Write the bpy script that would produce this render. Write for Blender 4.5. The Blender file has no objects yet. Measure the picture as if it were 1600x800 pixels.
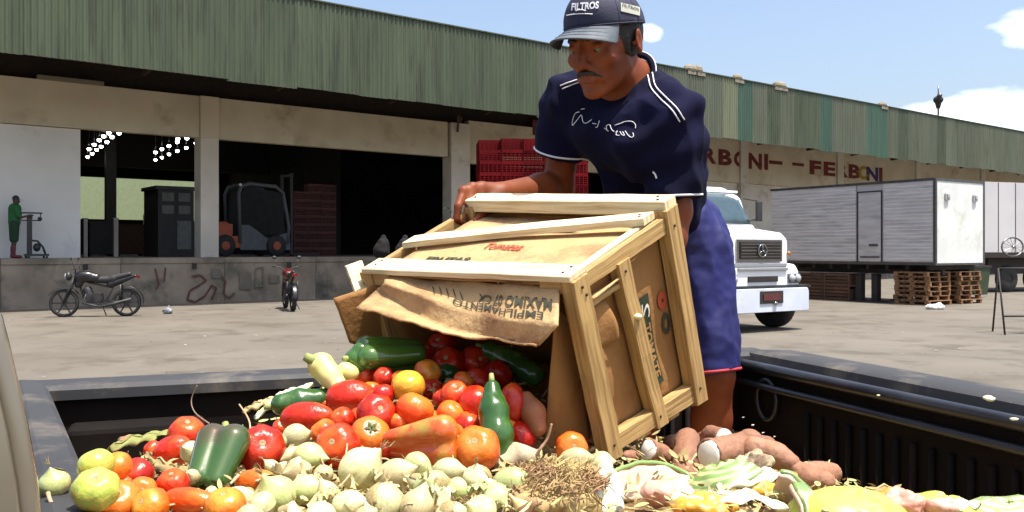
import bpy, bmesh, math, random
import numpy as np
from mathutils import Vector, Matrix, noise as mnoise
from mathutils.bvhtree import BVHTree
random.seed(7)
rnd = random.Random(11)
SC = bpy.context.scene
COL = SC.collection
R = math.radians

# ---------------------------------------------------------------- camera
FOC = 1400.0
HZ = 390.0
CAMZ = 1.6
cam_d = bpy.data.cameras.new('camera')
cam_d.sensor_width = 36.0
cam_d.lens = 36.0 * FOC / 1600.0
cam_d.shift_y = -(400.0 - HZ) / 1600.0
cam_d.clip_start = 0.05
cam_d.clip_end = 3000
cam = bpy.data.objects.new('camera', cam_d)
cam.location = (0, 0, CAMZ)
cam.rotation_euler = (R(90), 0, 0)
COL.objects.link(cam)
SC.camera = cam

# ---------------------------------------------------------------- light
SUN = Vector((0.25, -0.16, 0.955)).normalized()      # towards the sun
s_el = math.asin(SUN.z)
s_az = math.atan2(SUN.x, SUN.y)
world = bpy.data.worlds.new('World')
SC.world = world
world.use_nodes = True
wn, wl = world.node_tree.nodes, world.node_tree.links
for n in list(wn): wn.remove(n)
wo = wn.new('ShaderNodeOutputWorld'); wb = wn.new('ShaderNodeBackground')
sky = wn.new('ShaderNodeTexSky'); sky.sky_type = 'NISHITA'; sky.sun_disc = False
sky.sun_elevation = s_el; sky.sun_rotation = s_az
sky.air_density = 1.0; sky.dust_density = 4.0; sky.ozone_density = 1.0
wb.inputs['Strength'].default_value = 0.15
# a few bright fair-weather clouds, placed by direction
tc = wn.new('ShaderNodeTexCoord')
nz = wn.new('ShaderNodeTexNoise'); nz.inputs['Scale'].default_value = 11.0; nz.inputs['Detail'].default_value = 7
mp = wn.new('ShaderNodeMapping'); mp.inputs['Scale'].default_value = (1, 1, 2.6)
wl.new(tc.outputs['Generated'], mp.inputs['Vector']); wl.new(mp.outputs[0], nz.inputs['Vector'])
cl_prev = None
def cloud(px, py, rad, sq):
    global cl_prev
    d = Vector(((px-800)/FOC, 1.0, (HZ-py)/FOC)).normalized()
    sub = wn.new('ShaderNodeVectorMath'); sub.operation = 'SUBTRACT'; sub.inputs[1].default_value = d
    wl.new(tc.outputs['Generated'], sub.inputs[0])
    m = wn.new('ShaderNodeVectorMath'); m.operation = 'MULTIPLY'; m.inputs[1].default_value = (1, 1, sq)
    wl.new(sub.outputs[0], m.inputs[0])
    ln = wn.new('ShaderNodeVectorMath'); ln.operation = 'LENGTH'; wl.new(m.outputs[0], ln.inputs[0])
    ad = wn.new('ShaderNodeMath'); ad.operation = 'MULTIPLY_ADD'; ad.inputs[1].default_value = rad*3.2
    wl.new(nz.outputs['Fac'], ad.inputs[0]); wl.new(ln.outputs['Value'], ad.inputs[2])
    mr = wn.new('ShaderNodeMapRange'); mr.inputs['From Min'].default_value = rad*3.0; mr.inputs['From Max'].default_value = rad*1.9
    wl.new(ad.outputs[0], mr.inputs['Value'])
    if cl_prev is None: cl_prev = mr.outputs[0]
    else:
        mx = wn.new('ShaderNodeMath'); mx.operation = 'MAXIMUM'; wl.new(cl_prev, mx.inputs[0]); wl.new(mr.outputs[0], mx.inputs[1]); cl_prev = mx.outputs[0]
for c in ((1590, 46, .024, 1.3), (1014, 52, .012, 1.3), (1560, 186, .09, 5.0), (1760, 190, .13, 4.0), (2200, 60, .1, 2), (-500, 40, .12, 2.5), (-1100, 150, .15, 3)): cloud(*c)
mixc = wn.new('ShaderNodeMix'); mixc.data_type = 'RGBA'
mixc.inputs['B'].default_value = (8.5, 8.8, 9.0, 1)
wl.new(cl_prev, mixc.inputs['Factor']); wl.new(sky.outputs[0], mixc.inputs['A'])
wl.new(mixc.outputs['Result'], wb.inputs['Color']); wl.new(wb.outputs[0], wo.inputs[0])
sun_d = bpy.data.lights.new('sun', 'SUN'); sun_d.energy = 4.8; sun_d.angle = R(0.53); sun_d.color = (1.0, 0.955, 0.87)
sun = bpy.data.objects.new('sun', sun_d); COL.objects.link(sun)
sun.rotation_euler = (-SUN).to_track_quat('-Z', 'Y').to_euler()
SC.view_settings.view_transform = 'Standard'; SC.view_settings.look = 'None'
SC.view_settings.exposure = 0.75; SC.view_settings.gamma = 1.0
SC.cycles.max_bounces = 6

def P(px, py, d):
    return Vector(((px-800.0)*d/FOC, d, CAMZ+(HZ-py)*d/FOC))
def PX(p):
    return (800+FOC*p[0]/p[1], HZ-FOC*(p[2]-CAMZ)/p[1])

# ---------------------------------------------------------------- materials
def srgb(r, g, b, k=.6):
    f = lambda c: k*g0(c)
    g0 = lambda c: (c/255/12.92) if c/255 <= .04045 else ((c/255+.055)/1.055)**2.4
    return (f(r), f(g), f(b))
def mat(name, c1, c2=None, rough=.6, metal=0.0, scale=6.0, detail=5, bump=0.0, bscale=None, coat=0.0, spec=.5, stretch=(1,1,1), coords='Object',
        c3=None, s3=1.0, t3=(.55,.7), rvar=0.0, emit=None, estr=0, sss=0.0, contrast=(.35,.65), bdist=.01, rgh_var=.0):
    m = bpy.data.materials.new(name); m.use_nodes = True
    n, l = m.node_tree.nodes, m.node_tree.links
    b = n['Principled BSDF']
    b.inputs['Roughness'].default_value = rough; b.inputs['Metallic'].default_value = metal
    b.inputs['Specular IOR Level'].default_value = spec
    if coat: b.inputs['Coat Weight'].default_value = coat; b.inputs['Coat Roughness'].default_value = .12
    if sss:
        b.inputs['Subsurface Weight'].default_value = sss; b.inputs['Subsurface Radius'].default_value = (.02,.007,.004); b.inputs['Subsurface Scale'].default_value = .4
    c2 = c2 or c1
    t = n.new('ShaderNodeTexCoord'); mpn = n.new('ShaderNodeMapping'); mpn.inputs['Scale'].default_value = stretch
    l.new(t.outputs[coords], mpn.inputs['Vector'])
    if rvar or coords == 'Object':
        oi = n.new('ShaderNodeObjectInfo'); mm = n.new('ShaderNodeMath'); mm.operation = 'MULTIPLY'; mm.inputs[1].default_value = 37.0
        l.new(oi.outputs['Random'], mm.inputs[0]); cb = n.new('ShaderNodeCombineXYZ')
        for i in range(3): l.new(mm.outputs[0], cb.inputs[i])
        l.new(cb.outputs[0], mpn.inputs['Location'])
    nn = n.new('ShaderNodeTexNoise'); nn.inputs['Scale'].default_value = scale; nn.inputs['Detail'].default_value = detail
    l.new(mpn.outputs[0], nn.inputs['Vector'])
    rp = n.new('ShaderNodeValToRGB'); rp.color_ramp.elements[0].position = contrast[0]; rp.color_ramp.elements[1].position = contrast[1]
    rp.color_ramp.elements[0].color = (*c1, 1); rp.color_ramp.elements[1].color = (*c2, 1)
    l.new(nn.outputs['Fac'], rp.inputs[0]); out = rp.outputs[0]
    if c3:
        n3 = n.new('ShaderNodeTexNoise'); n3.inputs['Scale'].default_value = s3; n3.inputs['Detail'].default_value = 8; n3.inputs['Roughness'].default_value = .65
        l.new(mpn.outputs[0], n3.inputs['Vector'])
        r3 = n.new('ShaderNodeMapRange'); r3.inputs['From Min'].default_value = t3[0]; r3.inputs['From Max'].default_value = t3[1]
        l.new(n3.outputs['Fac'], r3.inputs['Value'])
        mx = n.new('ShaderNodeMix'); mx.data_type = 'RGBA'; l.new(r3.outputs[0], mx.inputs['Factor']); l.new(out, mx.inputs['A']); mx.inputs['B'].default_value = (*c3, 1)
        out = mx.outputs['Result']
    if rvar:
        hs = n.new('ShaderNodeHueSaturation'); mr = n.new('ShaderNodeMapRange'); mr.inputs['To Min'].default_value = 1-rvar; mr.inputs['To Max'].default_value = 1+rvar
        l.new(oi.outputs['Random'], mr.inputs['Value']); l.new(mr.outputs[0], hs.inputs['Value']); l.new(out, hs.inputs['Color']); out = hs.outputs[0]
    l.new(out, b.inputs['Base Color'])
    if bump:
        nb = n.new('ShaderNodeTexNoise'); nb.inputs['Scale'].default_value = bscale or scale*4; nb.inputs['Detail'].default_value = 8
        l.new(mpn.outputs[0], nb.inputs['Vector']); bp = n.new('ShaderNodeBump'); bp.inputs['Strength'].default_value = bump; bp.inputs['Distance'].default_value = bdist
        l.new(nb.outputs['Fac'], bp.inputs['Height']); l.new(bp.outputs[0], b.inputs['Normal'])
    if rgh_var:
        mr = n.new('ShaderNodeMapRange'); mr.inputs['To Min'].default_value = max(.03, rough-rgh_var); mr.inputs['To Max'].default_value = rough+rgh_var
        l.new(nn.outputs['Fac'], mr.inputs['Value']); l.new(mr.outputs[0], b.inputs['Roughness'])
    if emit:
        b.inputs['Emission Color'].default_value = (*emit, 1); b.inputs['Emission Strength'].default_value = estr
    return m

# ---------------------------------------------------------------- object helpers
def tag(o, label=None, cat=None, group=None, kind=None):
    if label: o['label'] = label
    if cat: o['category'] = cat
    if group: o['group'] = group
    if kind: o['kind'] = kind
    return o
def thing(name, label, cat, loc=(0,0,0), rotz=0.0, group=None):
    o = bpy.data.objects.new(name, None); COL.objects.link(o); o.empty_display_size = .1
    o.location = loc; o.rotation_euler = (0, 0, rotz)
    return tag(o, label, cat, group)
def rootmat(o):
    m = Matrix.LocRotScale(o.location, o.rotation_euler, o.scale)
    return rootmat(o.parent) @ m if o.parent else m
def copy_tree(o, parent=None):
    c = o.copy(); COL.objects.link(c)
    if parent is not None: c.parent = parent
    for ch in list(o.children): copy_tree(ch, c)
    return c

class MB:
    def __init__(s): s.v = []; s.f = []; s.uv = []
    def add(s, vs, fs, uvs=None):
        o = len(s.v); s.v.extend([tuple(p) for p in vs]); s.f.extend([tuple(i+o for i in f) for f in fs])
        if uvs is None: uvs = [[(0, 0)]*len(f) for f in fs]
        s.uv.extend(uvs)
    def box(s, c, size, rot=None):
        c = Vector(c); hx, hy, hz = size[0]/2, size[1]/2, size[2]/2
        vs = [Vector((x, y, z)) for x in (-hx, hx) for y in (-hy, hy) for z in (-hz, hz)]
        if rot is not None: vs = [rot @ p for p in vs]
        s.add([c+p for p in vs], [(0,1,3,2),(4,6,7,5),(0,4,5,1),(2,3,7,6),(0,2,6,4),(1,5,7,3)])
    def b2(s, x0, x1, y0, y1, z0, z1):
        s.box(((x0+x1)/2, (y0+y1)/2, (z0+z1)/2), (abs(x1-x0), abs(y1-y0), abs(z1-z0)))
    def beam(s, a, b, w, t, up=(0,0,1)):
        a, b = Vector(a), Vector(b); d = (b-a); L = d.length; d.normalize()
        x = d.cross(Vector(up)); 
        if x.length < 1e-4: x = d.cross(Vector((0,1,0)))
        x.normalize(); z = x.cross(d)
        rot = Matrix((x, d, z)).transposed()
        s.box((a+b)/2, (w, L, t), rot)
    def tube(s, pts, rad, n=8, cap=True, flat=1.0):
        pts = [Vector(p) for p in pts]; m = len(pts)
        if not hasattr(rad, '__len__'): rad = [rad]*m
        vs = []; prev = None
        for i, p in enumerate(pts):
            d = (pts[min(i+1, m-1)]-pts[max(i-1, 0)])
            if d.length < 1e-9: d = Vector((0,0,1))
            d.normalize()
            if prev is None:
                x = d.cross(Vector((0,0,1)))
                if x.length < .05: x = d.cross(Vector((0,1,0)))
            else:
                x = prev - d*prev.dot(d)
                if x.length < 1e-6: x = d.orthogonal()
            x.normalize(); prev = x; y = d.cross(x)
            for k in range(n):
                a = 2*math.pi*k/n; vs.append(p+(x*math.cos(a)+y*math.sin(a)*flat)*rad[i])
        fs = [(i*n+k, i*n+(k+1) % n, (i+1)*n+(k+1) % n, (i+1)*n+k) for i in range(m-1) for k in range(n)]
        if cap: fs.append(tuple(range(n))[::-1]); fs.append(tuple((m-1)*n+k for k in range(n)))
        s.add(vs, fs)
    def lathe(s, prof, n=24, c=(0,0,0), axis=None, cap=False):
        # prof: (r, z); axis: rotation matrix
        vs = []; c = Vector(c)
        for r, z in prof:
            for k in range(n):
                a = 2*math.pi*k/n; p = Vector((r*math.cos(a), r*math.sin(a), z)); vs.append(c+(axis @ p if axis is not None else p))
        m = len(prof)
        fs = [(i*n+k, i*n+(k+1) % n, (i+1)*n+(k+1) % n, (i+1)*n+k) for i in range(m-1) for k in range(n)]
        if cap: fs.append(tuple(range(n))[::-1]); fs.append(tuple((m-1)*n+k for k in range(n)))
        s.add(vs, fs)
    def ball(s, c, r, n=12, m=8, rot=None):
        r = r if hasattr(r, '__len__') else (r, r, r); c = Vector(c); vs = []
        for i in range(m+1):
            t = math.pi*i/m
            for k in range(n):
                a = 2*math.pi*k/n; p = Vector((r[0]*math.sin(t)*math.cos(a), r[1]*math.sin(t)*math.sin(a), r[2]*math.cos(t)))
                vs.append(c+(rot @ p if rot is not None else p))
        s.add(vs, [(i*n+k, (i+1)*n+k, (i+1)*n+(k+1) % n, i*n+(k+1) % n) for i in range(m) for k in range(n)])
    def grid(s, fn, nu, nv, uvf=None):
        vs = [fn(i/nu, j/nv) for j in range(nv+1) for i in range(nu+1)]
        fs = [(j*(nu+1)+i, j*(nu+1)+i+1, (j+1)*(nu+1)+i+1, (j+1)*(nu+1)+i) for j in range(nv) for i in range(nu)]
        uv = [[(((q % (nu+1))/nu), ((q//(nu+1))/nv)) for q in f] for f in fs]
        s.add(vs, fs, uv)
    def shell(s, fn, nu, nv, th, cl=False):
        # two-sided sheet with thickness th; fn(u,v)->Vector
        e = 1e-3
        top = []; bot = []
        for j in range(nv+1):
            for i in range(nu+1):
                u, v = i/nu, j/nv; p = fn(u, v)
                du = fn(min(1, u+e), v)-fn(max(0, u-e), v); dv = fn(u, min(1, v+e))-fn(u, max(0, v-e))
                nrm = du.cross(dv)
                nrm = nrm.normalized() if nrm.length > 0 else Vector((0,0,1))
                top.append(p+nrm*th/2); bot.append(p-nrm*th/2)
        N = (nu+1)*(nv+1); I = lambda i, j: j*(nu+1)+i
        fs = []; uv = []
        U = lambda q: ((q % (nu+1))/nu, (q//(nu+1))/nv)
        for j in range(nv):
            for i in range(nu):
                a = (I(i,j), I(i+1,j), I(i+1,j+1), I(i,j+1)); fs.append(a); uv.append([U(q) for q in a])
                b = tuple(q+N for q in a[::-1]); fs.append(b); uv.append([U(q-N) for q in b])
        ring = [I(i,0) for i in range(nu)]+[I(nu,j) for j in range(nv)]+[I(i,nv) for i in range(nu,0,-1)]+[I(0,j) for j in range(nv,0,-1)]
        for k in range(len(ring)):
            a, b = ring[k], ring[(k+1) % len(ring)]; f = (b, a, a+N, b+N); fs.append(f); uv.append([U(q % N) for q in f])
        s.add(top+bot, fs, uv)
    def hexa(s, fn, u, v, w, seg=6, wob=.002, seed=0, axis=0):
        # solid piece in the box coordinates of fn; subdivided along its long axis, slightly uneven
        r = random.Random(seed); rng = [u, v, w]; L = rng[axis]; oth = [a for a in (0,1,2) if a != axis]
        vs = []
        for i in range(seg+1):
            q = L[0]+(L[1]-L[0])*i/seg
            off = Vector((r.uniform(-1,1), r.uniform(-1,1), r.uniform(-1,1)))*wob
            for (a, b) in ((0,0),(1,0),(1,1),(0,1)):
                cc = [0,0,0]; cc[axis] = q; cc[oth[0]] = rng[oth[0]][a]; cc[oth[1]] = rng[oth[1]][b]
                vs.append(fn(*cc)+off+Vector((r.uniform(-1,1), r.uniform(-1,1), r.uniform(-1,1)))*wob*.4)
        fs = []; uv = []; ln = (Vector(vs[0])-Vector(vs[-4])).length; ww = [(vs[k]-vs[(k+1) % 4]).length for k in range(4)]
        for i in range(seg):
            acc = 0
            for k in range(4):
                fs.append((i*4+k, i*4+(k+1) % 4, (i+1)*4+(k+1) % 4, (i+1)*4+k))
                a0, a1 = ln*i/seg, ln*(i+1)/seg; uv.append([(a0, acc), (a0, acc+ww[k]), (a1, acc+ww[k]), (a1, acc)]); acc += ww[k]
        fs.append((3,2,1,0)); uv.append([(0, ww[1]), (.003, ww[1]), (.003, 0), (0, 0)]); e = seg*4; fs.append((e, e+1, e+2, e+3)); uv.append([(0,0),(.003,0),(.003,ww[1]),(0,ww[1])])
        s.add(vs, fs, uv)
    def mesh(s, name, m=None, smooth=False, inv=None, bevel=0):
        me = bpy.data.meshes.new(name)
        vs = s.v if inv is None else [tuple(inv @ Vector(p)) for p in s.v]
        me.from_pydata(vs, [], s.f); me.update()
        ul = me.uv_layers.new(name='UVMap'); flat = [c for f in s.uv for q in f for c in q]
        if len(flat) == 2*len(me.loops): ul.data.foreach_set('uv', flat)
        if m: me.materials.append(m)
        bm = bmesh.new(); bm.from_mesh(me); bmesh.ops.recalc_face_normals(bm, faces=bm.faces); bm.to_mesh(me); bm.free()
        if smooth: me.shade_smooth()
        return me
    def build(s, name, m, parent=None, smooth=False, world=False, label=None, bevel=0, kind=None, autos=None):
        inv = None
        if world and parent is not None: inv = rootmat(parent).inverted()
        me = s.mesh(name, m, smooth, inv)
        if autos: 
            me.shade_smooth()
            try: me.set_sharp_from_angle(angle=R(autos))
            except Exception: pass
        o = bpy.data.objects.new(name, me); COL.objects.link(o)
        if parent is not None: o.parent = parent
        if bevel:
            bv = o.modifiers.new('bevel', 'BEVEL'); bv.width = bevel; bv.segments = 2; bv.limit_method = 'ANGLE'; bv.angle_limit = R(40)
        if label: o['label'] = label
        if kind: o['kind'] = kind
        return o

def text_mesh(txt, size=1.0, extrude=0.0, bold=0.0, shear=0.0):
    cu = bpy.data.curves.new('t', 'FONT'); cu.body = txt; cu.size = size; cu.extrude = extrude; cu.offset = bold; cu.shear = shear
    cu.align_x = 'CENTER'; cu.resolution_u = 3
    ob = bpy.data.objects.new('t', cu); COL.objects.link(ob)
    dg = bpy.context.evaluated_depsgraph_get(); me = bpy.data.meshes.new_from_object(ob.evaluated_get(dg))
    vs = [v.co.copy() for v in me.vertices]; fs = [tuple(p.vertices) for p in me.polygons]
    bpy.data.objects.remove(ob); bpy.data.curves.remove(cu); bpy.data.meshes.remove(me)
    return vs, fs

# ---------------------------------------------------------------- signed distance modelling
class SDF:
    def __init__(s, lo, hi, h):
        s.lo = np.array(lo, float); s.h = h; s.n = np.ceil((np.array(hi)-s.lo)/h).astype(int)+1
        s.F = np.full(tuple(s.n), 1.0, np.float32); s.ax = [s.lo[i]+h*np.arange(s.n[i]) for i in range(3)]
    def win(s, a, b, pad):
        i0 = np.clip(np.floor((np.array(a)-pad-s.lo)/s.h).astype(int), 0, s.n-1); i1 = np.clip(np.ceil((np.array(b)+pad-s.lo)/s.h).astype(int)+1, 1, s.n)
        sl = tuple(slice(i0[i], i1[i]) for i in range(3))
        g = [s.ax[i][sl[i]].astype(np.float32) for i in range(3)]
        return sl, g[0][:,None,None], g[1][None,:,None], g[2][None,None,:]
    def comb(s, sl, d, k, op):
        f = s.F[sl]
        if op == 'add':
            h = np.clip(.5+.5*(f-d)/k, 0, 1); s.F[sl] = f*(1-h)+d*h-k*h*(1-h)
        elif op == 'sub':
            d = -d; h = np.clip(.5-.5*(f-d)/k, 0, 1); s.F[sl] = f*(1-h)+d*h+k*h*(1-h)
    def cone(s, a, b, ra, rb, k=.015, op='add', clip=None):
        a, b = np.array(a, float), np.array(b, float); r = max(ra, rb)
        sl, X, Y, Z = s.win(np.minimum(a,b)-r, np.maximum(a,b)+r, 2*k+.01)
        ab = b-a; L2 = float(ab@ab)+1e-12
        t = np.clip(((X-a[0])*ab[0]+(Y-a[1])*ab[1]+(Z-a[2])*ab[2])/L2, 0, 1)
        d = np.sqrt((X-a[0]-t*ab[0])**2+(Y-a[1]-t*ab[1])**2+(Z-a[2]-t*ab[2])**2)-(ra+(rb-ra)*t)
        if clip is not None:
            p, nn = clip; d = np.maximum(d, (X-p[0])*nn[0]+(Y-p[1])*nn[1]+(Z-p[2])*nn[2])
        s.comb(sl, d, k, op)
    def ell(s, c, r, M=None, k=.015, op='add', clip=None):
        c = np.array(c, float); r = np.array(r, float); M = np.eye(3) if M is None else np.array(M)
        e = np.abs(M)@r
        sl, X, Y, Z = s.win(c-e, c+e, 2*k+.01)
        x, y, z = X-c[0], Y-c[1], Z-c[2]
        l = [(x*M[0,i]+y*M[1,i]+z*M[2,i]) for i in range(3)]
        k0 = np.sqrt(sum((l[i]/r[i])**2 for i in range(3))); k1 = np.sqrt(sum((l[i]/r[i]**2)**2 for i in range(3)))+1e-9
        d = k0*(k0-1)/k1
        if clip is not None:
            p, nn = clip; d = np.maximum(d, x*0+(X-p[0])*nn[0]+(Y-p[1])*nn[1]+(Z-p[2])*nn[2])
        s.comb(sl, d, k, op)
    def chain(s, pts, rads, k=.012):
        for i in range(len(pts)-1): s.cone(pts[i], pts[i+1], rads[i], rads[i+1], k)
    def mesh(s):
        F = s.F; neg = F < 0
        c = [F[i:F.shape[0]-1+i, j:F.shape[1]-1+j, k:F.shape[2]-1+k] for i in (0,1) for j in (0,1) for k in (0,1)]
        cnt = sum((q < 0).astype(np.int8) for q in c); act = (cnt > 0) & (cnt < 8)
        idx = np.argwhere(act); vid = np.full(act.shape, -1, np.int64); vid[act] = np.arange(len(idx))
        cv = np.stack([q[act] for q in c], 1); off = np.array([(i,j,k) for i in (0,1) for j in (0,1) for k in (0,1)], float)
        S = np.zeros((len(idx), 3)); W = np.zeros(len(idx))
        for a in range(8):
            for b in range(a+1, 8):
                if abs(off[a]-off[b]).sum() != 1: continue
                m = (cv[:,a] < 0) != (cv[:,b] < 0)
                t = np.where(m, cv[:,a]/(cv[:,a]-cv[:,b]+1e-20), 0)[:,None]
                S += np.where(m[:,None], off[a]+(off[b]-off[a])*t, 0); W += m
        V = s.lo+(idx+S/W[:,None])*s.h
        quads = []
        for ax in range(3):
            sl0 = [slice(None)]*3; sl1 = [slice(None)]*3; sl0[ax] = slice(0,-1); sl1[ax] = slice(1,None)
            a, b = neg[tuple(sl0)], neg[tuple(sl1)]
            o1, o2 = [q for q in range(3) if q != ax]
            e = np.argwhere(a != b); e = e[(e[:,o1] > 0) & (e[:,o2] > 0) & (e[:,o1] < act.shape[o1]) & (e[:,o2] < act.shape[o2])]
            def g(d1, d2):
                q = e.copy(); q[:,o1] -= d1; q[:,o2] -= d2; return vid[q[:,0], q[:,1], q[:,2]]
            Q = np.stack([g(1,1), g(0,1), g(0,0), g(1,0)], 1)
            fl = a[e[:,0], e[:,1], e[:,2]]
            if ax == 1: fl = ~fl
            Q[~fl] = Q[~fl][:,::-1]; quads.append(Q)
        return V, np.concatenate(quads)
    def build(s, name, m, parent=None, world=True, disp=None, label=None, smooth_it=2):
        V, Q = s.mesh()
        Q = Q[(Q >= 0).all(1)]
        if parent is not None and world:
            M = np.array(rootmat(parent).inverted()); 
        else: M = np.eye(4)
        if smooth_it:
            e = np.concatenate([Q[:,[0,1]],Q[:,[1,2]],Q[:,[2,3]],Q[:,[3,0]]]); n = len(V)
            for _ in range(smooth_it):
                A = np.zeros((n,3)); C = np.zeros(n)
                for q in range(3): A[:,q] = np.bincount(e[:,0], V[e[:,1],q], n)+np.bincount(e[:,1], V[e[:,0],q], n)
                C = np.bincount(e[:,0], minlength=n)+np.bincount(e[:,1], minlength=n)
                V = V*.5+.5*A/np.maximum(C,1)[:,None]
        me = bpy.data.meshes.new(name)
        if disp is not None:
            me.from_pydata(V.tolist(), [], Q.tolist()); me.update()
            nr = np.zeros(len(V)*3, np.float32); me.vertices.foreach_get('normal', nr); nr = nr.reshape(-1,3)
            # make sure normals point outwards
            V = V+nr*np.array([disp(Vector(p)) for p in V])[:,None]; me.clear_geometry()
        s.V = V; s.Q = Q
        VL = V@M[:3,:3].T+M[:3,3]
        me.from_pydata(VL.tolist(), [], Q.tolist()); me.update(); me.materials.append(m); me.shade_smooth()
        o = bpy.data.objects.new(name, me); COL.objects.link(o)
        if parent is not None: o.parent = parent
        if label: o['label'] = label
        return o
    def bvh(s): return BVHTree.FromPolygons([tuple(p) for p in s.V], [tuple(q) for q in s.Q])
CAMP = Vector((0,0,CAMZ))
def onsurf(bvh, px, py, lift=.0015):
    d = (P(px, py, 1)-CAMP).normalized(); h = bvh.ray_cast(CAMP, d)
    if h[0] is None: return None
    nn = h[1]
    if nn.dot(d) > 0: nn = -nn
    return h[0]+nn*lift, nn
# ================================================================ SETTING
M_asph = mat('yard_concrete', srgb(154,144,129,.35), srgb(170,160,145,.35), rough=.9, scale=.5, detail=8, bump=.35, bscale=60, c3=srgb(132,121,105,.36), s3=1.1, t3=(.50,.66), coords='Generated' if False else 'Object', bdist=.01)
M_conc = mat('dock_concrete', srgb(112,104,92,.95), srgb(140,130,116,.95), rough=.9, scale=1.3, detail=9, bump=.3, bscale=18, c3=srgb(70,74,66,.8), s3=.8, t3=(.5,.68))
M_beam = mat('painted_beam', srgb(190,178,154,1), srgb(206,194,170,1), rough=.85, scale=.8, detail=8, bump=.15, c3=srgb(156,138,112,1), s3=.7, t3=(.56,.75))
M_shutter = mat('shutter_paint', srgb(208,206,200,1), srgb(220,218,212,1), rough=.6, scale=.7, c3=srgb(184,182,178,1), s3=.9, t3=(.58,.75))
M_whitew = mat('wall_white', srgb(196,188,174,1), srgb(214,206,192,1), rough=.85, scale=.8, c3=srgb(150,140,124,1), s3=1.2, t3=(.55,.75))
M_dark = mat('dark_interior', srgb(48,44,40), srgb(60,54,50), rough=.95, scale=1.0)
M_eaveshade = mat('eave_shade', srgb(46,36,30), srgb(60,48,38), rough=.95)  # shade under the eaves put into the colour
M_greenp = mat('pale_green_wall', srgb(150,164,124,.7), srgb(160,174,134,.7), rough=.8)
def sheet_mat(name, a, b, c): return mat(name, srgb(*a), srgb(*b), rough=.55, scale=1.1, detail=8, stretch=(2.6,2.6,.22), c3=srgb(*c), s3=2.2, t3=(.46,.66), rvar=.10, rgh_var=.1, bump=.1)
M_sheet = [sheet_mat('green_sheet', (80,92,66), (96,108,80), (60,70,48)),
           sheet_mat('grey_green_sheet', (102,112,92), (116,124,102), (92,94,68)),
           sheet_mat('teal_sheet', (70,104,84), (80,116,94), (58,90,74)),
           sheet_mat('streaked_sheet', (128,138,110), (140,138,102), (112,118,90))]
M_rust = mat('rusty_steel', srgb(70,54,44), srgb(110,80,60), rough=.8, bump=.3)
M_black = mat('black_rubber', (.012,.012,.012), (.02,.02,.02), rough=.75)
M_steel = mat('steel', srgb(130,130,132), srgb(150,150,150), rough=.35, metal=.9)

sb = MB()
n = 60
sb.add([(-160,-40,0),(220,-40,0),(220,320,0),(-160,320,0)], [(0,1,2,3)])
g = sb.build('ground', M_asph); tag(g, 'sun bleached concrete yard ground', kind='structure')
# pieces of litter on the ground : one object nobody could count
lb = MB()
for i in range(420):
    Y = 4+rnd.random()**1.3*30; X = (rnd.random()*1.5-.75)*Y; s = rnd.uniform(.006,.022)*(1+Y*.05); a = rnd.uniform(0,6.28)
    ps = [Vector((X+s*math.cos(a+q*1.57)*rnd.uniform(.5,1.3), Y+s*math.sin(a+q*1.57)*rnd.uniform(.5,1.3), .004+rnd.uniform(0,.012))) for q in range(4)]
    lb.add(ps, [(0,1,2,3)])
M_lit = mat('pale_litter', srgb(196,190,176), srgb(150,140,120), rough=.8, scale=3)
tag(lb.build('litter', M_lit), 'small pale scraps scattered over the yard', kind='stuff')

WO = Vector((-13.47, 23.6, 0)); WA = math.atan2(.615, .788)
wt = Vector((math.cos(WA), math.sin(WA), 0)); wnr = Vector((math.sin(WA), -math.cos(WA), 0))
def onwall(px, py, c=0.0):
    """pixel -> (x, z) on the building plane at local y=c"""
    o = WO-wnr*c; k = (px-800)/FOC
    t = (k*o.y-o.x)/(wt.x-k*wt.y); Y = o.y+t*wt.y
    return t, CAMZ+(HZ-py)*Y/FOC
wh = thing('market_warehouse', 'long market warehouse with green corrugated fascia and raised loading dock', 'warehouse', WO, WA)
DZ = 1.36   # dock height
X0, X1 = -6.0, 78.0
def wb(name, m, *boxes, parent=wh, **kw):
    b = MB()
    for q in boxes: b.b2(*q)
    return b.build(name, m, parent, **kw)
# dock in sections with recessed joints
for i in range(28):
    xa = X0+i*3.0; xb = xa+2.985
    wb('dock_section', M_conc, (xa, xb, 0, 1.5, 0, DZ-.16), (xa, xb, -.03, 1.5, DZ-.157, DZ))
wb('dock_floor', M_conc, (X0, X1, 1.503, 26, 0, DZ-.002))
wb('rubber_stop', M_black, *[(x, x+.12, -.075, -.033, DZ-.33, DZ-.17) for x in np.arange(-4, 60, 3.0)])
# wall openings
c = 1.5
x128, _ = onwall(128, 200, c); x312, _ = onwall(312, 200, c); x340, _ = onwall(340, 200, c); x705, _ = onwall(703, 200, c); x730, _ = onwall(732, 200, c)
ZL = 5.14
print('openings', x128, x312, x340, x705, x730)
def lint(xa, xb, top=6.45, bot=ZL, m=M_beam, y0=c, y1=c+.3, nm='lintel_beam'): wb(nm, m, (xa, xb, y0, y1, bot, top))
lint(X0, x312-.01); lint(x312, x340, y0=c-.12, nm='pilaster_head'); lint(x340+.01, x705-.1)
wb('shutter', M_shutter, (X0, x128-.02, c+.1, c+.16, DZ, ZL-.02))
wb('pilaster', M_whitew, (x312, x340, c-.1, c+.5, DZ, ZL-.003))
wb('pilaster', M_whitew, (x705, x730, c-.1, c+.5, DZ, 6.44))
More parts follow.
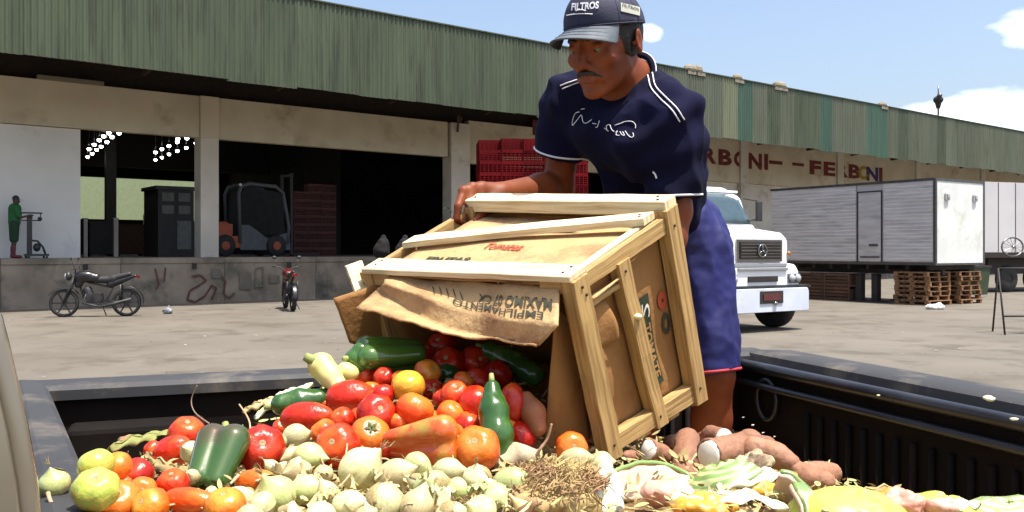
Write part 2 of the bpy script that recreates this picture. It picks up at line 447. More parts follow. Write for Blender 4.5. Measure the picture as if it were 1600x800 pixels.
# next bays to the right
bx = x730
k = 0
bay = 8.6
while bx < X1-1:
    nx = min(bx+bay, X1)
    lint(bx+.01, nx-.61, top=7.15 if bx > 20 else 6.6, bot=4.95)
    wb('pilaster', M_whitew, (nx-.6, nx, c-.1, c+.5, DZ, 7.14 if bx > 20 else 6.6))
    if bx > 24:
        wb('roller_door', M_whitew, (bx+.02, nx-.62, c+.14, c+.2, 3.6 if k % 2 else DZ+.6, 4.94))
    bx = nx; k += 1
# sheet coloured with the shade of the gap under the eaves, then roof structure
wb('eave_gap_shade', M_eaveshade, (X0, X1, c+.32, c+.36, 5.2, 8.6))
for x in np.arange(-4.5, X1, 4.3):
    rb = MB(); rb.beam((x, c+.2, 7.0), (x, -2.3, 7.4), .1, .16); rb.beam((x, c+.3, 7.6), (x, -2.4, 7.9), .1, .2)
    rb.build('roof_bracket', M_rust, wh)
wb('purlin', M_rust, *[(X0, X1, y, y+.08, 7.55, 7.67) for y in (-2.2, -1.2, -.2, .8)])
wb('roof', M_sheet[1], (X0-1, X1+1, -2.6, 23, 8.55, 8.62))
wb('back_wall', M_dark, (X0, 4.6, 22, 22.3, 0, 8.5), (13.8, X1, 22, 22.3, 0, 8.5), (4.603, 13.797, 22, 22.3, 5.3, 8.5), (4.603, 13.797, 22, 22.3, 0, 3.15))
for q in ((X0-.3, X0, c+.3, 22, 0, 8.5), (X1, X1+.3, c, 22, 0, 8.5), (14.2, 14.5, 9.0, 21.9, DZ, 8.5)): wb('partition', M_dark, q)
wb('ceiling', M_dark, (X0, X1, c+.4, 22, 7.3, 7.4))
# lower gable beam seen inside the first opening
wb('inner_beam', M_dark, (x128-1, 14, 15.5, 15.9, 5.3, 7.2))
# corrugated fascia sheets, each one a piece
zb, zt = 6.25, 8.86
def corr(width, pitch, amp, h, per=6):
    b = MB(); nseg = int(round(width/pitch))*per
    pts = [(width*i/nseg, amp*math.sin(2*math.pi*i/per)) for i in range(nseg+1)]
    nz = 4
    vs = [(x, y, h*j/nz) for j in range(nz+1) for x, y in pts]; N = nseg+1
    fs = [(j*N+i, j*N+i+1, (j+1)*N+i+1, (j+1)*N+i) for j in range(nz) for i in range(nseg)]
    b.add(vs, fs); b.add([(x, y+.004, z) for x, y, z in vs], [f[::-1] for f in fs])
    return b
shm = []
for m in M_sheet:
    shm.append(corr(1.06, .152, .022, zt-zb).mesh('corrugated_sheet', m, True))
i = 0
dk = {round(onwall(p, 0, -2.8)[0]): mm for p, mm in ((1286, 2), (1368, 2), (1352, 2), (1148, 2), (1118, 3), )}
xx = X0
while xx < X1:
    far = xx > 13
    mi = 1 if (far and rnd.random() < .8) else 0
    
    for kx, mm in dk.items():
        if abs(xx-kx) < .51: mi = mm
    o = bpy.data.objects.new('corrugated_sheet', shm[mi]); COL.objects.link(o); o.parent = wh
    o.location = (xx, -2.8-rnd.uniform(0, .012)-(i % 2)*.006, zb+rnd.uniform(-.05, .03)); o.rotation_euler = (0, R(rnd.uniform(-.15,.15)), 0)
    xx += 1.0; i += 1
fr = MB(); fr.b2(X0, X1, -2.74, -2.68, 6.5, 6.6); fr.b2(X0, X1, -2.74, -2.68, 8.4, 8.5); fr.b2(X0, X1, -2.72, -2.60, 6.30, 6.40)
fr.build('fascia_rail', M_rust, wh)
cb = MB(); cb.b2(X0, X1, -2.86, -2.30, zt-.03, zt+.01); cb.build('ridge_flashing', M_sheet[0], wh)
M_lump = mat('weathered_cement', srgb(150,140,120), srgb(176,166,146), rough=.9, bump=.5)
for p in (1080, 1092, 1153, 1215, 1222, 1380):
    x, z = onwall(p, 100, -2.75); b = MB()
    b.ball((x, -2.7, zt+.05), (rnd.uniform(.2,.42), .2, rnd.uniform(.16,.26)), 9, 6); b.b2(x-.3, x+.3, -2.85, -2.5, zt-.18, zt-.02)
    b.build('roof_cap', M_lump, wh)
# lettering on the lintel
M_red = mat('faded_red_paint', srgb(120,34,34), srgb(140,52,46), rough=.8, scale=4, c3=srgb(165,130,110), s3=3, t3=(.6,.8))
M_blue = mat('blue_paint', srgb(56,52,140), srgb(60,60,150), rough=.8); M_yel = mat('yellow_paint', srgb(190,160,50), srgb(190,160,50), rough=.8)
def letter_at(ch, px, py, hpx, m, c0=1.5):
    x, z = onwall(px, py, c0); Y = (WO-wnr*c0).y+x*wt.y
    vs, fs = text_mesh(ch, 1.0, 0, .045)
    xs = [v.x for v in vs]; zs = [v.y for v in vs]; hh = hpx*Y/FOC; w = hh*.78
    if ch == '-': hh *= .22
    if ch == 'I': w = hh*.22
    xl, _ = onwall(px-hpx*.42, py, c0); xr, _ = onwall(px+hpx*.42, py, c0); w = xr-xl
    if ch == 'I': w *= .3
    cx = (min(xs)+max(xs))/2; cz = (min(zs)+max(zs))/2; sx = w/(max(xs)-min(xs)); sz = hh/(max(zs)-min(zs))
    b = MB(); b.add([(x+(v.x-cx)*sx, c0-.006, z+(v.y-cz)*sz) for v in vs], fs)
    o = b.build('letter', m, wh); return o
for ch, px, py in zip('CARBONI-', (1049, 1071, 1109, 1133, 1157, 1180, 1197, 1212), (229, 233, 243, 246, 249, 252, 253, 254)): letter_at(ch, px, py, 25, M_red)
for ch, px, py, m in zip('-FERBONI', (1247, 1274, 1296, 1316, 1335, 1350, 1363, 1376), (257, 262, 264, 266, 268, 270, 272, 273), [M_red]*5+[M_yel, M_blue, M_red]): letter_at(ch, px, py, 22, m)
for ch, px, py in zip('FERBONI', (842, 862, 882, 902, 921, 940, 957), (200, 203, 206, 209, 212, 215, 217)): letter_at(ch, px, py, 24, M_red)
# graffiti strokes and stains on the dock front
def stroke(parent, pts, w, m, name='graffiti', c0=-.034):
    b = MB(); P2 = [onwall(px, py, 0) for px, py in pts]
    for (xa, za), (xb, zb2) in zip(P2[:-1], P2[1:]):
        d = Vector((xb-xa, 0, zb2-za)); L = max(d.length, 1e-4); nn = Vector((-d.z, 0, d.x))/L*w
        b.add([(xa+nn.x, c0, za+nn.z), (xb+nn.x, c0, zb2+nn.z), (xb-nn.x, c0, zb2-nn.z), (xa-nn.x, c0, za-nn.z)], [(0,1,2,3)]); c0 -= .0004
    return b.build(name, m, parent)
M_graf = mat('graffiti_red', srgb(112,66,58), srgb(98,64,56), rough=.9, scale=9); M_grafl = mat('graffiti_pale', srgb(128,124,112), srgb(112,108,96), rough=.9, scale=9)
stroke(wh, [(300,432),(312,430),(322,438),(310,446),(296,454),(292,468),(304,472),(320,462),(330,446),(338,450),(330,468)], .028, M_graf, c0=-.036+.003-.006)
stroke(wh, [(345,432),(352,440),(348,458),(356,466),(366,458)], .022, M_graf, c0=-.045)
stroke(wh, [(242,420),(248,444),(243,452)], .02, M_graf, c0=-.045); stroke(wh, [(258,418),(256,440)], .02, M_graf, c0=-.045)
stroke(wh, [(398,420),(410,418),(412,446),(399,448),(399,421)], .024, M_grafl, c0=-.045)
M_pp = mat('pale_patch', srgb(128,124,112), srgb(112,108,98), rough=.9, scale=4)
for q in ((374,426,392,452), (330,420,344,434), (420,430,436,442)):
    xa, za = onwall(q[0], q[1], 0); xb, zb3 = onwall(q[2], q[3], 0); wbx = MB(); wbx.add([(xa,-.043,za),(xb,-.043,za),(xb,-.043,zb3),(xa,-.043,zb3)], [(0,1,2,3)]); wbx.build('paint_patch', M_pp, wh)
# wall brackets / old fluorescent tube under the eaves at left
xa, za = onwall(58, 120, 1.3); xb, zbb = onwall(162, 126, 1.3)
wb('tube_light', mat('dull_white', srgb(150,140,120), rough=.5), (xa, xb, 1.25, 1.4, za-.05, za+.06))
xa, za = onwall(718, 196, 1.2); b = MB(); b.beam((xa-.25, .9, za+.35), (xa+.05, 1.4, za-.2), .08, .08); b.beam((xa-.05, 1.0, za+.3), (xa+.2, 1.4, za+.2), .06, .06); b.build('bracket', M_rust, wh)

# yard behind the building seen through the hall: wall in the open, and backing
yw = thing('yard_wall', 'pale green wall in sunlight seen through the first doorway', 'wall', WO, WA)
wb('wall_face', M_greenp, (0, 22, 30.5, 30.8, 0, 6.5), parent=yw)
wb('coping', M_conc, (0, 22, 30.45, 30.85, 6.503, 6.6), parent=yw)

def world_of(x, y, z): return WO+wt*x-wnr*y+Vector((0,0,z))
# lamps inside the hall
M_lamp = mat('lamp_glow', (1,1,1), (1,1,1), emit=(1, .98, .95), estr=14)
lm = None
zlamp = 5.5
rows = [[(137,245),(144,240),(151,234),(158,229),(167,222),(175,214),(186,208)], [(139,233),(147,226),(155,219),(162,213),(170,208)],
        [(243,250),(253,246),(264,241),(277,236),(291,231),(306,224)], [(243,238),(253,233),(264,228),(277,222),(292,216),(278,217)]]
for ri, r_ in enumerate(rows):
    for li, (px, py) in enumerate(r_):
        d = (zlamp-CAMZ)*FOC/(HZ-py)*1.0; p = P(px, py, d)
        if lm is None:
            lm = thing('ceiling_lamp', 'small bright lamp in the rows under the hall ceiling', 'lamp', p, 0, 'bright lamps in rows inside the first doorway')
            b = MB(); b.ball((0,0,0), (.068,.068,.06), 10, 6); b.build('bulb', M_lamp, lm, True)
            b = MB(); b.lathe([(.03,.12),(.05,.09),(.1,.04),(.105,.03)], 12); b.tube([(0,0,.15),(0,0,1.1)], .012, 5); b.build('shade', M_steel, lm, True)
        else:
            o = copy_tree(lm); o.location = p
        (lm if (ri, li) == (0, 0) else o)['label'] = 'bright lamp, %s from left in the %s row of the %s cluster inside the doorway' % (('first','second','third','fourth','fifth','sixth','seventh')[li], ('lower','upper')[ri % 2], ('left','right')[ri//2])
# ---- things inside the hall
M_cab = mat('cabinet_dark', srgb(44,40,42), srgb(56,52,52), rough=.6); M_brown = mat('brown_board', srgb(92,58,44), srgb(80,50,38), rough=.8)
M_gry = mat('grey_board', srgb(120,122,118), srgb(140,142,136), rough=.7); M_blk = mat('black_paint', (.015,.015,.018), (.03,.03,.03), rough=.5)
def inner(px0, px1, py0, py1, cc, depth=.6):
    xa, z1 = onwall(px0, py0, cc); xb, _ = onwall(px1, py0, cc); _, z0 = onwall((px0+px1)/2, py1, cc); return xa, xb, cc, cc+depth, max(DZ, z0), z1
# kiosk booth
q = inner(247, 303, 290, 399, 3.6, 1.6)
t = thing('weighing_booth', 'dark metal booth with louvred top standing inside the first doorway', 'booth', world_of(0,0,0), WA)
x0,x1_,y0,y1_,z0,z1 = q; z0 = DZ
wb('cabinet', M_cab, (x0, x1_, y0, y1_, z0, z1-.12), parent=t); wb('roof', M_blk, (x0-.08, x1_+.08, y0-.06, y1_+.05, z1-.117, z1), parent=t)
for j in range(2):
    for i in range(2):
        xc = x0+.12+i*(x1_-x0-.1)/2; zc = z1-.5-j*.42; wb('louvre', M_gry, (xc, xc+(x1_-x0)/2-.2, y0-.02, y0-.003, zc, zc+.28), *[(xc, xc+(x1_-x0)/2-.2, y0-.04, y0-.021, zc+.03+k_*.06, zc+.05+k_*.06) for k_ in range(4)], parent=t)
wb('door', M_gry, (x0+(x1_-x0)*.52, x1_-.1, y0-.025, y0-.003, z0+.25, z1-1.15), parent=t)
wb('handle', M_steel, (x0+(x1_-x0)*.55, x0+(x1_-x0)*.59, y0-.05, y0-.026, z0+1.0, z0+1.14), parent=t)
def desk(px0, px1, py0, cc, lab, m, name='counter'):
    xa, xb, ya, yb, z0, z1 = inner(px0, px1, py0, 399, cc, .7); z0 = DZ
    t = thing(name, lab, name.replace('_', ' '), world_of(0,0,0), WA)
    wb('top', m, (xa-.04, xb+.04, ya-.03, yb+.03, z1-.05, z1), parent=t); wb('front_panel', m, (xa, xb, ya, ya+.03, z0+.08, z1-.053), parent=t)
    for e in (xa, xb-.05): wb('leg', m, (e, e+.05, ya+.033, yb, z0, z1-.053), parent=t)
    return t
desk(140, 178, 345, 7.0, 'dark chest high counter between the two pale posts in the doorway', M_cab)
desk(186, 226, 350, 8.0, 'brown boxy counter in the middle of the first doorway', M_brown)
for i, (p0, p1, lab) in enumerate(((131, 137, 'pale post at the left jamb inside the first doorway'), (178, 185, 'pale post right of the dark counter in the doorway'))):
    xa, xb, ya, yb, z0, z1 = inner(p0, p1, 342, 399, 5.0, .12); t = thing('post', lab, 'post', world_of(0,0,0), WA); wb('shaft', M_whitew, (xa, xb, ya, yb, DZ, z1), parent=t); wb('cap', M_whitew, (xa-.02, xb+.02, ya-.02, yb+.02, z1+.002, z1+.03), parent=t)
# leaning pale panel
xa, xb, ya, yb, z0, z1 = inner(224, 246, 335, 380, 12, .05); t = thing('sheet_panel', 'tall pale board leaning far inside the first doorway', 'board', world_of(0,0,0), WA); wb('panel', M_whitew, (xa, xb, ya, yb, DZ, z1), parent=t)
xa, xb, ya, yb, z0, z1 = inner(166, 182, 268, 345, 13, .3); t = thing('steel_column', 'dark column dividing the bright back opening of the hall', 'column', world_of(0,0,0), WA); wb('shaft', M_cab, (xa, xb, ya, yb, DZ, 7.2), parent=t); wb('base_plate', M_cab, (xa-.15, xb+.15, ya-.15, yb+.15, DZ, DZ+.03), parent=t)
# ---- forklift inside the second opening
M_or = mat('orange_paint', srgb(206,92,34), srgb(190,80,28), rough=.45, coat=.3); M_fg = mat('grey_paint', srgb(110,112,116), srgb(96,98,102), rough=.6)
M_glass = mat('dark_glass', (.006,.005,.004), (.01,.01,.01), rough=.35, spec=.15)
f0, _ = onwall(338, 300, 3.2); 
fk = thing('forklift', 'orange and grey forklift parked in the dark second doorway', 'forklift', world_of(f0-.25, 3.2, DZ), WA); fk.scale = (1.08,1.0,1.15)
b = MB(); b.b2(.05,1.05,0,1.5,.25,.62); b.b2(.1,.75,-.05,1.45,.62,.98); b.lathe([(.0,0),(.3,0),(.3,.1),(0,.1)], 16, c=(.45,-.06,.75), axis=Matrix.Rotation(R(-90),3,'X')); b.build('body', M_or, fk, bevel=.03)
b = MB(); b.tube([(1.0,0,.4),(.95,0,1.9),(1.05,0,2.12),(1.3,0,2.2),(2.2,0,2.14),(2.45,0,1.95),(2.65,0,.9),(2.6,0,.4)], .06, 8); b.tube([(1.0,1.3,.4),(.95,1.3,1.9),(1.05,1.3,2.12),(1.3,1.3,2.2),(2.2,1.3,2.14),(2.45,1.3,1.95),(2.65,1.3,.9),(2.6,1.3,.4)], .06, 8)
for i in range(5): b.beam((1.3+i*.22,0,2.2),(1.3+i*.22,1.3,2.2),.06,.03)
b.build('cab_frame', M_fg, fk, True)
b = MB(); b.add([(1.05,.03,.75),(2.55,.03,.6),(2.4,.03,1.95),(1.25,.03,2.12),(1.02,.03,1.9)], [(0,1,2,3,4)]); b.add([(1.05,.034,.75),(2.55,.034,.6),(2.4,.034,1.95),(1.25,.034,2.12),(1.02,.034,1.9)], [(4,3,2,1,0)]); b.build('cab_window', M_glass, fk)
b = MB(); b.add([(1.0,-.02,.2),(2.7,-.02,.2),(2.66,-.02,.75),(1.9,-.02,.55),(1.3,-.02,.95),(1.02,-.02,.95)], [(0,1,2,3,4,5)]); b.add([(1.0,.01,.2),(2.7,.01,.2),(2.66,.01,.75),(1.9,.01,.55),(1.3,.01,.95),(1.02,.01,.95)], [(5,4,3,2,1,0)]); b.b2(1.5,2.1,.3,1.0,.5,.75); b.build('side_panel', M_fg, fk)
b = MB(); b.b2(1.55,2.0,.4,.9,.77,.9); b.b2(1.5,1.6,.4,.9,.9,1.35); b.build('seat', M_blk, fk, bevel=.02)
for x, y in ((.5,.0),(2.2,.0),(.5,1.4),(2.2,1.4)):
    b = MB(); rx = Matrix.Rotation(R(90),3,'X'); b.lathe([(.12,-.1),(.3,-.1),(.33,-.06),(.33,.06),(.3,.1),(.12,.1)], 20, c=(x,y,.33), axis=rx); w = b.build('wheel', M_black, fk, True)
    b = MB(); b.lathe([(0,-.11),(.13,-.11),(.13,.11),(0,.11)], 14, c=(x,y,.33), axis=rx); b.build('hub', M_or, w)
b = MB(); b.b2(2.8,2.88,.2,.3,.05,2.6); b.b2(2.8,2.88,1.0,1.1,.05,2.6); b.b2(2.78,2.9,.2,1.1,1.2,1.28); b.b2(2.78,2.9,.2,1.1,2.5,2.56); b.b2(2.85,3.9,.3,.4,.05,.09); b.b2(2.85,3.9,.9,1.0,.05,.09); b.build('mast', M_cab, fk)
b = MB(); b.ball((1.0,-.02,2.15), .05, 8, 6); b.build('beacon', mat('beacon_white', (.8,.8,.8), rough=.3), fk, True)
# stacks of dark red boxes behind the forklift
M_dred = [mat('dull_red_box', srgb(96,30,26), srgb(112,38,30), rough=.6, rvar=.25), mat('bright_red_box', (.13,.004,.006), (.10,.003,.005), rough=.6, rvar=.25, spec=.1)]
# ================================================================ CRATES, VEHICLES AND PEOPLE IN THE YARD
def plastic_crate_mesh(m, L=.56, W=.37, H=.31):
    b = MB(); t = .014
    for s_ in (-1, 1):
        for z0, z1 in ((.0,.035),(.07,.09),(.125,.145),(.18,.20),(.235,.31)):
            b.b2(-L/2, L/2, s_*W/2-t/2, s_*W/2+t/2, z0*H/.31, z1*H/.31); b.b2(s_*L/2-t/2, s_*L/2+t/2, -W/2+t/2+.001, W/2-t/2-.001, z0*H/.31, z1*H/.31)
        for i in range(6): b.b2(-L/2+i*L/5-.012, -L/2+i*L/5+.012, s_*(W/2+.009)-.003, s_*(W/2+.009)+.003, 0, H)
        for i in range(4): b.b2(s_*(L/2+.009)-.003, s_*(L/2+.009)+.003, -W/2+i*W/3-.012, -W/2+i*W/3+.012, 0, H)
    b.b2(-L/2+t, L/2-t, -W/2+t, W/2-t, .003, .02)
    return b.mesh('red_crate', m)
cm_dark = plastic_crate_mesh(M_dred[0]); cm_red = plastic_crate_mesh(M_dred[1])
ORD = ['bottom','second','third','fourth','fifth','sixth','seventh','eighth','ninth','tenth','eleventh','twelfth']
def crate_block(origin, ang, nx, ny, nz, mesh, lab, group, DX=.575, DY=.385, DZ_=.305, only_shell=True):
    ca, sa = math.cos(ang), math.sin(ang)
    for k in range(nz):
        for i in range(nx):
            for j in range(ny):
                if only_shell and 0 < i < nx-1 and 0 < j and k < nz-1: continue
                if k == nz-1 and (i*7+j*3) % 5 == 0: continue
                o = bpy.data.objects.new('red_crate', mesh); COL.objects.link(o)
                x, y = i*DX+rnd.uniform(-.01,.01), j*DY+rnd.uniform(-.01,.01)
                o.location = (origin[0]+x*ca-y*sa, origin[1]+x*sa+y*ca, origin[2]+k*DZ_); o.rotation_euler = (0,0,ang+R(rnd.uniform(-1.5,1.5)))
                tag(o, lab % (ORD[i] if i else 'leftmost', ('front' if j == 0 else ORD[j]), ORD[k]), 'crate', group)
# inside the second doorway
bx0, _ = onwall(456, 300, 5.0)
crate_block(world_of(bx0+.3, 5.0, DZ), WA, 3, 1, 9, cm_dark, 'dull red crate %s in its %s row, %s layer, behind the forklift', 'dull red crates stacked inside the second doorway')
# flatbed truck with the red crate stack
ft = P(842, 390, 23.5); ft.z = 0; FA = R(6)
M_tr = mat('truck_frame', srgb(46,40,38), srgb(60,50,46), rough=.7); M_plank = mat('bed_plank', srgb(120,90,62), srgb(100,74,52), rough=.85, scale=3, stretch=(1,8,8))
tr = thing('flatbed_truck', 'flatbed truck loaded with tall red crate stack behind the man', 'truck', ft, FA)
b = MB(); b.b2(-1.7,4.2,.6,.75,.75,.95); b.b2(-1.7,4.2,1.8,1.95,.75,.95); b.b2(-1.4,-1.25,.75,1.8,.8,.9); b.build('chassis', M_tr, tr)
for i in range(8): b = MB(); b.b2(-1.8,4.3,.05+i*.3,.34+i*.3,1.12,1.16); b.build('plank', M_plank, tr)
b = MB(); b.b2(-1.8,4.3,.03,.1,.96,1.117); b.b2(-1.8,4.3,2.3,2.4,.96,1.117); b.b2(-1.8,-1.7,.1,2.3,.96,1.117); b.build('side_rail', M_tr, tr)
for x, y in ((-.7,.2),(-.7,2.2),(3.3,.2),(3.3,2.2)):
    b = MB(); rx = Matrix.Rotation(R(90),3,'X'); b.lathe([(.2,-.12),(.42,-.12),(.48,-.07),(.48,.07),(.42,.12),(.2,.12)], 24, c=(x,y,.48), axis=rx); w = b.build('wheel', M_black, tr, True)
    b = MB(); b.lathe([(0,-.1),(.21,-.1),(.21,.1),(0,.1)], 16, c=(x,y,.48), axis=rx); b.build('hub', M_steel, w)
crate_block(ft+Vector((math.cos(FA)*-1.25-math.sin(FA)*.35, math.sin(FA)*-1.25+math.cos(FA)*.35, 1.165)), FA, 5, 4, 11, cm_red, 'red crate %s in its %s row, %s layer of the stack behind the man', 'red crates stacked high behind the man')

# ---- white bonneted truck
M_wp = mat('white_truck_paint', srgb(226,228,232,1), srgb(236,238,240,1), rough=.3, coat=.5, scale=2, c3=srgb(190,188,182,1), s3=1.5, t3=(.62,.85))
M_bumpshade = mat('bumper_shaded_white', srgb(188,196,212,1), srgb(204,210,222,1), rough=.35, scale=2, c3=srgb(140,144,150), s3=3, t3=(.6,.8))  # bluish shade on the truck's white put into the bumper colour
M_chr = mat('chrome', srgb(190,190,192), srgb(200,200,200), rough=.15, metal=1.0)
M_grl = mat('grille_dark', srgb(54,46,44), srgb(66,56,52), rough=.5)
M_wsh = mat('windscreen', srgb(62,84,92), srgb(72,96,104), rough=.06, spec=.9)
tyaw = R(33)
tw = thing('white_truck', 'white bonneted cargo truck facing the yard beside the metal box body', 'truck', (0,0,0), 0)
# local frame: -y front, x across (image right = +x)
tp = P(1184, 390, 17.6); tw.location = (tp.x, tp.y, 0); tw.rotation_euler = (0,0,tyaw)
def T(b, nm, m, par=None, **kw): return b.build(nm, m, par or tw, **kw)
# hood : lofted sections along y
def loft(b, secs, cap=True):
    n = len(secs[0]); vs = [p for s in secs for p in s]
    fs = [(i*n+k, i*n+(k+1) % n, (i+1)*n+(k+1) % n, (i+1)*n+k) for i in range(len(secs)-1) for k in range(n)]
    if cap: fs += [tuple(range(n))[::-1], tuple((len(secs)-1)*n+k for k in range(n))]
    b.add(vs, fs)
def rsec(y, w, z0, z1, r=.12, crown=.04, n=4):
    pts = []
    for cx, cz, a0 in ((w/2-r, z1-r, 0), (-w/2+r, z1-r, 90), (-w/2+.03, z0+.03, 180), (w/2-.03, z0+.03, 270)):
        rr = r if cz > z0+.1 else .03
        for i in range(n+1):
            a = R(a0+90*i/n); pts.append(Vector((cx+rr*math.cos(a), y, cz+rr*math.sin(a)+(crown*(1-(2*cx/w)**2) if a0 < 180 else 0))))
    return pts
b = MB(); loft(b, [rsec(-.02,1.66,.98,1.86,.14), rsec(.08,1.72,.97,1.93,.16), rsec(.5,1.78,.95,1.99,.18), rsec(1.0,1.84,.95,2.06,.2), rsec(1.45,1.9,.95,2.12,.2)]); T(b,'hood',M_wp, autos=35)
b = MB(); b.beam((-.5,-.02,1.9),(-.6,1.4,2.14),.02,.02); b.beam((.5,-.02,1.9),(.6,1.4,2.14),.02,.02); T(b, 'hood_crease', M_wp)
# fenders + lower nose
b = MB(); loft(b, [rsec(-.12,2.1,.86,1.22,.1), rsec(0,2.3,.86,1.30,.14), rsec(.5,2.36,.9,1.36,.2), rsec(1.3,2.36,1.1,1.40,.2)]); T(b,'fender',M_wp, autos=35)
b = MB(); loft(b, [rsec(-.34,2.2,.40,.84,.08,0), rsec(-.24,2.42,.38,.86,.08,0), rsec(.1,2.46,.38,.86,.06,0)]); T(b,'bumper',M_bumpshade, autos=35)
b = MB(); b.b2(-1.18,1.18,-.3,.1,.862,.9); T(b,'bumper_gap',M_blk)
# cab
b = MB(); loft(b, [rsec(1.42,2.2,1.0,2.12,.12), rsec(1.6,2.2,.9,2.2,.12), rsec(1.75,2.1,.9,2.75,.2), rsec(2.05,2.0,.9,2.93,.25), rsec(2.9,2.0,.9,2.95,.25), rsec(3.2,2.0,.9,2.85,.22)]); T(b,'cab',M_wp, autos=35)
b = MB(); b.shell(lambda u,v: Vector(((u-.5)*(1.98-.12*v), 1.42+.36*v+.05*(2*u-1)**2-.03, 2.14+.64*v)), 12, 4, .015); T(b,'windscreen',M_wsh,smooth=True)
fr_ = MB()
for s_ in (-1,1): fr_.beam((s_*1.0,1.58,2.13),(s_*.94,1.93,2.82),.05,.05)
fr_.beam((-.95,1.9,2.80),(.95,1.9,2.80),.06,.05); fr_.beam((-1.0,1.45,2.12),(1.0,1.45,2.12),.05,.06); T(fr_,'windscreen_seal',M_blk)
b = MB(); b.beam((-.97,1.86,2.84),(.97,1.86,2.84),.16,.05); T(b,'sun_visor',M_wp,bevel=.01)
b = MB()
for i,(x,w) in enumerate(((-.7,.18),(-.42,.12),(-.2,.2),(.1,.14),(.36,.2),(.62,.1))): b.box((x,1.5+.16*(x)**2-.02,2.2),(w,.02,.1))
T(b,'dashboard_paper',mat('paper_white', srgb(220,220,215), rough=.7))
for s_ in (-1,1):
    b = MB(); b.beam((s_*1.05,1.7,2.2),(s_*1.32,1.55,2.25),.03,.03); b.beam((s_*1.05,1.7,2.7),(s_*1.32,1.55,2.65),.03,.03); b.box((s_*1.34,1.52,2.42),(.16,.06,.42)); T(b,'mirror',M_blk,bevel=.01)
    b = MB(); b.box((s_*1.105,2.3,1.55),(.02,1.0,1.3)); d_ = T(b,'door',M_wp); b = MB(); b.box((s_*1.03,2.35,2.5),(.04,.8,.46)); b.build('window', M_wsh, d_)
for o_ in tw.children:
    if o_.name.split('.')[0] in ('cab','windscreen','windscreen_seal','sun_visor','dashboard_paper','mirror','door'): o_.location.y = -.36
# grille
b = MB(); b.b2(-.64,.64,-.07,-.015,1.36,1.80); gr = T(b,'grille',M_chr,bevel=.015)
b = MB(); b.b2(-.58,.58,-.085,-.072,1.41,1.75); b.build('grille_mesh', M_grl, gr)
b = MB()
for z in (1.46,1.52,1.64,1.70): b.b2(-.57,.57,-.1,-.086,z-.008,z+.008)
b.b2(-.57,.57,-.11,-.087,1.565,1.595); b.build('slat', M_chr, gr)
ring = [( .12*math.cos(a), -.125, 1.58+.12*math.sin(a)) for a in np.linspace(0,2*math.pi,25)]
b = MB(); b.tube(ring, .013, 6, cap=False)
for a in (90,210,330): b.beam((0,-.125,1.58),(.12*math.cos(R(a)),-.125,1.58+.12*math.sin(R(a))),.022,.02,up=(0,1,0))
b.build('badge', M_chr, gr, True)
b = MB(); b.b2(-.74,.74,-.1,-.02,1.26,1.33); b.b2(-.7,.7,-.16,-.02,1.19,1.245); T(b,'trim_strip',mat('grey_trim', srgb(170,172,176), rough=.4),bevel=.01)
b = MB(); b.b2(-.42,.42,-.15,-.1,.97,1.08); T(b,'air_intake',M_grl,bevel=.01)
M_lens = mat('lamp_lens', srgb(210,214,216), rough=.1, spec=.9); M_amb = mat('amber_lens', srgb(200,130,60), rough=.2)
ry = Matrix.Rotation(R(90),3,'X')
for s_ in (-1,1):
    b = MB(); b.b2(s_*.72,s_*1.1,-.14,-.09,.93,1.12); hb = T(b,'headlight',M_chr,bevel=.02)
    for i in range(2): b = MB(); b.lathe([(0,.05),(.06,.045),(.078,.02),(.078,0)],16,c=(s_*(.82+i*.17),-.15,1.03),axis=ry); b.build('lens',M_lens,hb,True)
    b = MB(); b.b2(s_*.9,s_*1.02,-.27,-.235,.56,.6); T(b,'fog_lamp_slot',M_grl)
    b = MB(); b.ball((s_*.86,-.04,1.52),(.05,.04,.05),8,6); T(b,'side_lamp',M_amb,smooth=True)
    b = MB(); b.beam((s_*.83,.3,1.62),(s_*.86,.7,1.64),.02,.06); T(b,'hood_latch',M_chr)
b = MB(); b.b2(-.32,.32,-.36,-.335,.56,.80); T(b,'number_plate_recess',M_grl)
b = MB(); b.b2(-.25,.22,-.375,-.362,.62,.75); T(b,'number_plate',mat('plate_maroon', srgb(120,54,50), srgb(96,44,42), rough=.6, scale=20))
b = MB(); b.ball((.1,-.37,.56),(.06,.03,.04),8,6); T(b,'tow_hook',M_chr,smooth=True)
for s_, y in ((-1,.45),(1,.45),(-1,4.6),(1,4.6)):
    b = MB(); r_ = Matrix.Rotation(R(90),3,'Y'); b.lathe([(.25,-.14),(.44,-.14),(.5,-.09),(.5,.09),(.44,.14),(.25,.14)],28,c=(s_*.98,y,.5),axis=r_); w_ = T(b,'wheel',M_black,smooth=True)
    b = MB(); b.lathe([(0,-.1),(.1,-.13),(.24,-.1),(.26,.1),(0,.1)],18,c=(s_*.98,y,.5),axis=r_); b.build('rim',M_steel,w_,True)
b = MB(); b.b2(-.5,-.35,.1,7.2,.7,.95); b.b2(.35,.5,.1,7.2,.7,.95); b.b2(-.9,.9,.38,.52,.42,.56); b.b2(-.9,.9,4.5,4.7,.42,.56); b.b2(-1.0,1.0,.7,1.4,.6,1.1); T(b,'chassis',M_tr)
b = MB(); b.b2(-1.2,1.2,3.4,7.4,1.0,1.1); b.b2(-1.2,-1.16,3.4,7.4,1.1,1.7); b.b2(1.16,1.2,3.4,7.4,1.1,1.7); b.b2(-1.16,1.16,3.4,3.46,1.1,2.2); T(b,'cargo_bed',M_brown)

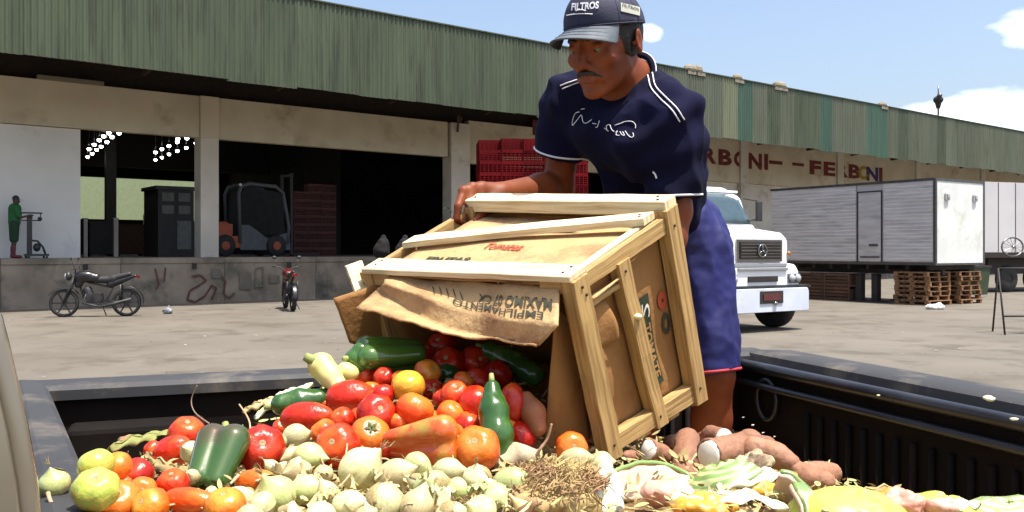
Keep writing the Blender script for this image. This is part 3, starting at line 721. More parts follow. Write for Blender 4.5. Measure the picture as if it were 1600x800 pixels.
# ---- aluminium box body on pallets
M_alu = mat('aluminium_sheet', srgb(196,192,190,1), srgb(218,214,212,1), rough=.38, metal=.4, scale=2.2, detail=8, stretch=(.5,.5,3), bump=.25, bscale=6, c3=srgb(160,154,150,1), s3=1.2, t3=(.55,.75), bdist=.03, rgh_var=.15)
M_aluw = mat('white_end_panel', srgb(206,208,206,1), srgb(222,224,220,1), rough=.5, scale=1.5, detail=8, c3=srgb(180,182,164,1), s3=1.2, t3=(.54,.72), bump=.1)
near = P(1460, 390, 25.5); near.z = 0
sd = Vector((-.55,.835,0)).normalized(); ed = Vector((.835,.55,0)).normalized()
# root: local x along end (ed), local y along side (sd)
ba = math.atan2(ed.y, ed.x)
bxr = thing('truck_box_body', 'silver aluminium truck box body resting on pallets and stands', 'truck body', near, ba)
LB, WB, Z0, Z1 = 5.9, 2.55, 1.15, 3.64
b = MB(); b.b2(.04,WB-.04,.04,LB-.04,Z0+.1,Z1-.04); bxr_in = b.build('shell', M_alu, bxr)
# side made of horizontal corrugated planks
nz_ = 22
for i in range(nz_):
    z = Z0+.09+(Z1-Z0-.15)*i/nz_; h_ = (Z1-Z0-.15)/nz_
    for (ya, yb) in ((.05,1.62),(2.56,LB-.05)):
        b = MB(); b.add([(0.010,ya,z),(.010,yb,z),(-.004,yb,z+h_*.3),(-.004,ya,z+h_*.3),(-.004,yb,z+h_*.8),(-.004,ya,z+h_*.8),(.010,yb,z+h_),(.010,ya,z+h_)], [(0,1,2,3),(3,2,4,5),(5,4,6,7)])
        b.build('panel', M_alu, bxr)
b = MB(); b.b2(.0,.036,1.68,2.5,Z0+.1,Z1-.28); dd = b.build('side_door', M_alu, bxr)
b = MB(); b.b2(-.01,.0,1.66,1.7,Z0+.08,Z1-.26); b.b2(-.01,.0,2.48,2.52,Z0+.08,Z1-.26); b.b2(-.01,-.0,1.702,2.478,Z1-.30,Z1-.26); b.build('frame', M_grl, dd)
b = MB(); b.b2(-.03,-.004,1.8,2.1,Z0+.55,Z0+.62); b.b2(-.025,-.002,1.75,2.4,Z0+.2,Z0+.25); b.build('handle', M_steel, dd)
b = MB(); b.b2(.0,WB,-.03,.04,Z0+.06,Z1-.05); b.build('end_panel', M_aluw, bxr)
b = MB()
for (x,z) in ((0,0),(WB-.06,0)): b.b2(x-.01,x+.07,-.045,.03,Z0,Z1)
b.b2(.06,WB-.06,-.045,.03,Z1-.07,Z1+.005); b.b2(-.012,.05,.041,LB,Z1-.06,Z1+.01); b.b2(-.014,.05,.041,LB,Z0,Z0+.08); b.b2(.06,WB-.06,-.045,.03,Z0,Z0+.055); b.b2(.05,WB,.05,LB,Z1-.03,Z1); b.build('edge_trim', M_steel, bxr)
for x in (.55,2.0):
    b = MB(); b.b2(x-.11,x+.11,-.09,-.032,Z1-.62,Z1-.42); b.b2(x-.06,x+.06,-.12,-.09,Z1-.56,Z1-.44); sl_ = b.build('clearance_lamp', M_lens, bxr, bevel=.02)
b = MB()
for i in range(9): b.b2(.1,WB-.1,.2+i*.66,.3+i*.66,Z0-.14,Z0-.003)
b.b2(.5,.62,.05,LB-.05,Z0-.28,Z0-.143); b.b2(1.9,2.02,.05,LB-.05,Z0-.28,Z0-.143); b.build('subframe', M_tr, bxr)
def boxpt(x, y, z=0): return near+ed*x+sd*y+Vector((0,0,z))
# pallets
M_pal = mat('pallet_wood', srgb(150,108,72), srgb(176,132,90), rough=.85, scale=4, stretch=(1,6,6), bump=.2, rvar=.2)
def pallet(loc, ang, lab, grp):
    t = thing('wooden_pallet', lab, 'pallet', loc, ang, grp)
    me = {}
    def pc(nm, key, size, at):
        if key not in me: b = MB(); b.box((0,0,0), size); me[key] = b.mesh(nm, M_pal)
        o = bpy.data.objects.new(nm, me[key]); COL.objects.link(o); o.parent = t; o.location = at
    for i in range(6): pc('board', 'b', (1.1,.12,.02), (0,-.49+i*.196,.125))
    for i in range(3): pc('bottom_board', 'bb', (.1,1.1,.02), (-.5+i*.5,0,.01))
    for i in range(3):
        for j in range(3): pc('block', 'k', (.1,.13,.07), (-.5+i*.5,-.48+j*.48,.058))
        pc('stringer', 's', (.1,1.1,.018), (-.5+i*.5,0,.104))
    return t
def pstack(px, d, npal, what, grp, ang):
    p = P(px, 390, d)
    t0 = None
    for k in range(npal):
        lab = '%s wooden pallet of the stack %s' % (('topmost' if k == npal-1 else ORD[k]), what)
        if t0 is None: t0 = pallet((p.x,p.y,0), ang, lab, grp); o = t0
        else:
            o = copy_tree(t0); o['label'] = lab
        o.location = (p.x+rnd.uniform(-.03,.03), p.y+rnd.uniform(-.03,.03), k*.137); o.rotation_euler = (0,0,ang+R(rnd.uniform(-3,3)))
pstack(1441, 26.3, 7, 'under the near end of the box body', 'pallets stacked under the box body', ba)
pstack(1489, 27.0, 7, 'under the white end wall of the box body', 'pallets stacked under the box body', ba)
# dark supports and wooden crate wall beneath the far end
def stand(x, y, lab):
    p = boxpt(x, y); t = thing('axle_stand', lab, 'stand', p, ba)
    b = MB(); b.b2(-.1,.1,-.1,.1,.03,.86); b.build('post', M_tr, t); b = MB(); b.b2(-.25,.25,-.25,.25,0,.029); b.build('foot', M_tr, t); b = MB(); b.b2(-.18,.18,-.14,.14,.862,.87); b.build('head', M_tr, t)
stand(.2, 2.0, 'dark steel stand under the side door of the box body'); stand(.2, 2.55, 'dark steel stand left of the one under the side door'); stand(1.8, 2.2, 'dark steel stand at the rear beneath the box body')
M_wcr = mat('weathered_crate_wood', srgb(96,66,48), srgb(120,84,60), rough=.85, scale=3, stretch=(1,6,6), rvar=.25)
def woodcrate(loc, ang, lab, w=.9, h=.42):
    t = thing('slatted_crate', lab, 'crate', loc, ang, 'slatted crates under the box body')
    for i in range(4):
        b = MB(); b.b2(-w/2,w/2,-.3,-.28,.02+i*h/4,h/4*.78+.02+i*h/4); b.build('slat', M_wcr, t); b = MB(); b.b2(-w/2,w/2,.28,.3,.02+i*h/4,h/4*.78+.02+i*h/4); b.build('slat', M_wcr, t)
    for sx in (-1,1):
        for sy in (-1,1): b = MB(); b.b2(sx*w/2-.03,sx*w/2+.03,sy*.31-.008,sy*.31+.008,0,h); b.build('post', M_wcr, t)
        b = MB(); b.b2(sx*(w/2+.015)-.01,sx*(w/2+.015)+.01,-.3,.3,.05,h-.05); b.build('end_panel', M_wcr, t)
    b = MB(); b.b2(-w/2+.02,w/2-.02,-.27,.27,.0,.018); b.build('base', M_wcr, t)
for i in range(2):
    for k in range(2):
        woodcrate(boxpt(.35, 3.3+i*.98, k*.43), ba+R(90), '%s slatted crate of the %s pile under the silver box side' % (('lower','upper')[k], ('right','left')[i]))
# white bag on the ground
b = SDF((-.35,-.25,-.02),(.35,.25,.3),.02); b.ell((0,0,.06),(.26,.17,.08),k=.03); b.ell((.12,.03,.11),(.1,.08,.06),k=.03); b.ell((-.15,-.02,.09),(.09,.08,.05),k=.03)
wbg = thing('white_bag', 'crumpled white bag lying on the ground before the pallets', 'bag', (P(1461,390,24.0).x,24.0,0)); b.build('sack', mat('white_plastic', srgb(236,236,232,1), rough=.5), wbg, world=False, disp=lambda p: mnoise.noise(p*14)*.02)
p = P(262,390,22.3); wb2 = thing('plastic_bag','small knotted white bag at the foot of the dock','bag',(p.x,p.y,0)); b = SDF((-.2,-.2,-.02),(.2,.2,.35),.015); b.ell((0,0,.07),(.13,.1,.08),k=.03); b.cone((.01,0,.1),(.03,0,.2),.06,.02,.03); b.build('sack', mat('grey_plastic', srgb(150,152,158), rough=.5), wb2, world=False, disp=lambda q: mnoise.noise(q*22)*.02)
# second box body at the right edge
b2p = P(1545, 390, 33.0); b2p.z = 0
bx2 = thing('white_trailer', 'white box trailer in shade at the right edge of the yard', 'trailer', b2p, R(20))
b = MB(); b.b2(-.4,7.5,0,2.5,1.5,4.1); b.build('box', mat('trailer_white', srgb(186,184,186,1), srgb(198,196,196,1), rough=.6, scale=.7), bx2)
b = MB(); b.b2(-.4,7.5,-.03,2.5,1.3,1.497); b.b2(.3,7.2,.3,2.2,.7,1.29); b.build('chassis', M_tr, bx2)
for x in (1.2,2.6,5.4):
    b = MB(); b.lathe([(.2,-.12),(.42,-.12),(.5,-.07),(.5,.07),(.42,.12),(.2,.12)],24,c=(x,.3,.5),axis=ry); w_ = b.build('wheel',M_black,bx2,True); b = MB(); b.lathe([(0,-.1),(.21,-.1),(.21,.1),(0,.1)],16,c=(x,.3,.5),axis=ry); b.build('rim',M_tr,w_)
for i in range(1,9): b = MB(); b.b2(-.4+i*.85,-.4+i*.85+.03,-.012,-.0,1.52,4.08); b.build('seam', M_steel, bx2)
# wire wheel hung on the trailer side
wx = (P(1582,386,32.6)); wr = thing('wire_wheel','wire wheel hanging on the side of the white trailer','wheel',(wx.x,wx.y,wx.z),R(20))
b = MB(); b.tube([(.52*math.cos(a),0,.34*math.sin(a)) for a in np.linspace(0,2*math.pi,33)],.03,6,cap=False); b.build('rim',M_steel,wr,True)
b = MB()
for i in range(14): a=2*math.pi*i/14; b.tube([(0,-.05,0),(.52*math.cos(a),0,.34*math.sin(a))],.008,4)
b.build('spokes',M_steel,wr); b = MB(); b.ball((0,-.03,0),.06,8,6); b.build('hub',M_chr,wr,True)
# far boundary behind: low wall and green bin
gb = P(1517,390,30); t = thing('green_bin','dull green bin between the box body and the sign stand','bin',(gb.x,gb.y,0),R(30)); b = MB(); loft(b,[[Vector((x*s_,y*s_,z)) for x,y in ((-.45,-.4),(.45,-.4),(.45,.4),(-.45,.4))] for z,s_ in ((.1,.85),(1.0,1.0))]); b.build('body',mat('bin_green',srgb(58,76,50),srgb(64,84,58),rough=.6),t); b = MB(); b.b2(-.48,.48,-.43,.43,1.003,1.07); b.build('lid',M_tr,t)
# A frame stand with green board
sp = P(1585,390,17.2); t = thing('sign_stand','thin metal A-frame stand holding a dark green board at right','sign stand',(sp.x,sp.y,0),R(8))
def leg(a,bb,nm='leg',r=.018): b = MB(); b.tube([a,bb],r,6); return b.build(nm,M_tr,t,True)
leg((-.46,-.35,0),(-.34,0,1.24)); leg((-.2,.35,0),(-.34,0,1.24)); leg((1.0,-.35,0),(.9,0,1.24)); leg((1.16,.35,0),(.9,0,1.24)); leg((-.34,0,1.24),(.9,0,1.24),'top_bar'); leg((-.42,-.24,.34),(1.0,-.24,.34),'lower_bar')
b = MB(); b.b2(.12,.86,-.2,-.17,.35,1.16); b.build('board',mat('board_green',srgb(24,72,46),srgb(30,82,52),rough=.5),t); b = MB(); b.b2(.085,.118,-.21,-.16,.2,1.2); b.build('board_edge',mat('edge_pink',srgb(150,90,96),rough=.6),t)
# roof ventilator on pole beyond the roof
av = P(1466,156,62); t = thing('roof_beacon','dark round lamp head on a thin pole above the roof','lamp',(av.x,av.y,0)); zz = av.z
b = MB(); b.tube([(0,0,0),(0,0,zz-.3)],.06,8); b.build('pole',M_tr,t); b = MB(); b.ball((0,0,zz),(.33,.33,.28),14,8); b.lathe([(.12,zz-.6),(.22,zz-.2)],10); b.build('head',M_tr,t,True); b = MB(); b.ball((0,-.2,zz+.28),(.18,.18,.14),10,6); b.tube([(0,0,zz+.3),(0,0,zz+.95)],.04,6); b.build('cap',M_steel,t,True)

# ---- motorcycles
M_mb = mat('motor_black',(.006,.006,.008),(.01,.01,.012),rough=.35,coat=.2); M_seat = mat('seat_vinyl',(.015,.015,.016),(.02,.02,.02),rough=.6); M_eng = mat('engine_alloy',srgb(90,90,92),srgb(60,60,62),rough=.5,metal=.6); M_mr = mat('motor_maroon',srgb(96,24,30),srgb(110,30,34),rough=.35,coat=.4)
def motorcycle(loc, ang, lab, tank, tail, grp='motorcycles parked against the dock'):
    t = thing('motorcycle', lab, 'motorcycle', loc, ang, grp)   # local -x front
    def wheel(x, nm):
        b = MB(); b.lathe([(.25,-.035),(.285,-.045),(.305,0),(.285,.045),(.25,.035)],28,c=(x,0,.3),axis=ry); w_ = b.build('wheel',M_black,t,True)
        b = MB(); b.lathe([(.255,-.025),(.235,-.02),(.235,.02),(.255,.025)],28,c=(x,0,.3),axis=ry)
        for i in range(6): a=math.pi*2*i/6; b.beam((x,0,.3),(x+.24*math.cos(a),0,.3+.24*math.sin(a)),.03,.025,up=(0,1,0))
        b.lathe([(0,-.05),(.06,-.05),(.06,.05),(0,.05)],12,c=(x,0,.3),axis=ry); b.build('rim',M_eng,w_,autos=40)
    wheel(-.64,'f'); wheel(.62,'r')
    for s_ in (-1,1):
        b = MB(); b.tube([(-.64,s_*.075,.3),(-.42,s_*.075,.86)],.022,8); b.build('fork',M_eng,t,True)
    b = MB(); b.shell(lambda u,v: Vector((-.64+.34*math.cos(R(30+120*u)+.0), (v-.5)*.12, .3+.335*math.sin(R(35+115*u)))),10,3,.008); b.build('front_fender',tank,t,True)
    b = MB(); b.tube([(-.40,-.36,1.04),(-.36,-.2,1.03),(-.41,-.05,.95),(-.41,.05,.95),(-.36,.2,1.03),(-.40,.36,1.04)],.014,7); b.build('handlebar',M_blk,t,True)
    for s_ in (-1,1):
        b = MB(); b.tube([(-.38,s_*.2,1.04),(-.42,s_*.28,1.22)],.007,5); b.ball((-.43,s_*.3,1.26),(.015,.06,.04),8,6); b.build('mirror',M_blk,t,True)
    b = MB(); b.ball((-.55,0,.88),(.07,.09,.1),12,8); hh_ = b.build('headlight',M_blk,t,True); b = MB(); b.ball((-.60,0,.88),(.035,.065,.07),10,6); b.build('lens',M_lens,hh_,True)
    s = SDF((-.5,-.25,.5),(.3,.25,1.1),.018); s.cone((-.3,0,.86),(0,0,.84),.13,.1,.03); s.ell((-.22,0,.9),(.2,.13,.1),k=.03); s.cone((-.35,0,.72),(-.4,0,.78),.1,.05,.03); s.build('fuel_tank',tank,t,world=False)
    s = SDF((-.05,-.2,.6),(.95,.2,1.05),.018); s.cone((.02,0,.8),(.35,0,.8),.075,.085,.03); s.cone((.35,0,.83),(.68,0,.92),.08,.05,.03); s.build('seat',M_seat,t,world=False)
    s = SDF((.2,-.2,.45),(1.0,.2,1.05),.018); s.cone((.3,0,.7),(.8,0,.88),.09,.035,.03); s.build('tail_fairing',tail,t,world=False)
    b = MB(); b.shell(lambda u,v: Vector((.62+.36*math.cos(R(-5+110*u)), (v-.5)*.13, .3+.36*math.sin(R(-5+110*u)))),10,3,.008); b.build('rear_fender',M_mb,t,True)
    b = MB(); b.box((.86,0,.86),(.04,.12,.06)); b.build('tail_lamp',mat('red_lens',srgb(150,20,20),rough=.2),t)
    b = MB(); b.tube([(-.36,0,.78),(-.25,0,.42),(.0,0,.32),(.22,0,.36),(.35,0,.62),(-.3,0,.78)],.022,7); b.tube([(.22,-.09,.34),(.62,-.09,.3)],.02,6); b.tube([(.22,.09,.34),(.62,.09,.3)],.02,6); b.tube([(.5,-.12,.34),(.52,-.12,.7)],.022,7); b.tube([(.5,.12,.34),(.52,.12,.7)],.022,7); b.build('frame',M_blk,t,True)
    b = MB(); b.box((-.02,0,.4),(.3,.22,.2)); b.lathe([(0,0),(.09,0),(.1,.05),(.09,.1),(.1,.15),(.08,.2),(0,.2)],14,c=(-.12,0,.44),axis=Matrix.Rotation(R(-20),3,'Y')); b.lathe([(0,-.13),(.09,-.13),(.1,0),(.09,.13),(0,.13)],16,c=(.05,0,.38),axis=ry); b.build('engine',M_eng,t,autos=40)
    b = MB(); b.tube([(-.18,-.08,.5),(-.24,-.11,.3),(.1,-.14,.22),(.3,-.15,.26),(.75,-.16,.38)],[.018,.018,.02,.035,.04],8); b.build('exhaust',M_eng,t,True)
    b = MB(); b.tube([(.1,.1,.25),(.16,.22,.01)],.012,6); b.build('kickstand',M_blk,t)
    t.scale = (1.1,1.1,1.1)
    return t
p = P(150, 390, 21.4); mc1 = motorcycle((p.x,p.y,0), R(12), 'black motorcycle parked side on at the left end of the dock', M_mb, M_mb)
p = P(452, 390, 23.9); mc2 = motorcycle((p.x,p.y,0), R(-68), 'motorcycle parked nose to the dock with a pale seat edge', M_mr, M_mb)
b = MB(); b.box((.3,0,.905),(.34,.17,.035)); b.build('seat_cover',mat('pale_cover',srgb(190,170,165),rough=.6),mc2,bevel=.01)

# ---- person in green on the dock with platform scale
def skinmat(nm,a,b_): return mat(nm,srgb(*a),srgb(*b_),rough=.5,scale=8,detail=5,bump=.08,bscale=60,sss=.08)
M_skin2 = skinmat('worker_skin',(84,52,38),(94,58,42)); M_green = mat('green_clothes',srgb(34,112,52),srgb(40,124,60),rough=.85); M_redb = mat('red_boots',srgb(120,24,40),rough=.5)
x, z = onwall(22, 398, 1.0); wp = world_of(x, 1.0, DZ)
pg = thing('person', 'person in green shirt and shorts holding the scale on the dock', 'person', wp, WA+R(0))
s = SDF((-.5,-.4,-.02),(.7,.4,1.8),.02)
s.cone((0,0,1.0),(.02,0,1.35),.1,.13,.04); s.ell((.05,0,1.58),(.09,.075,.11),k=.02); s.cone((.03,0,1.4),(.05,0,1.52),.055,.05,.02)
for s_ in (-1,1):
    s.cone((0,s_*.08,.95),(.0,s_*.09,.5),.085,.06,.03); s.cone((0,s_*.09,.5),(-.03,s_*.09,.08),.058,.035,.02); s.cone((-.04,s_*.09,.05),(.14,s_*.1,.04),.04,.035,.02)
    s.cone((.03,s_*.18,1.38),(.1,s_*.22,1.12),.05,.042,.03); s.cone((.1,s_*.22,1.12),(.36,s_*.14,1.18),.04,.03,.02); s.cone((.36,s_*.14,1.18),(.43,s_*.12,1.19),.032,.025,.015)
    for f_ in range(4): s.cone((.43,s_*(.1+f_*.018),1.2),(.48,s_*(.1+f_*.018),1.17),.01,.008,.006)
    s.cone((.4,s_*.1,1.18),(.46,s_*.07,1.17),.011,.009,.006)
s.ell((.145,0,1.57),(.02,.014,.025),k=.01)
s.build('body', M_skin2, pg, world=False)
s = SDF((-.4,-.4,.8),(.5,.4,1.6),.02); s.cone((0,0,.98),(.02,0,1.36),.145,.165,.04); s.ell((.02,0,1.0),(.14,.17,.12),k=.04)
for s_ in (-1,1): s.cone((.02,s_*.16,1.4),(.08,s_*.22,1.18),.075,.065,.03)
s.build('shirt', M_green, pg, world=False)
s = SDF((-.3,-.3,.4),(.3,.3,1.1),.02)
for s_ in (-1,1): s.cone((0,s_*.08,.95),(.0,s_*.09,.52),.125,.1,.03)
s.build('shorts', mat('dark_green_clothes',srgb(24,66,40),srgb(28,72,44),rough=.85), pg, world=False)
s = SDF((-.2,-.25,-.02),(.3,.25,.4),.02)
for s_ in (-1,1): s.cone((-.02,s_*.09,.3),(-.03,s_*.09,.1),.06,.05,.02); s.cone((-.04,s_*.09,.05),(.15,s_*.1,.045),.05,.042,.02)
s.build('boots', M_redb, pg, world=False)
b = MB(); b.lathe([(0,.12),(.05,.11),(.085,.06),(.1,0)],14,c=(.04,0,1.62)); b.add([(.1,-.07,1.63),(.1,.07,1.63),(.22,.05,1.61),(.22,-.05,1.61)],[(0,1,2,3)]); b.build('cap',M_blk,pg,True)
x, z = onwall(46, 398, 1.0); t = thing('platform_scale','dark upright platform scale with beam head beside the person in green','scale',world_of(x,1.0,DZ),WA)
b = MB(); b.b2(-.06,.06,-.05,.05,.1,1.2); b.build('column',M_blk,t); b = MB(); b.b2(-.22,.32,-.03,.03,1.24,1.28); b.tube([(-.2,0,1.26),(-.2,0,1.05),(.28,0,1.05),(.28,0,1.26)],.016,6); b.box((.02,0,1.16),(.1,.08,.12)); b.ball((.26,0,1.1),(.06,.05,.06),8,6); b.build('beam_head',M_blk,t); b = MB(); b.b2(-.1,.45,-.25,.25,.06,.12); b.build('platform',M_blk,t)
b = MB(); b.tube([(.0,0,.5),(.2,0,.48),(.34,0,.3),(.4,0,.12)],.03,6); b.ball((.18,-.02,.3),(.1,.08,.12),8,6); b.build('brace',M_blk,t,True)
for x_ in (-.05,.4):
    for y_ in (-.2,.2): b = MB(); b.lathe([(0,-.02),(.03,-.02),(.03,.02),(0,.02)],10,c=(x_,y_,.03),axis=ry); b.build('wheel',M_black,t)
# leafy plant and bluish sacks at the dock edge behind the man
pp = P(712,330,24.5); t = thing('potted_plant','leafy green plant on the dock left of the red crates','plant',(pp.x,pp.y,0)); M_leaf = mat('leaf_green',srgb(40,92,36),srgb(62,124,50),rough=.5,rvar=.2)
b = MB(); b.lathe([(.0,0),(.16,0),(.22,.4),(.2,.4),(.15,.02)],14); b.build('pot',M_brown,t,True); b = MB()
for i in range(5): b.tube([(0,0,.3),(rnd.uniform(-.1,.1),rnd.uniform(-.1,.1),1.2),(rnd.uniform(-.3,.3),rnd.uniform(-.3,.3),2.3)],.015,5)
b.build('stem',M_leaf,t,True); b = MB()
for i in range(130):
    c_ = Vector((rnd.gauss(0,.22),rnd.gauss(0,.22),rnd.uniform(1.0,2.75))); a = Vector((rnd.uniform(-1,1),rnd.uniform(-1,1),rnd.uniform(-.4,.8))).normalized(); s_ = a.cross(Vector((0,0,1))).normalized()*.035; L_ = rnd.uniform(.1,.18)
    b.add([c_,c_+a*L_*.5+s_,c_+a*L_,c_+a*L_*.5-s_],[(0,1,2,3)])
b.build('leaves',M_leaf,t)
for i,(px,py,d,lab,cc_) in enumerate(((630,380,27.0,'bluish sack slumped low in the second doorway',(16,18,30)),(662,384,27.5,'dark red sack beside the bluish sack in the doorway',(26,8,9)),(596,388,26.8,'grey sack low in the second doorway at left of the bluish one',(15,14,13)))):
    p = P(px,py,d); t = thing('sack',lab,'sack',(p.x,p.y,DZ)); s = SDF((-.5,-.4,-.02),(.5,.4,1.1),.03); s.cone((0,0,.2),(.05,0,.42),.26,.18,.05); s.ell((.06,0,.62),(.08,.07,.06),k=.05); s.build('cloth',mat('sack_cloth_'+('blue','red','grey')[i],srgb(*cc_),rough=.9),t,world=False,disp=lambda q: mnoise.noise(q*7)*.02)
# ================================================================ PICKUP BED
M_paint = mat('pickup_paint', srgb(92,93,98,.24), srgb(104,105,110,.24), rough=.7, coat=.0, scale=3, c3=srgb(150,140,126,.4), s3=5, t3=(.52,.7), rgh_var=.1)
M_liner = mat('bed_liner', (.006,.0045,.004), (.010,.007,.006), rough=.85, spec=.15, scale=9, bump=.2, c3=(.022,.013,.009), s3=3, t3=(.6,.8))
M_linrub = mat('liner_edge', (.015,.015,.018), (.03,.03,.034), rough=.3)
RZ = 1.3; BF = .80
CFL = Vector((-1.05, 1.95, 0)); CFR = Vector((.655, 2.6, 0)); 
CNR = CFR+Vector((.318,-.948,0))*1.5; CNL = CFL+Vector((.505,-.863,0))*1.42
pk = thing('pickup_truck', 'open cargo bed of a dark pickup heaped with discarded produce', 'pickup', (0,1.3,0))
def Z(p, z): return Vector((p.x, p.y, z))
def wall(a, b, outn, nm, m, th=.05, z0=BF-.02, z1=RZ-.02, inset=0):
    w = MB(); o = outn*th
    w.add([Z(a,z0),Z(b,z0),Z(b,z1),Z(a,z1),Z(a+o,z0),Z(b+o,z0),Z(b+o,z1),Z(a+o,z1)], [(0,1,2,3),(5,4,7,6),(3,2,6,7),(4,5,1,0),(0,3,7,4),(1,5,6,2)]); return w.build(nm, m, pk, world=True)
cen = (CFL+CFR+CNR+CNL)/4
def outn(a, b):
    d = (b-a).normalized(); n_ = Vector((d.y,-d.x,0)); 
    return n_ if n_.dot((a+b)/2-cen) > 0 else -n_
sides = dict(far=(CFL,CFR), right=(CFR,CNR), left=(CFL,CNL), near=(CNL,CNR))
for k_, (a,b_) in sides.items():
    n_ = outn(a,b_); wall(a,b_,n_,'liner_wall',M_liner,.04)
    wall(a+n_*.11,b_+n_*.11,n_,'outer_panel',M_paint,.02, z0=.55)
# floor
w = MB(); w.add([Z(p,BF) for p in (CFL,CFR,CNR,CNL)]+[Z(p,BF-.05) for p in (CFL,CFR,CNR,CNL)], [(0,1,2,3),(7,6,5,4)]); w.build('bed_floor', M_liner, pk, world=True)
# rail caps: swept profile
def rail(a, b, prof, nm, m, ext=(0,0)):
    d = (b-a).normalized(); n_ = outn(a,b); a = a-d*ext[0]; b = b+d*ext[1]; w = MB(); N = len(prof); vs = []
    for i in range(9):
        p = a.lerp(b, i/8)
        for (o, z) in prof: vs.append(Z(p+n_*o, z))
    w.add(vs, [(i*N+k,i*N+(k+1) % N,(i+1)*N+(k+1) % N,(i+1)*N+k) for i in range(8) for k in range(N)]+[tuple(range(N)),tuple(8*N+k for k in range(N))[::-1]])
    return w.build(nm, m, pk, world=True, autos=30)
capp = [(-.015,RZ-.03),(-.015,RZ-.008),(-.004,RZ+.002),(.07,RZ+.006),(.105,RZ-.002),(.128,RZ-.02),(.132,RZ-.05),(.11,RZ-.05)]
rail(*sides['far'], capp, 'rail_cap', M_paint, (0,.1)); 
capr = [(.03,RZ-.02),(.035,RZ),(.05,RZ+.008),(.17,RZ+.004),(.21,RZ-.006),(.24,RZ-.03),(.24,RZ-.06),(.2,RZ-.06)]
rail(*sides['right'], capr, 'rail_cap', M_paint, (.0,.2))
capl = [(-.035,RZ-.03),(-.035,RZ-.004),(-.025,RZ+.004),(.015,RZ+.008),(.028,RZ+.002),(.034,RZ-.02),(.034,RZ-.05),(.01,RZ-.05)]
rail(*sides['left'], capl, 'rail_cap', M_paint, (.08,.1)); rail(*sides['near'], capp, 'rail_cap', M_paint, (.1,.1))
# rolled liner tubes on the right wall
a, b_ = sides['right']; d = (b_-a).normalized(); n_ = outn(a,b_)
for off, z, r_ in ((-.006, RZ-.028, .016), (-.016, RZ-.075, .010)):
    w = MB(); w.tube([Z(a-n_*-off+d*.03, z).lerp(Z(b_-n_*-off, z), i/10) for i in range(11)], r_, 8); w.build('liner_lip', M_linrub, pk, True, True)
# vertical ribs on the liner
for nm_ in ('right','far','left'):
    a, b_ = sides[nm_]; d = (b_-a); L = d.length; d.normalize(); n_ = outn(a,b_); s0 = .33 if nm_ == 'right' else .3
    k = 0; q = s0
    while q < L-.06:
        w = MB(); p = a+d*q-n_*.008; w.tube([Z(p,BF),Z(p,RZ-.12)], [.008,.008], 6, flat=1.0); w.build('liner_rib', M_liner, pk, True, True); q += .052; k += 1
# tie-down ring in the right wall near the corner
a, b_ = sides['right']; d = (b_-a).normalized(); n_ = outn(a,b_)
c_ = Z(a+d*.16-n_*.012, 1.19); w = MB(); w.tube([c_+d*.045*math.cos(t_)+Vector((0,0,.055*math.sin(t_))) for t_ in np.linspace(0,6.283,21)], .007, 6, cap=False); w.build('tie_ring', M_linrub, pk, True, True)
# wheel arch box at far left corner
w = MB(); a, b_ = sides['far']; d = (b_-a).normalized(); n_ = outn(a,b_)
q0 = a+d*.08-n_*.005; q1 = a+d*.36-n_*.005; q2 = q1-n_*.10; q3 = q0-n_*.10; zt_ = 1.22
w.add([Z(p,BF) for p in (q0,q1,q2,q3)]+[Z(p,zt_) for p in (q0,q1,q2,q3)], [(4,5,6,7),(0,1,5,4),(1,2,6,5),(2,3,7,6),(3,0,4,7)]); w.build('corner_box', M_liner, pk, world=True, bevel=.012)
# wheels and bumper
for p_ in (CFL.lerp(CFR,.35)+outn(*sides['far'])*.02,):
    w = MB(); dd_ = (CFR-CFL).normalized(); M_ = Matrix((dd_, Vector((0,0,1)), outn(*sides['far']))).transposed(); w.lathe([(.2,-.1),(.34,-.1),(.38,-.06),(.38,.06),(.34,.1),(.2,.1),(0,.08)], 28, c=Z(p_,.38), axis=M_); w.build('wheel', M_black, pk, True, True)
w = MB(); w.add([Z(CFL,.45),Z(CFR,.45),Z(CNR,.45),Z(CNL,.45),Z(CFL,.6),Z(CFR,.6),Z(CNR,.6),Z(CNL,.6)], [(3,2,1,0),(4,5,6,7),(0,1,5,4),(1,2,6,5),(2,3,7,6),(3,0,4,7)]); w.build('chassis', M_tr, pk, world=True)
# neighbouring glossy panel at the left edge
M_cream = mat('cream_panel', srgb(150,140,122,.5), srgb(166,154,134,.5), rough=.22, coat=.7, scale=2, metal=.3, c3=srgb(104,96,84), s3=2.5, t3=(.55,.75))
pts = [(-30,470),(0,500),(10,540),(24,600),(40,670),(54,750),(64,830),(72,900)]
cp = thing('vehicle_door', 'pale glossy edge of an open vehicle door beside the bed', 'vehicle door', (-.6,.8,0))
w = MB()
def dfn(u, v):
    k = v*(len(pts)-1); i = min(int(k), len(pts)-2); f_ = k-i; px = pts[i][0]*(1-f_)+pts[i+1][0]*f_; py = pts[i][1]*(1-f_)+pts[i+1][1]*f_
    e = P(px-12, py, .92); return e+Vector((-.32*u, -.02-.10*u-.0*v, 0))+Vector((-.03*math.sin(u*3.1), .035*math.cos(u*9)*(u < .35)*0, 0))
w.shell(dfn, 8, 14, .02); w.build('panel', M_cream, cp, True, True)
w = MB(); w.tube([P(px-12,py,.92)+Vector((-.004,.0,0)) for px,py in pts], .014, 8); w.build('edge_seal', M_cream, cp, True, True)
lowp = P(0, 900, .92); w = MB(); w.box((lowp.x-.22, .84, .55), (.36,.03,1.0)); w.build('lower_panel', M_cream, cp, world=True)

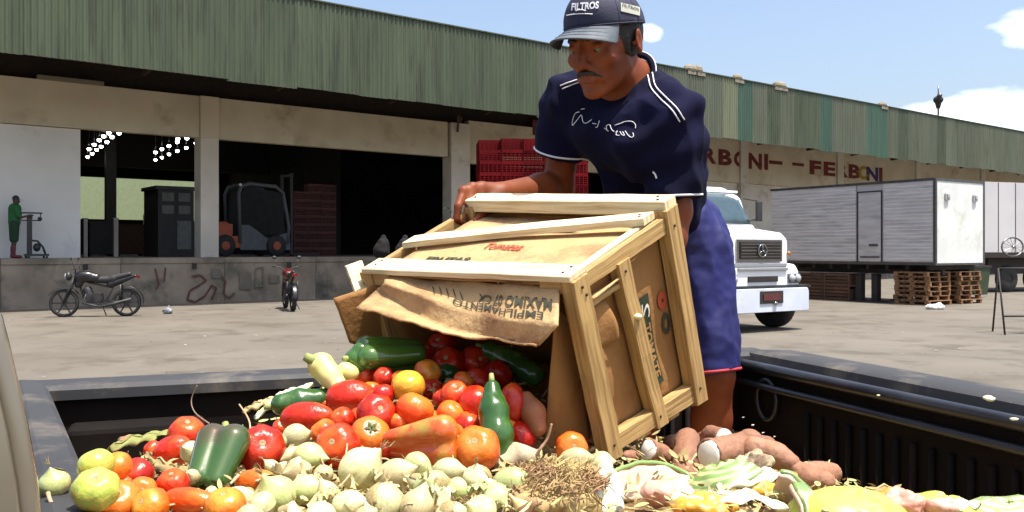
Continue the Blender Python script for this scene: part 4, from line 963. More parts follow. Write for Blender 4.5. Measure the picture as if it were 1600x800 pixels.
# ================================================================ PRODUCE HEAP
ctl = [(-200,800,1.05,None),(130,800,1.12,None),(400,800,1.10,None),(700,800,1.08,None),(1000,800,1.10,None),(1300,800,1.15,None),(1600,806,1.2,None),(1800,830,1.2,None),
 (150,765,1.24,None),(400,735,1.32,None),(600,715,1.40,None),(750,710,1.46,None),(900,715,1.50,None),(1070,725,1.46,None),(1200,750,1.38,None),
 (250,712,1.50,None),(350,690,1.56,None),(450,665,1.62,None),(550,640,1.60,None),(650,630,1.58,None),(800,655,1.58,None),(1000,710,1.62,None),(1090,700,1.70,None),(1190,712,1.68,None),(1290,755,1.5,None),(1420,790,1.35,None),
 (530,600,1.72,None),(620,590,1.70,None),(720,590,1.66,None),(620,560,1.86,None),(720,555,1.84,None)]
CT = []
for px, py, d, _ in ctl: p = P(px, py, d); CT.append((p.x, p.y, p.z))
for (x_, y_, z_) in ((-.75,1.75,1.1),(-.5,1.95,1.1),(-.2,2.12,1.15),(.1,2.3,1.2),(.4,2.35,1.1),(.62,2.2,1.08),(.75,1.95,1.05),(.8,1.6,1.06),(-.72,1.4,1.2),(-.62,1.1,1.24),(.95,1.35,1.08),(.4,1.95,1.18),(.55,1.85,1.15)): CT.append((x_,y_,z_))
CTA = np.array(CT)
def hz(x, y):
    w_ = 1/(((CTA[:,0]-x)**2+(CTA[:,1]-y)**2)+.0015)**1.8
    return float((w_*CTA[:,2]).sum()/w_.sum())
def surf(px, py, dmin=.85, dmax=2.25):
    d = dmin
    while d < dmax:
        p = P(px, py, d)
        if p.z < hz(p.x, p.y): return d
        d += .01
    return dmax
heap_mat = mat('heap_litter', srgb(150,120,70,.7), srgb(96,70,42,.7), rough=.9, scale=30, detail=8, bump=.8, bscale=60, c3=srgb(196,180,120,.8), s3=22, t3=(.5,.62))
def inbed(x, y, m=.0):
    p = Vector((x,y,0))
    for a, b_ in sides.values():
        if (p-a).dot(outn(a,b_)) > -m: return False
    return True
w = MB(); GX = np.linspace(-1.1, 1.15, 110); GY = np.linspace(.55, 2.65, 104); ids = {}
for i, x_ in enumerate(GX):
    for j, y_ in enumerate(GY):
        if inbed(x_, y_, .012): ids[(i,j)] = len(w.v); w.v.append((x_, y_, hz(x_,y_)-.035+.012*mnoise.noise(Vector((x_*22,y_*22,0)))))
for (i,j) in ids:
    q = [(i,j),(i+1,j),(i+1,j+1),(i,j+1)]
    if all(t_ in ids for t_ in q): w.f.append(tuple(ids[t_] for t_ in q)); w.uv.append([(0,0)]*4)
hp = w.build('produce_litter', heap_mat, None, True); tag(hp, 'crushed leaves and peel mixed into a bedding under the heaped produce', kind='stuff')
# husk and straw scraps : uncountable
M_husk = mat('dry_husk', srgb(204,186,130,.7), srgb(160,134,84,.7), rough=.75, scale=14, c3=srgb(140,110,64), s3=10, t3=(.55,.7))
M_husk2 = mat('green_husk', srgb(190,200,120,.7), srgb(204,200,140,.7), rough=.7, scale=14)
w = MB(); w2 = MB()
for i in range(6500):
    x_ = rnd.uniform(-.95,1.0); y_ = rnd.uniform(.7,2.1)
    if not inbed(x_, y_, .03): continue
    z_ = hz(x_, y_)
    if z_ < 1.14: continue
    p = Vector((x_, y_, z_-.02+rnd.random()**2*.02)); a = rnd.uniform(0,6.283); L_ = rnd.uniform(.007,.030); wd = rnd.uniform(.0012,.005) if rnd.random() < .9 else rnd.uniform(.005,.008)
    dr = Vector((math.cos(a), math.sin(a), rnd.uniform(-.3,.6))).normalized(); sd_ = dr.cross(Vector((0,0,1))).normalized(); up_ = sd_.cross(dr)
    c1_ = rnd.uniform(-.3,.5)*L_; vs = []
    for t_, ww_ in ((0,.4),(.35,1),(.7,.9),(1,.15)): q = p+dr*L_*t_+up_*c1_*t_*t_; vs += [q-sd_*wd*ww_+up_*.002*ww_, q+sd_*wd*ww_]
    (w if rnd.random() < .72 else w2).add(vs, [(0,1,3,2),(2,3,5,4),(4,5,7,6)])
tag(w.build('straw_scraps', M_husk), 'dry straw and peel scraps strewn over the heap', kind='stuff')
tag(w2.build('green_scraps', M_husk2), 'pale green leaf scraps strewn over the heap', kind='stuff')

# ---------------------------------------------------------------- fruit prototypes
def fruit_mat(nm, base, base2, tip, tipz=(.35,.75), rough=.24, spots=None, coat=.12, sub=.04):
    """colour varies along the fruit towards the stem, with mottling"""
    m = mat(nm, base, base2, rough=rough, scale=2.2, detail=5, coat=coat, bump=.12, bscale=3.5, rvar=.16, sss=sub, spec=.4, rgh_var=.1, c3=tuple(q*.35 for q in base), s3=4.5, t3=(.66,.72), bdist=.05)
    n, l = m.node_tree.nodes, m.node_tree.links; bs = n['Principled BSDF']; src = bs.inputs['Base Color'].links[0].from_socket
    t = n.new('ShaderNodeTexCoord'); sp_ = n.new('ShaderNodeSeparateXYZ'); l.new(t.outputs['Generated'], sp_.inputs[0]); nn = n.new('ShaderNodeTexNoise'); nn.inputs['Scale'].default_value = 3.5; nn.inputs['Detail'].default_value = 4
    l.new(t.outputs['Generated'], nn.inputs['Vector']); ad = n.new('ShaderNodeMath'); ad.operation = 'MULTIPLY_ADD'; ad.inputs[1].default_value = .9; l.new(nn.outputs['Fac'], ad.inputs[0]); l.new(sp_.outputs['Z'], ad.inputs[2])
    mr = n.new('ShaderNodeMapRange'); mr.inputs['From Min'].default_value = tipz[0]+.45; mr.inputs['From Max'].default_value = tipz[1]+.45; l.new(ad.outputs[0], mr.inputs['Value'])
    mx = n.new('ShaderNodeMix'); mx.data_type = 'RGBA'; mx.inputs['B'].default_value = (*tip, 1); l.new(src, mx.inputs['A']); l.new(mr.outputs[0], mx.inputs['Factor']); l.new(mx.outputs['Result'], bs.inputs['Base Color'])
    return m
FM = {
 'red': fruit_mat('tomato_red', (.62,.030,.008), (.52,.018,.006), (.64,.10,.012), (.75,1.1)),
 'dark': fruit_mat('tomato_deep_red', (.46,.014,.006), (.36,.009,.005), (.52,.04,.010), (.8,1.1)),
 'orange': fruit_mat('tomato_orange', (.70,.15,.012), (.64,.11,.012), (.68,.26,.03), (.6,1.0)),
 'yellow': fruit_mat('tomato_yellow', (.72,.30,.02), (.66,.22,.02), (.62,.42,.04), (.6,1.0)),
 'turning': fruit_mat('tomato_turning', (.62,.36,.05), (.56,.42,.06), (.40,.46,.08), (.35,.8)),
 'redor': fruit_mat('tomato_red_orange', (.68,.075,.010), (.60,.055,.008), (.70,.17,.02), (.5,.9)),
}
M_calyx = mat('calyx_green', srgb(70,104,44), srgb(96,120,60), rough=.7); M_scar = mat('stem_scar', srgb(200,180,130,.9), srgb(120,90,60), rough=.8, scale=60)
def tomato_mesh(nm, m, plum=False, lob=5, seed=0):
    r = random.Random(seed); b = MB(); NU, NV = 28, 18; ph = r.uniform(0,6.28); am = r.uniform(.015,.05) if not plum else .012
    def fn(u, v):
        th = math.pi*v; a = 2*math.pi*u; rr = 1.0
        lo = 1+am*math.cos(lob*a+ph)*math.sin(th)**.5*(1 if th < 1.6 else .6)
        x, y, z = math.sin(th)*math.cos(a)*lo, math.sin(th)*math.sin(a)*lo, math.cos(th)
        if plum: z *= 1.36; x *= 1-.10*math.cos(th); y *= 1-.10*math.cos(th)
        else: z *= .86; z -= .16*math.exp(-((th)/.32)**2); z += .04*math.exp(-((math.pi-th)/.3)**2)
        nn_ = 1+.03*mnoise.noise(Vector((x,y,z))*1.6+Vector((seed,0,0)))
        return Vector((x,y,z))*nn_
    b.grid(fn, NU, NV)
    return b.mesh(nm, m, True)
def scar_mesh(plum):
    b = MB(); z0 = 1.33 if plum else .73
    b.lathe([(0,z0-.03),(.05,z0),(.11,z0+.005),(.15,z0-.01),(.17,z0-.06)], 10)
    return b.mesh('stem_scar', M_scar, True)
def calyx_mesh(plum):
    b = MB(); z0 = 1.34 if plum else .74
    for i in range(5):
        a = 6.283*i/5+.2; d = Vector((math.cos(a), math.sin(a), 0)); s_ = Vector((-d.y, d.x, 0)); p0 = Vector((0,0,z0+.02)); L_ = .42
        b.add([p0-s_*.05, p0+s_*.05, p0+d*L_*.5+s_*.07+Vector((0,0,.07)), p0+d*L_+Vector((0,0,.0)), p0+d*L_*.5-s_*.07+Vector((0,0,.07))], [(0,1,2,3,4)])
    b.tube([(0,0,z0),(.03,.02,z0+.2)], .035, 6)
    return b.mesh('calyx', M_calyx)
TM = {}; SCM = {p: scar_mesh(p) for p in (0,1)}; CLM = {p: calyx_mesh(p) for p in (0,1)}
def euler_toward(vec, roll=0):
    return (Vector(vec).normalized().to_track_quat('Z','Y') @ Matrix.Rotation(roll,3,'Z').to_quaternion()).to_euler()
def tomato(px, py, wpx, hpx, kind, lab, plum=False, ax=None, top='scar', d=None, sink=.35, grp=None, name='tomato', cat='tomato'):
    d = d or surf(px, py+hpx*.25); wpx *= 1.1; hpx *= 1.1; s_ = (wpx+hpx)/4*d/FOC
    c = P(px, py, d)
    key = (kind, plum, rnd.randrange(3))
    if key not in TM: TM[key] = tomato_mesh('tomato', FM[key[0]], plum, 5+key[2], key[2]*11+len(TM))
    o = bpy.data.objects.new(name, TM[key]); COL.objects.link(o); o.location = c
    a = wpx/2*d/FOC; h = hpx/2*d/FOC
    if plum:
        ax = ax or (1,0,0.1); lng = max(a, h); sh = min(a, h); o.scale = (sh, sh, lng/1.36)
    else:
        ax = ax or (rnd.uniform(-.6,.6), rnd.uniform(-.9,.2), rnd.uniform(.2,1)); o.scale = (s_, s_, s_*1.05)
    o.rotation_euler = euler_toward(ax, rnd.uniform(0,6))
    tag(o, lab, cat, grp)
    me = (SCM if top == 'scar' else CLM)[1 if plum else 0]
    ch = bpy.data.objects.new(me.name.split('.')[0], me); COL.objects.link(ch); ch.parent = o
    return o
T_ = tomato
T_(548,621,72,50,'red','large glossy oval red tomato directly below the green pepper', True, (1,-.1,.12))
T_(566,588,44,38,'red','small round red tomato touching the pale bulb under the green pepper')
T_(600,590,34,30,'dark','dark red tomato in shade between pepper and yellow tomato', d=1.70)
T_(598,617,40,32,'dark','small dark red tomato just left of the yellow tomato')
T_(638,603,52,46,'yellow','round golden yellow tomato at the mouth of the crate', ax=(.1,-.3,1))
T_(588,646,62,52,'dark','deep red tomato with creased skin below the yellow tomato', ax=(.4,-.8,.5))
T_(648,640,62,46,'redor','orange red tomato directly under the golden yellow one')
T_(712,617,44,44,'red','round bright red tomato in the crate mouth left of the cucumber')
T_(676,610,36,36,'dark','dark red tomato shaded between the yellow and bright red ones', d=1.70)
T_(704,648,46,40,'redor','small orange red tomato above the twisted pepper stem end')
T_(745,632,60,52,'red','red tomato half hidden behind the upright green cucumber', d=1.56)
T_(800,630,40,58,'red','long red tomato standing right behind the cucumber', True, (.05,.1,1), d=1.56)
T_(733,666,54,42,'red','red tomato wedged above the big round tomato')
T_(745,702,74,62,'redor','largest round tomato lying in front of the green cucumber', ax=(-.1,-.75,.6))
T_(480,652,80,44,'red','long plum tomato lying level at the left of the heap crest', True, (1,-.15,.1))
T_(535,655,44,28,'red','small flattened red tomato under the large oval one')
T_(505,674,44,32,'redor','orange red tomato tucked under the long plum tomato')
T_(528,696,60,68,'red','big red tomato with split skin above the pale onions', ax=(-.2,-.9,.4))
T_(578,681,66,50,'redor','lumpy orange red tomato beside the split red one', top='calyx', ax=(.2,-.7,.6))
T_(408,702,66,74,'dark','big dark red tomato right of the dark green bell pepper', ax=(.3,-.8,.5))
T_(355,655,66,42,'orange','flat orange tomato resting above the dark green bell pepper', ax=(.1,-.2,1))
T_(292,677,62,42,'red','upper red tomato of the overlapping pair at left', ax=(.2,-.4,.9))
T_(270,706,62,46,'red','lower oval tomato of the overlapping red pair at left', True, (.9,-.3,.6))
T_(213,742,54,46,'dark','wrinkled red tomato with pale flecks near the yellow green pair', ax=(-.2,-.6,.7))
T_(270,756,48,44,'red','small glossy red tomato by itself left of the green bell pepper', ax=(0,-.4,1))
T_(150,765,68,62,'turning','lower yellow green tomato of the pair on the left rail', ax=(.2,-.5,.8), d=1.02)
T_(150,727,64,38,'turning','upper yellow green tomato of the pair on the left rail', ax=(-.3,-.2,1), d=1.07)
T_(182,730,50,40,'orange','orange tomato peeping out behind the yellow green pair', d=1.15)
T_(400,752,62,34,'orange','oval orange tomato lying under the big dark red one', True, (1,-.1,.1))
T_(186,785,76,54,'redor','orange red tomato at the bottom left corner of the heap')
T_(235,792,64,46,'orange','orange tomato at the bottom edge beside the corner tomato')
T_(296,782,84,36,'redor','long flattened orange red tomato at the bottom left edge', True, (1,-.2,0))
T_(352,792,72,46,'orange','orange tomato at the bottom edge beneath the green bell pepper')
T_(222,768,50,36,'redor','orange red tomato under the wrinkled red one')
T_(893,700,48,46,'redor','red tomato with white scar beside the crate front post', ax=(.15,-1,.35))
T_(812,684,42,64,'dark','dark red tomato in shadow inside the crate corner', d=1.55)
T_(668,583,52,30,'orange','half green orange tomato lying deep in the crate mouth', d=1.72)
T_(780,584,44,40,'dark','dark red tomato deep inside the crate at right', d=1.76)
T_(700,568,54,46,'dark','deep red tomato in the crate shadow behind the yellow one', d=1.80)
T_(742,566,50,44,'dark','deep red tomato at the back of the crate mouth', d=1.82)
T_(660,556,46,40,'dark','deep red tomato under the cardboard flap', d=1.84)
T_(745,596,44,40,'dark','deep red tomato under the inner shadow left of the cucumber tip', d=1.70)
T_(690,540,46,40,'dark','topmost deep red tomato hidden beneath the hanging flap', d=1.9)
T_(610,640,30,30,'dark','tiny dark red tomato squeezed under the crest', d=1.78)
rt = random.Random(21)
for (px, py, s_) in ((508,632,34),(622,660,36),(672,654,30),(690,622,30),(580,610,30),(560,652,30),(626,592,28),(768,676,34),(716,690,30),(676,668,34),(604,700,34),(560,706,30),(470,684,30),(440,668,28),(240,704,30),(246,772,34),(320,742,28),(192,760,34),(790,664,36),(724,596,32)):
    T_(px, py, s_, s_*.9, rt.choice(('red','red','dark','redor')), 'small red tomato filling a gap between the larger ones in the mound', grp='small tomatoes filling gaps in the mound', d=surf(px, py+4)+.012)
# ---------------------------------------------------------------- peppers, cucumbers, gourds
M_pg = mat('pepper_green', (.030,.095,.012), (.050,.14,.018), rough=.16, scale=9, coat=.6, c3=(.10,.17,.03), s3=6, t3=(.55,.72), bump=.04)
M_pd = mat('pepper_dark', (.028,.075,.014), (.045,.10,.02), rough=.15, scale=6, coat=.6, c3=(.10,.035,.03), s3=5, t3=(.48,.66), bump=.04)
M_pr = mat('pepper_ripening', (.46,.055,.012), (.55,.11,.015), rough=.18, scale=9, coat=.6, c3=(.34,.30,.04), s3=9, t3=(.5,.62), bump=.04)
M_cu = mat('cucumber_skin', (.020,.075,.012), (.035,.10,.018), rough=.25, scale=12, coat=.3, c3=(.12,.2,.05), s3=18, t3=(.58,.72), bump=.15, bscale=50, stretch=(1,1,.3))
M_stem = mat('stem_pale', srgb(170,180,110,.8), srgb(140,150,80,.8), rough=.7)
def M3(zv, roll=0): return np.array((Vector(zv).normalized().to_track_quat('Z','Y').to_matrix() @ Matrix.Rotation(roll,3,'Z')))
def pepper(nm, lab, c, zv, L, W, m, cat='pepper', lobes=4, roll=0, taper=.8, dent=.17):
    t = thing(nm, lab, cat, c); M = M3(zv, roll); s = SDF((-L,)*3, (L,)*3, .0032 if W > .02 else .0025); 
    for i in range(lobes):
        a = 6.283*i/lobes; q = W*.42
        pa = M@np.array([q*math.cos(a), q*math.sin(a), L*.34]); pb = M@np.array([q*taper*math.cos(a+.2), q*taper*math.sin(a+.2), -L*.36*(1+.1*math.sin(i*2.1))])
        s.cone(pa, pb, W*.56, W*.5*taper, W*dent)
    s.ell(M@np.array([0,0,L*.55]), (W*.16,W*.16,L*.12), M, W*.12, 'sub'); s.ell(M@np.array([0,0,-L*.56]), (W*.2,W*.2,L*.1), M, W*.15, 'sub')
    s.build('flesh', m, t, world=False)
    z_ = Vector(M@np.array([0,0,1.])); x_ = Vector(M@np.array([1.,0,0]))
    b = MB(); b.tube([z_*L*.42, z_*L*.56+x_*W*.08, z_*L*.72+x_*W*.3], [W*.22,W*.13,W*.11], 8); b.build('stem', M_stem, t, True); return t
def cpx(px, py, d): return P(px, py, d)
d_ = 1.76; pepper('bell_pepper', 'big glossy green bell pepper on the crest under the cardboard flap', P(612,556,d_), (-.95,-.35,.0), .135, .045, M_pg, lobes=3)
pepper('bell_pepper', 'smaller blistered green pepper left of the glossy one on the crest', P(562,562,1.76), (.3,-.9,.2), .07, .034, M_pg, lobes=4)
d_ = surf(340,735); pepper('bell_pepper', 'dark green and purplish bell pepper standing at the left of the heap', P(340,722,d_), (.12,.75,.65), .094, .046, M_pd, lobes=3, roll=.5, dent=.09)
d_ = surf(650,705); pepper('bell_pepper', 'twisted pepper ripening from green to orange red in mid heap', P(655,690,d_-.0), (.95,-.3,.1), .135, .047, M_pr, lobes=3, taper=.55, dent=.16)
def cuke(nm, lab, pts, rads, m, cat='cucumber'):
    t = thing(nm, lab, cat, pts[0]); s = SDF(np.min([np.array(p) for p in pts],0)-max(rads)*1.5, np.max([np.array(p) for p in pts],0)+max(rads)*1.5, .003)
    s.chain(pts, rads, .01); s.build('flesh', m, t, disp=lambda p: mnoise.noise(p*70)*.0012); dd_ = (Vector(pts[0])-Vector(pts[1])).normalized()
    b = MB(); b.tube([Vector(pts[0])+dd_*rads[0]*.6, Vector(pts[0])+dd_*(rads[0]+.012)], [.006,.004], 7); b.build('stem', M_stem, t, True, True); return t
cuke('cucumber','dark green cucumber standing upright among tomatoes before the crate',[P(769,606,1.52),P(771,640,1.50),P(776,680,1.48),P(779,712,1.47)],[.014,.024,.027,.021],M_cu)
cuke('cucumber','dull mottled green cucumber lying behind the long plum tomato',[P(440,632,1.64),P(468,627,1.65),P(500,624,1.66)],[.02,.022,.02],M_cu)
cuke('cucumber','dark green cucumber lying in shadow inside the crate',[P(765,548,1.82),P(800,565,1.80),P(835,585,1.76)],[.02,.026,.022],M_cu)
cuke('cucumber','short green cucumber end in the crate mouth behind small tomatoes',[P(672,580,1.80),P(700,584,1.78)],[.022,.024],M_cu)
cuke('cucumber','pale green fruit end poking out below the ripening pepper',[P(712,706,1.47),P(735,712,1.46)],[.015,.018],M_pg, cat='fruit')
M_bulb = mat('bulb_yellow', (.62,.60,.16), (.70,.66,.30), rough=.35, scale=9, c3=(.72,.34,.06), s3=8, t3=(.58,.72), coat=.3, stretch=(1,1,.3))
def bulb(nm, lab, cat, pts, rads, m, h=.003, disp=None):
    t = thing(nm, lab, cat, pts[0]); s = SDF(np.min([np.array(p) for p in pts],0)-max(rads)*1.6, np.max([np.array(p) for p in pts],0)+max(rads)*1.6, h); s.chain(pts, rads, .012); s.build('flesh', m, t, disp=disp); return t
bg = bulb('squash', 'pale yellow crookneck squash leaning at the heap crest', 'squash', [P(502,572,1.68),P(516,588,1.67),P(530,605,1.66),P(540,625,1.65)],[.026,.020,.014,.012],M_bulb)
b = MB(); q = P(494,566,1.67); b.tube([q, q+Vector((-.02,-.005,.012))],[.012,.008],7); b.build('stem', M_stem, bg, True, True)
bulb('onion','small cream bulb between the squash and the round red tomato','onion',[P(540,580,1.70),P(548,583,1.70)],[.018,.016],M_bulb)
bulb('sweet_potato','smooth brown sweet potato leaning inside the crate corner','sweet potato',[P(822,622,1.56),P(833,645,1.55),P(840,668,1.54)],[.013,.020,.016],mat('potato_brown', srgb(160,96,60,.7), srgb(180,110,70,.7), rough=.6, scale=10, bump=.2))
def leafstrip(nm, lab, cat, q, wd, m, cup=.3):
    t = thing(nm, lab, cat, q[0]); n_ = len(q)
    def f(u, v):
        k = u*(n_-1); i = min(int(k), n_-2); p = Vector(q[i]).lerp(Vector(q[i+1]), k-i); dr = (Vector(q[i+1])-Vector(q[i])).normalized(); s_ = dr.cross(Vector((0,0,1))).normalized(); up_ = s_.cross(dr)
        ww_ = wd*math.sin(math.pi*(.08+.88*u))**.6; e = (v-.5)*2; return p+s_*e*ww_+up_*(cup*wd*(1-e*e)+.003*math.sin(e*9+u*5))+Vector((0,0,.003*math.sin(u*23+e*4)))
    b = MB(); b.shell(f, 20, 8, .0016); b.build('blade', m, t, True, True); b = MB(); b.tube([f(i/12,.5)+Vector((0,0,.001)) for i in range(13)], .0016, 5); b.build('midrib', m, t, True, True); return t
# ---------------------------------------------------------------- pale onions, turnips and green scraps
M_on = [mat('onion_pale', (.56,.52,.24), (.70,.66,.38), rough=.28, coat=.35, scale=3, detail=6, stretch=(4,4,.5), c3=(.40,.35,.11), s3=1.6, t3=(.52,.72), bump=.08, bscale=3, bdist=.05, rvar=.2, sss=.1),
        mat('onion_green', (.42,.48,.16), (.56,.60,.28), rough=.3, coat=.35, scale=3, detail=6, stretch=(4,4,.5), c3=(.40,.48,.12), s3=1.6, t3=(.52,.72), bump=.08, bscale=3, bdist=.05, rvar=.2, sss=.1),
        mat('onion_dry', (.48,.38,.18), (.58,.50,.28), rough=.5, scale=3, detail=7, stretch=(5,5,.5), c3=(.36,.20,.08), s3=2.0, t3=(.54,.7), bump=.15, bscale=5, bdist=.05, rvar=.2)]
def onion_mesh(m, seed, long_=1.0):
    r = random.Random(seed); b = MB()
    def fn(u, v):
        th = math.pi*v; a = 6.2832*u; rr = math.sin(th)**.85; z = math.cos(th)*(.9*long_)
        if th < .6: z += .42*(1-th/.6)**1.6; rr *= .75+.25*(th/.6)
        if th > 2.7: z -= .16*((th-2.7)/.44)
        k = 1+.018*math.cos(9*a+seed)+.05*mnoise.noise(Vector((math.cos(a)*1.2,math.sin(a)*1.2,z+seed)))
        return Vector((rr*math.cos(a)*k, rr*math.sin(a)*k, z))
    b.grid(fn, 24, 16); return b.mesh('onion', m, True)
def tuft_mesh(seed, root=True):
    r = random.Random(seed); b = MB(); z0 = -.98 if root else 1.25
    for i in range(9):
        a = r.uniform(0,6.28); d = Vector((math.cos(a)*.3, math.sin(a)*.3, -1 if root else 1)); p = Vector((0,0,z0)); L_ = r.uniform(.25,.6)
        b.tube([p, p+d*L_*.5+Vector((r.uniform(-.1,.1),)*3), p+d*L_+Vector((r.uniform(-.2,.2), r.uniform(-.2,.2), 0))], [.03,.022,.01], 4)
    return b.mesh('root_tuft' if root else 'neck_tuft', M_husk)
def peel_mesh(seed):
    r = random.Random(seed); b = MB(); a0 = r.uniform(0,6)
    b.shell(lambda u,v: Vector((math.sin(.5+v*1.9)*math.cos(a0+u*1.1)*(1.02+.22*v*v*u), math.sin(.5+v*1.9)*math.sin(a0+u*1.1)*(1.02+.22*v*v*u), math.cos(.5+v*1.9)*(.95))), 5, 6, .012); return b.mesh('loose_peel', M_husk, True)
ONM = [onion_mesh(M_on[i % 3], i, (1.0,.85,1.2,.95,1.1,.8)[i % 6]) for i in range(9)]; TFM = [tuft_mesh(i) for i in range(3)]; NKM = [tuft_mesh(i+9, False) for i in range(3)]; PLM = [peel_mesh(i) for i in range(4)]
onion_c = []; r3 = random.Random(3)
def onion(px, py, wpx, hpx, lab=None, mi=None, ax=None, d=None):
    d = d or surf(px, py+hpx*.2); c = P(px, py, d); mi = rnd.randrange(9) if mi is None else mi
    o = bpy.data.objects.new('onion', ONM[mi]); COL.objects.link(o); o.location = c; s_ = (wpx+hpx)/4*d/FOC
    o.scale = (s_*r3.uniform(.78,1.02), s_*r3.uniform(.78,1.0), s_*r3.uniform(.9,1.25)); o.rotation_euler = euler_toward(ax or (rnd.uniform(-1,1), rnd.uniform(-1,.4), rnd.uniform(-.3,.8)), rnd.uniform(0,6))
    if lab: tag(o, lab, 'onion')
    else: tag(o, 'pale yellow green onion in the heap along the bottom of the load', 'onion', 'pale onions heaped along the bottom')
    for me in (TFM[rnd.randrange(3)], NKM[rnd.randrange(3)])+((PLM[rnd.randrange(4)],) if rnd.random() < .6 else ()):
        ch = bpy.data.objects.new(me.name.split('.')[0], me); COL.objects.link(ch); ch.parent = o
    onion_c.append((px, py, (wpx+hpx)/4)); return o
onion(563,733,86,62,'largest white onion leaning right under the lumpy orange tomato',0,(.8,-.2,.8)); onion(745,748,52,48,'round white onion directly below the largest tomato',3,(0,-.4,1)); onion(700,736,62,42,'oval white onion touching the left of the round white one',0,(1,-.2,.1)); onion(652,728,46,42,'small cream onion under the tail of the ripening pepper',4)
onion(462,682,46,34,'white onion lying right under the long plum tomato at left',0,(1,0,.2)); onion(483,712,54,46,'pale squared onion left of the big split red tomato',1); onion(300,706,34,40,'small white onion wedged against the dark green bell pepper',0,d=1.42); onion(430,775,76,66,'big yellow green onion at the bottom left of the onions',1,(-.3,-.5,.8)); onion(478,766,70,44,'lime coloured onion beside the big yellow green one',1,(1,-.2,.2)); onion(410,790,44,44,None,0)
onion(85,756,46,52,'lone pale onion with a long root lying on the left rail',1,(-.1,-.3,1),d=1.08); onion(798,753,54,40,'cream onion beside the brown root clump',4,(1,-.2,.2)); onion(940,722,44,32,'white onion at the foot of the crate front post',0,(1,-.2,.1)); onion(899,718,56,30,'flat cream onion under the red tomato with white scar',2,(1,-.1,.1)); onion(617,742,56,48,None,2); onion(545,790,60,52,None,0); onion(600,785,66,58,None,3); onion(505,742,34,30,None,2)
r2 = random.Random(5)
tries = 0
while len(onion_c) < 66 and tries < 4000:
    tries += 1; px = r2.uniform(372,820); py = r2.uniform(735,812)
    if px > 780 and py > 760: continue
    s_ = r2.uniform(42,64)
    if all(math.hypot(px-q[0], (py-q[1])*1.25) > (s_/2+q[2])*.72 for q in onion_c) and math.hypot(px-400,(py-752)*1.6) > 45: onion(px, py, s_*r2.uniform(1,1.2), s_*.9, d=surf(px, py+10)+.01)
for px, py, s_ in ((455,712,30),(445,735,30),(470,735,34),(425,730,24),(440,690,26),(655,755,34),(385,775,30),(330,770,24),(300,745,26)): onion(px, py, s_*1.1, s_*.9)
M_sc1 = mat('cabbage_scrap', (.40,.48,.16), (.52,.54,.28), rough=.45, scale=16, bump=.3, bscale=50, c3=(.62,.50,.20), s3=10, t3=(.55,.7), rvar=.15)
for i in range(5):
    px, py = r2.uniform(385,840), r2.uniform(728,803); d = surf(px, py)-.01; a_ = r2.uniform(0,6.28); L_ = r2.uniform(.012,.026); c_ = P(px, py, d)+Vector((0,0,.010))
    q = [c_+Vector((math.cos(a_)*L_*(k_-1.5)*.7, math.sin(a_)*L_*(k_-1.5)*.7, .004*math.sin(k_*1.3+i))) for k_ in range(4)]
    o = leafstrip('leaf_scrap','small torn pale green leaf scrap caught between the onions','leaf scrap',q,r2.uniform(.005,.009),M_sc1,.3); o['group'] = 'leaf scraps among the pale onions'
M_dk = mat('rotten_root', srgb(150,120,80,.7), srgb(110,80,50,.7), rough=.9, scale=30, bump=.6)
# torn onion skins lying between the onions
w = MB(); M_skinf = mat('onion_skin', (.62,.56,.30), (.50,.38,.16), rough=.4, scale=20, c3=(.66,.62,.44), s3=12, t3=(.5,.62))
for i in range(70):
    px, py = rnd.uniform(370,830), rnd.uniform(735,815); d = surf(px, py)-.005; c_ = P(px, py, d)+Vector((0,0,rnd.uniform(-.004,.012))); M_ = Matrix(M3((rnd.uniform(-1,1),rnd.uniform(-1,.3),rnd.uniform(0,1)), rnd.uniform(0,6)).tolist()); s_ = rnd.uniform(.006,.013); e0 = rnd.uniform(.6,1.3)
    vs = [c_+M_ @ Vector((s_*math.sin(e0*(v_/3-.5)*2)*(.6+.4*math.sin(u_+i)), s_*(u_/3-.5)*2*rnd.uniform(.8,1.1), s_*math.cos(e0*(v_/3-.5)*2)*.7)) for u_ in range(4) for v_ in range(4)]
    w.add(vs, [(a*4+q, a*4+q+1, (a+1)*4+q+1, (a+1)*4+q) for a in range(3) for q in range(3)])
tag(w.build('onion_skins', M_skinf, None, True), 'torn papery onion skins between the pale onions', kind='stuff')
# flat slab like potato / root behind the onions
M_soil = mat('soiled_root', srgb(200,190,160,.9), srgb(170,150,120,.9), rough=.85, scale=12, c3=srgb(120,92,70), s3=9, t3=(.45,.6), bump=.5, bscale=40)
bulb('yam','pale soil flecked yam lying right of the largest tomato','yam',[P(785,722,1.46),P(808,713,1.47),P(832,713,1.47)],[.017,.020,.014],M_soil,disp=lambda p: mnoise.noise(p*60)*.002)
